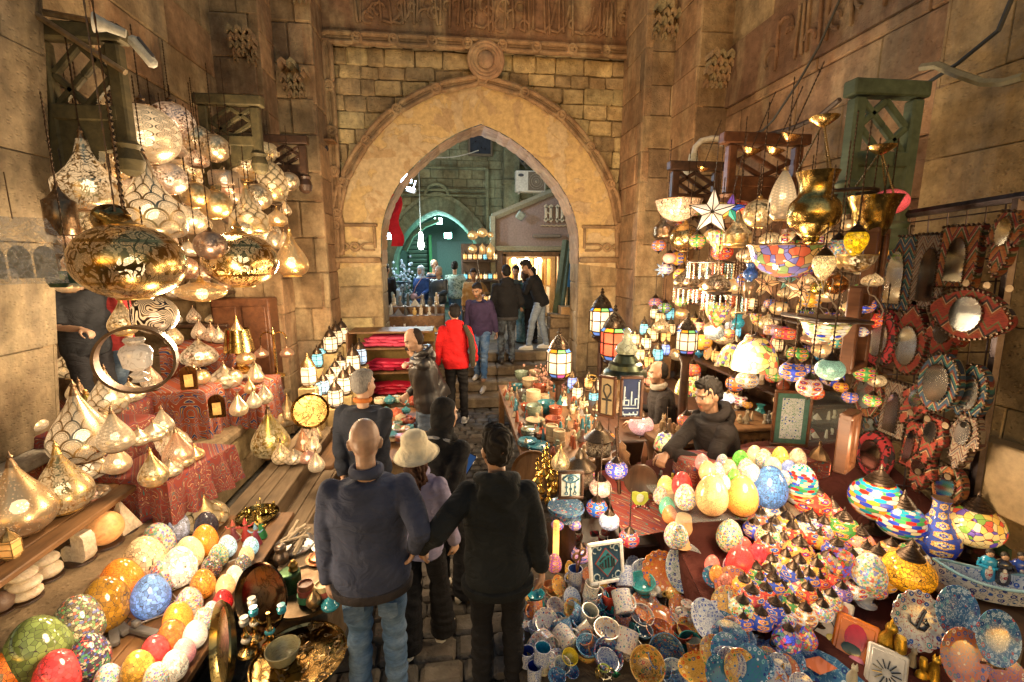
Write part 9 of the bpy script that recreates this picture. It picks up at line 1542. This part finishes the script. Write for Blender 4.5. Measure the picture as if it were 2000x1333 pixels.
 for k in(-1,1):
  f=ft[k];dv=nrm(np.array((kn[k][0]-hp[k][0]+k*.06,.9,0))if abs(knee[0])<.5 else np.array((knee[0],knee[1],0)));sx=np.array((dv[1],-dv[0],0));zz=np.array((0,0,1.0));rg=[(f+dv*y_+zz*(h_+.008),sx*w_,zz*h_)for y_,w_,h_ in((-.085,.022,.03),(-.07,.036,.045),(-.02,.04,.052),(.05,.043,.046),(.11,.046,.034),(.16,.038,.026),(.185,.018,.016))]
  so=part('shoe',mesh('shoe',GA(loft(rg,14)),180),'leather',shoes)
  if sole:link('sole',mesh('sole',GA(loft([(f+dv*y_+zz*.012,sx*(w_+.006),zz*.013)for y_,w_ in((-.092,.02),(-.07,.038),(.05,.045),(.12,.047),(.17,.036),(.193,.015))],14)),180),M('leather'),so,color=sole)
 T4=TM(hc)@np.array(Matrix(Rh.tolist()).to_4x4());B=lambda c,r,rot=(0,0,0):(lambda q:(xf(q[0],T4),q[1]))(ball(c,r,18,12,rot))
 fz=lambda a:(lambda V:a*np.sin(90*V[:,0]+50*V[:,2]+4*np.sin(60*V[:,1]))*np.sin(70*V[:,1]-60*V[:,2]))
 hv=.0075 if near else .011
 if hair=='short':part('hair',remesh('hair',[B((0,-.024,.050),(.083,.096,.096)),B((0,-.045,.0),(.079,.07,.07)),B((0,.02,.105),(.066,.066,.04)),B((.0,-.02,.02),(.082,.05,.05))],hv,1,fz(.009)),'hair',haircol)
 elif hair=='crop':part('hair',remesh('hair',[B((0,-.022,.046),(.0795,.094,.092)),B((0,-.042,.0),(.077,.07,.075)),B((0,.005,.09),(.066,.075,.045))],hv,2,fz(.002)),'hair',haircol)
 elif hair=='receding':part('hair',remesh('hair',[B((0,-.045,.035),(.0795,.075,.088)),B((0,-.045,-.005),(.078,.07,.07))],hv,2,fz(.002)),'hair',haircol)
 elif hair=='bun':part('hair',remesh('hair',[B((0,-.026,.05),(.088,.10,.10)),B((0,-.05,-.03),(.085,.075,.10))],hv,2,fz(.006)),'hair',haircol)
 elif hair=='long':part('hair',remesh('hair',[B((0,-.024,.03),(.080,.092,.09)),B((0,-.06,-.06),(.085,.06,.12)),B((.03,-.08,-.19),(.07,.05,.12)),B((.06,-.05,-.14),(.04,.04,.14))],hv,2,fz(.010)),'hair',haircol)
 elif hair=='hijab':
  part('headscarf',remesh('headscarf',[B((0,-.03,.045),(.092,.102,.105)),B((0,-.045,-.03),(.09,.085,.10)),B((0,-.01,-.115),(.085,.085,.06)),B((.075,-.01,-.03),(.02,.05,.09)),B((-.075,-.01,-.03),(.02,.05,.09)),B((0,-.05,-.2),(.13,.10,.10)),B((0,.03,-.19),(.10,.07,.06))],hv,5,folds(.005,2,45)),'cloth',haircol)
 if hair=='none_':pass
 if extra:extra(o,dict(hc=hc,Rh=Rh,T4=T4,pel=pel,u=u,nk=nk,wr=wr,el=el,S=S_,rx=rx,fwd=fwd,toL=toL))
 return o
def faceto(loc,tx,ty):return-math.atan2(tx-loc[0],ty-loc[1])
HJ=P(818,1096,Y=2.16)
pm=P(712,870,Y=2.2);c_=(pm[0],2.2,0)
def jeans_pockets(o,k):
 for s_ in(-1,1):LK('pocket',GA(prism([(-.05,.06),(.05,.06),(.05,-.02),(0,-.06),(-.05,-.02)],.006,TM(k['pel']+np.array((s_*.085,-.122,-.215)),(.1,0,s_*-.15)))),M('denim'),o,color=(.05,.10,.19))
person('bald man in a navy blue jacket and blue jeans, foreground, seen from behind',c_,.06,1.68,lean=.02,head=(.08,.02),lh=(-.24,.04,.80),rw=HJ+np.array((-.018,.0,.075)),top=('cloth',(.05,.06,.105)),low=('denim',(.075,.15,.28)),hair='none_',skin='c',collar=True,band=(.045,.04,.045),build=1.08,extra=jeans_pockets,shoes=(.06,.05,.05))
pb=P(978,882,Y=2.2);c_=(pb[0]-.02,2.2,0)
def waist(o,k):link('hem_band',mesh('hem_band',GA(loft([(k['pel']+k['u']*z,k['rx']*(.205+a),k['fwd']*(.15+a))for z,a in((-.17,0),(-.165,.006),(-.12,.008),(-.115,.0))],28)),60),M('cloth'),o,color=(.010,.012,.014))
person('dark haired boy in a black hoodie and black trousers, foreground, seen from behind',c_,-.04,1.61,head=(.42,-.02),lw=HJ+np.array((.022,.012,.07)),rh=(.27,.02,.80),top=('cloth',(.012,.015,.018)),low=('cloth',(.010,.010,.012)),hair='short',hood=True,build=1.0,hem=-.02,extra=waist,shoes=(.02,.02,.02))
def bucket(o,k):
 q=lathe([(.165,-.03),(.16,-.035),(.105,.035),(.098,.05),(.088,.115),(.06,.14),(0,.148)],28);link('bucket_hat',mesh('bucket_hat',GA((xf(q[0],k['T4']@TM((0,-.02,.03),(.12,0,0),1.03)),q[1])),60),M('cloth'),o,color=(.74,.66,.47))
 g=G()
 for i in range(14):
  a=uni(-1.2,1.6);pts=[k['hc']+k['Rh']@np.array((sin(a)*.07+.012*sin(j*1.7+i),-cos(a)*.06-.01,-.02-j*.035))for j in range(8)];g.add(tube(pts,[.016,.018,.018,.017,.016,.014,.012,.006],6))
 link('curls',mesh('curls',g,180),M('hair'),o,color=(.07,.025,.012))
pg=P(812,915,Y=2.6);c_=(pg[0]+.01,2.62,0)
person('girl in a cream bucket hat, lilac vest and black flared trousers',c_,-.25,1.42,head=(-.5,-.05),lh=(-.24,.06,.82),rh=(.24,.1,.84),top=('cloth',(.24,.23,.36)),low=('cloth',(.009,.009,.011)),hair='long',haircol=(.06,.025,.012),extra=bucket,flare=.045,shoes=(.55,.45,.33),sole=(.6,.55,.45),hem=-.02,skin='c',build=.92,lf=(-.09,-.08,0),rf=(.12,.12,0),collar=True)
def phone_h(o,k):
 w=k['wr'][1];LK('scarf_strap',GA(tube([k['nk']+np.array((-.1,-.1,.0)),k['nk']+np.array((.0,-.135,.03)),k['nk']+np.array((.11,-.08,.0))],.012,7)),M('cloth'),o,color=(.3,.3,.3))
ph_=P(868,836,Y=3.0);c_=(ph_[0]-.01,3.02,0);PHN=P(905,912,Y=3.1)
person('woman in a black headscarf and black coat holding up a phone',c_,-.55,1.52,head=(-.45,.12),rw=PHN+np.array((-.05,-.02,-.03)),lh=(-.22,.06,.84),top=('cloth',(.011,.011,.012)),low=('cloth',(.012,.012,.014)),hair='hijab',haircol=(.009,.009,.010),extra=phone_h,flare=.03,shoes=(.6,.55,.45),hem=-.18,fem=True,lf=(-.08,.0,0),rf=(.12,.05,0),build=1.0,curl=.9)
t_=tag(empty('phone',PHN+np.array((.03,.0,.02)),(.9,.3,-.6)),'phone with a lit blue screen held by the woman in the headscarf','phone');LK('body',GA(cbox((0,0,0),(.075,.155,.009),.004)),M('glaze'),t_,color=(.01,.01,.012));LK('screen',GA(box((0,0,.0052),(.066,.14,.001))),M('bulb'),t_,color=(.05,.12,.3,.05))
pg2=P(706,757,Y=3.5);c_=(pg2[0],3.52,0)
def oc_(o,k):q=torus(.066,.013,seg=20,ms=7);link('shirt_collar',mesh('shirt_collar',GA((xf(q[0],TM(k['nk']+np.array((0,0,.04)),(-.1,0,0),(1,1,1.5))),q[1])),60),M('cloth'),o,color=(.5,.16,.04))
person('grey haired man in a navy sweater with an orange collar, hands behind his back',c_,-.35,1.62,head=(-.35,.05),lh=(-.10,-.20,.86),rh=(.06,-.22,.88),top=('cloth',(.018,.022,.034)),low=('cloth',(.03,.03,.035)),hair='crop',haircol=(.23,.22,.21),extra=oc_,build=1.18,elbow=(0,-1,0),skin='c')
pp=P(820,690,Y=4.9);c_=(pp[0]+.06,4.95,0)
person('balding man in a black jacket and jeans with a phone at his ear',c_,1.75,1.74,lean=.12,head=(.1,.35),lw=P(803,705,Y=4.85)+np.array((.01,-.02,-.03)),rh=(.2,.2,.95),top=('leather',(.018,.016,.017)),low=('denim',(.07,.1,.15)),hair='receding',haircol=(.03,.02,.016),hood=True,build=1.14,skin='c',beard=.2,hem=-.04)
def strap(o,k):
 LK('shoulder_bag',GA(tube([k['S'][1]+np.array((-.03,-.09,.07)),k['S'][1]+np.array((.06,-.12,-.1)),np.array((.25,-.1,1.1)),np.array((.25,-.05,.85))],[.03,.045,.05,.03],8)),M('cloth'),o,color=(.05,.045,.03));LK('bag',GA(cbox((-.3,.02,.64),(.07,.2,.28),.02)).add(torus(.05,.008,(-.3,.02,.79),14,6,(PI/2,0,PI/2))),M('leather'),o,color=(.38,.12,.03))
c_=(P(893,822,Z=0)[0],6.75,0)
person('young man in a bright red hoodie and black trousers by the steps',c_,-.1,1.80,head=(.35,.05),lh=(-.29,.0,.80),rh=(.27,.1,.9),top=('cloth',(.52,.012,.014)),low=('cloth',(.018,.016,.016)),hair='crop',haircol=(.012,.01,.01),hood=True,shoes=(.6,.58,.54),sole=(.65,.63,.6),extra=strap,lf=(-.09,.05,0),rf=(.11,-.02,0))
c_=(.40,7.80,.36)
person('bearded man in a purple zip sweater and jeans coming down the steps',c_,PI-.35,1.72,lean=.2,head=(-.2,.3),lh=(-.27,-.05,.82),rh=(.28,.0,.82),top=('cloth',(.045,.03,.075)),low=('denim',(.03,.09,.22)),hair='crop',haircol=(.02,.016,.015),beard=.6,shoes=(.42,.38,.33),lf=(-.08,.16,-.17),rf=(.1,-.06,0),build=1.05,skin='b')
c_=(P(990,712,Z=.54)[0],8.2,.54)
person('man in a black hoodie seen from behind at the top of the steps',c_,.05,1.80,head=(.1,.05),lh=(-.24,.1,.9),rh=(.2,.16,.98),top=('cloth',(.014,.014,.016)),low=('denim',(.02,.02,.024)),hair='crop',haircol=(.01,.009,.009),hood=True,shoes=(.03,.022,.018),band=(.06,.06,.065),build=1.08)
c_=(P(1062,690,Z=.72)[0],8.6,.72)
person('young man in a black sweater and grey jeans leaning forward at the right jamb',c_,1.35,1.76,lean=.38,head=(.1,.3),lh=(-.12,.52,1.1),rh=(.12,.52,1.08),top=('cloth',(.012,.012,.014)),low=('denim',(.2,.24,.3)),hair='short',beard=.4,shoes=(.6,.57,.5),sole=(.6,.58,.52),lf=(-.1,.22,0),rf=(.1,-.12,0),near=False)
def far(label,px,py,Y,rz,h,**k):
 p=P(px,py,Y=Y);person(label,(p[0],Y,.72 if 'z' not in k else k.pop('z')),rz,h,near=False,**k)
def staff(o,k):LK('staff',GA(tube([(-.35,.2,.0),(-.1,.3,1.95)],.014,7)),M('darkwood'),o)
far('man in a tan coat holding a dark pole beyond the steps',925,550,9.7,PI-.1,1.52,top=('cloth',(.36,.21,.08)),low=('cloth',(.07,.05,.04)),hair='short',haircol=(.03,.02,.015),head=(0,.25),lh=(-.26,.28,1.15),build=1.1,beard=.4,skin='b',extra=staff,hem=-.1)
far('grey blonde woman in a black puffer jacket under the far arch',856,532,10.6,PI-.5,1.55,top=('leather',(.025,.03,.032)),low=('denim',(.03,.05,.08)),hair='bun',haircol=(.35,.3,.22),skin='c',build=1.15,lh=(-.15,.28,1.05),hem=-.1)
far('man in a navy and cream striped sweater behind the grey blonde woman',848,515,11.3,PI+.9,1.70,top=('stripes',(1,1,1)),low=('denim',(.05,.12,.22)),hair='receding',haircol=(.2,.19,.18),skin='c',build=1.15)
def pinkbag(o,k):LK('handbag',GA(cbox((.12,.16,.95),(.22,.1,.17),.04)).add(tube([(-.12,.1,1.45),(.05,.17,1.2),(.12,.17,1.03)],.01,6)),M('leather'),o,color=(.5,.28,.25))
far('woman in a pale blue headscarf with a pink handbag',822,540,11.0,PI-.6,1.56,top=('cloth',(.03,.07,.2)),low=('denim',(.05,.13,.28)),hair='hijab',haircol=(.4,.46,.5),skin='c',extra=pinkbag,lh=(-.2,.25,1.0),hem=-.1)
far('man in a mottled green shirt seen from behind under the far arch',888,522,11.2,-.1,1.65,top=('camo',(1,1,1)),low=('denim',(.06,.16,.3)),hair='short',build=1.1,lh=(-.2,.12,.9))
far('dark clothed man at the far left behind the stone figurines',753,520,9.9,-.4,1.62,top=('cloth',(.012,.013,.016)),low=('cloth',(.02,.02,.02)),hair='crop',skin='a')
far('seated person in a pale blue shirt behind the stone figurines',767,560,9.9,-.7,1.35,top=('cloth',(.36,.46,.52)),low=('denim',(.04,.06,.1)),hair='crop')
far('man with a dark beard half hidden behind the one in the black hoodie',1008,545,9.6,PI-.6,1.58,top=('cloth',(.05,.06,.05)),low=('denim',(.03,.06,.1)),hair='short',beard=.5,head=(.3,.2))
far('long haired woman in a dark green top near the shop door',1024,556,9.3,.5,1.52,top=('cloth',(.03,.07,.06)),low=('denim',(.05,.13,.16)),hair='long',haircol=(.05,.03,.02),flare=.04)
far('person in a dark navy jacket between the long haired woman and the leaning man',1040,548,9.2,.3,1.56,top=('cloth',(.02,.025,.035)),low=('cloth',(.015,.015,.018)),hair='crop',shoes=(.03,.04,.07))
p=P(852,650,Y=6.2);person('crouched person in a black quilted jacket behind the man on the phone',(p[0],6.25,-.28),1.2,1.70,near=False,lean=.5,top=('leather',(.02,.018,.018)),low=('cloth',(.02,.02,.02)),hair='crop',haircol=(.02,.02,.02),hip=-.0,lf=(-.1,.1,.18),rf=(.1,.1,.18),head=(0,.5))
p=P(148,600,Y=4.7);person('shopkeeper in a dark grey tee shirt behind the huge gold globe',(p[0],4.75,.71),-PI/2-.6,1.78,top=('cloth',(.03,.032,.038)),low=('cloth',(.03,.03,.035)),hair='crop',sleeve=.5,lh=(-.15,.28,1.12),rh=(.12,.3,1.1),skin='c',near=False)
p=P(208,600,Y=4.95);person('shopkeeper in a red tee shirt and jeans behind the huge gold globe',(p[0],5.0,.71),PI-.5,1.76,top=('cloth',(.36,.04,.04)),low=('denim',(.04,.07,.12)),hair='crop',sleeve=.5,skin='c',near=False)
p=P(1388,800,Z=1.24);SEAT=(p[0]+.10,p[1]-.05,0)
def watch(o,k):
 w=k['wr'][-1];d=nrm(k['wr'][-1]-k['el'][-1]);q=torus(.034,.008,seg=18,ms=6);Mx=Vector(d).to_track_quat('Z','Y').to_euler();LK('watch',GA((xf(q[0],TM(w-d*.012,tuple(Mx))),q[1])).add(ball(w-d*.012+np.array((-.0,-.03,.012)),(.02,.014,.02))),M('metal'),o,color=(.75,.55,.2))
 me=text('lettering','ION',.095,np.array(Matrix.Identity(4)),.002);T_=Matrix.Translation(Vector(k['pel']+k['u']*.27+k['fwd']*.158))@Matrix([(-1,0,0,0),(0,0,1,0),(0,1,0,0),(0,0,0,1)]).transposed().to_4x4();T_=Matrix.Translation(Vector(k['pel']+k['u']*.27+k['fwd']*.165))@Euler((PI/2-.15,0,PI)).to_matrix().to_4x4();link('lettering',me,M('tint'),o,color=(.6,.58,.55));o.children[-1].matrix_local=T_
person('young seller in a black hoodie seated among the mosaic lamps with folded hands',SEAT,1.55,1.82,lean=.22,head=(.25,.12),hip=-.27,lw=P(1318,888,Z=.93),rw=P(1296,893,Z=.93),lf=(-.15,.42,0),rf=(.15,.42,0),top=('cloth',(.018,.014,.013)),low=('cloth',(.02,.02,.022)),hair='short',hood=True,beard=.35,skin='b',build=1.08,extra=watch,curl=.8,elbow=(0,-.3,-1))
tag(LK('seat_stool',GA(lathe([(.16,0),(.18,.03),(.14,.25),(.18,.53),(.19,.56),(0,.57)],20)),M('darkwood'),loc=(SEAT[0],SEAT[1],0)),'low round stool under the young seller','stool')
p=P(1302,722,Y=4.55);c_=(p[0]+.02,4.6,-.0)
def scarf(o,k):q=torus(.075,.022,seg=18,ms=7);LK('shirt_collar',GA((xf(q[0],TM(k['nk']+np.array((0,.02,.02)),(-.25,0,0),(1,1,1.5))),q[1])),M('cloth'),o,color=(.3,.27,.22))
person('bearded seller in a dark jacket and pale collar behind the lanterns on the right',c_,1.3,1.72,hip=-.36,lean=.1,head=(.1,.1),lh=(-.2,.35,.75),rh=(.2,.35,.75),lf=(-.14,.42,0),rf=(.14,.42,0),top=('cloth',(.025,.02,.018)),low=('cloth',(.03,.03,.03)),hair='receding',haircol=(.02,.015,.012),beard=.45,skin='b',extra=scarf,build=1.05)
tag(LK('seat_crate',GA(cbox((c_[0],c_[1],.23),(.4,.4,.46),.02)),M('oldwood')),'wooden crate under the bearded seller','crate')
SKY=.27
W1=(1,.73,.44)
for x,y,z,pw in((-1.75,3.3,2.0,45),(-2.0,4.5,2.6,90),(-1.75,5.3,2.3,70),(-1.45,5.3,1.5,45),(-1.4,3.0,1.35,22),(-1.35,2.0,1.0,22),(1.95,3.0,1.75,34),(2.15,4.2,2.15,70),(1.95,5.2,2.1,60),(1.55,4.8,1.15,40),(1.75,2.3,1.2,20),(1.0,2.7,1.0,15),(2.55,2.35,1.25,14),(.9,6.2,1.5,40)):
 lamp((x,y,z),W1,pw*1.5,.12)  # free point lights added beside the stalls to boost the lamp glow
w=bpy.data.worlds.new('World');S.world=w;w.use_nodes=True;nt=w.node_tree
sky=nt.nodes.new('ShaderNodeTexSky');sky.sky_type='NISHITA';sky.sun_disc=False;sky.sun_elevation=R(4);sky.sun_rotation=R(200)
bg=nt.nodes['Background'];nt.links.new(sky.outputs[0],bg.inputs[0]);bg.inputs[1].default_value=SKY
S.view_settings.view_transform='Standard';S.view_settings.look='None';S.view_settings.exposure=0
S.cycles.use_denoising=True;S.cycles.max_bounces=7;S.cycles.diffuse_bounces=3;S.cycles.glossy_bounces=3;S.cycles.transparent_max_bounces=7;S.cycles.transmission_bounces=2
S.cycles.sample_clamp_indirect=4;S.cycles.sample_clamp_direct=0;S.cycles.caustics_reflective=False;S.cycles.caustics_refractive=False
S.cycles.use_light_tree=True
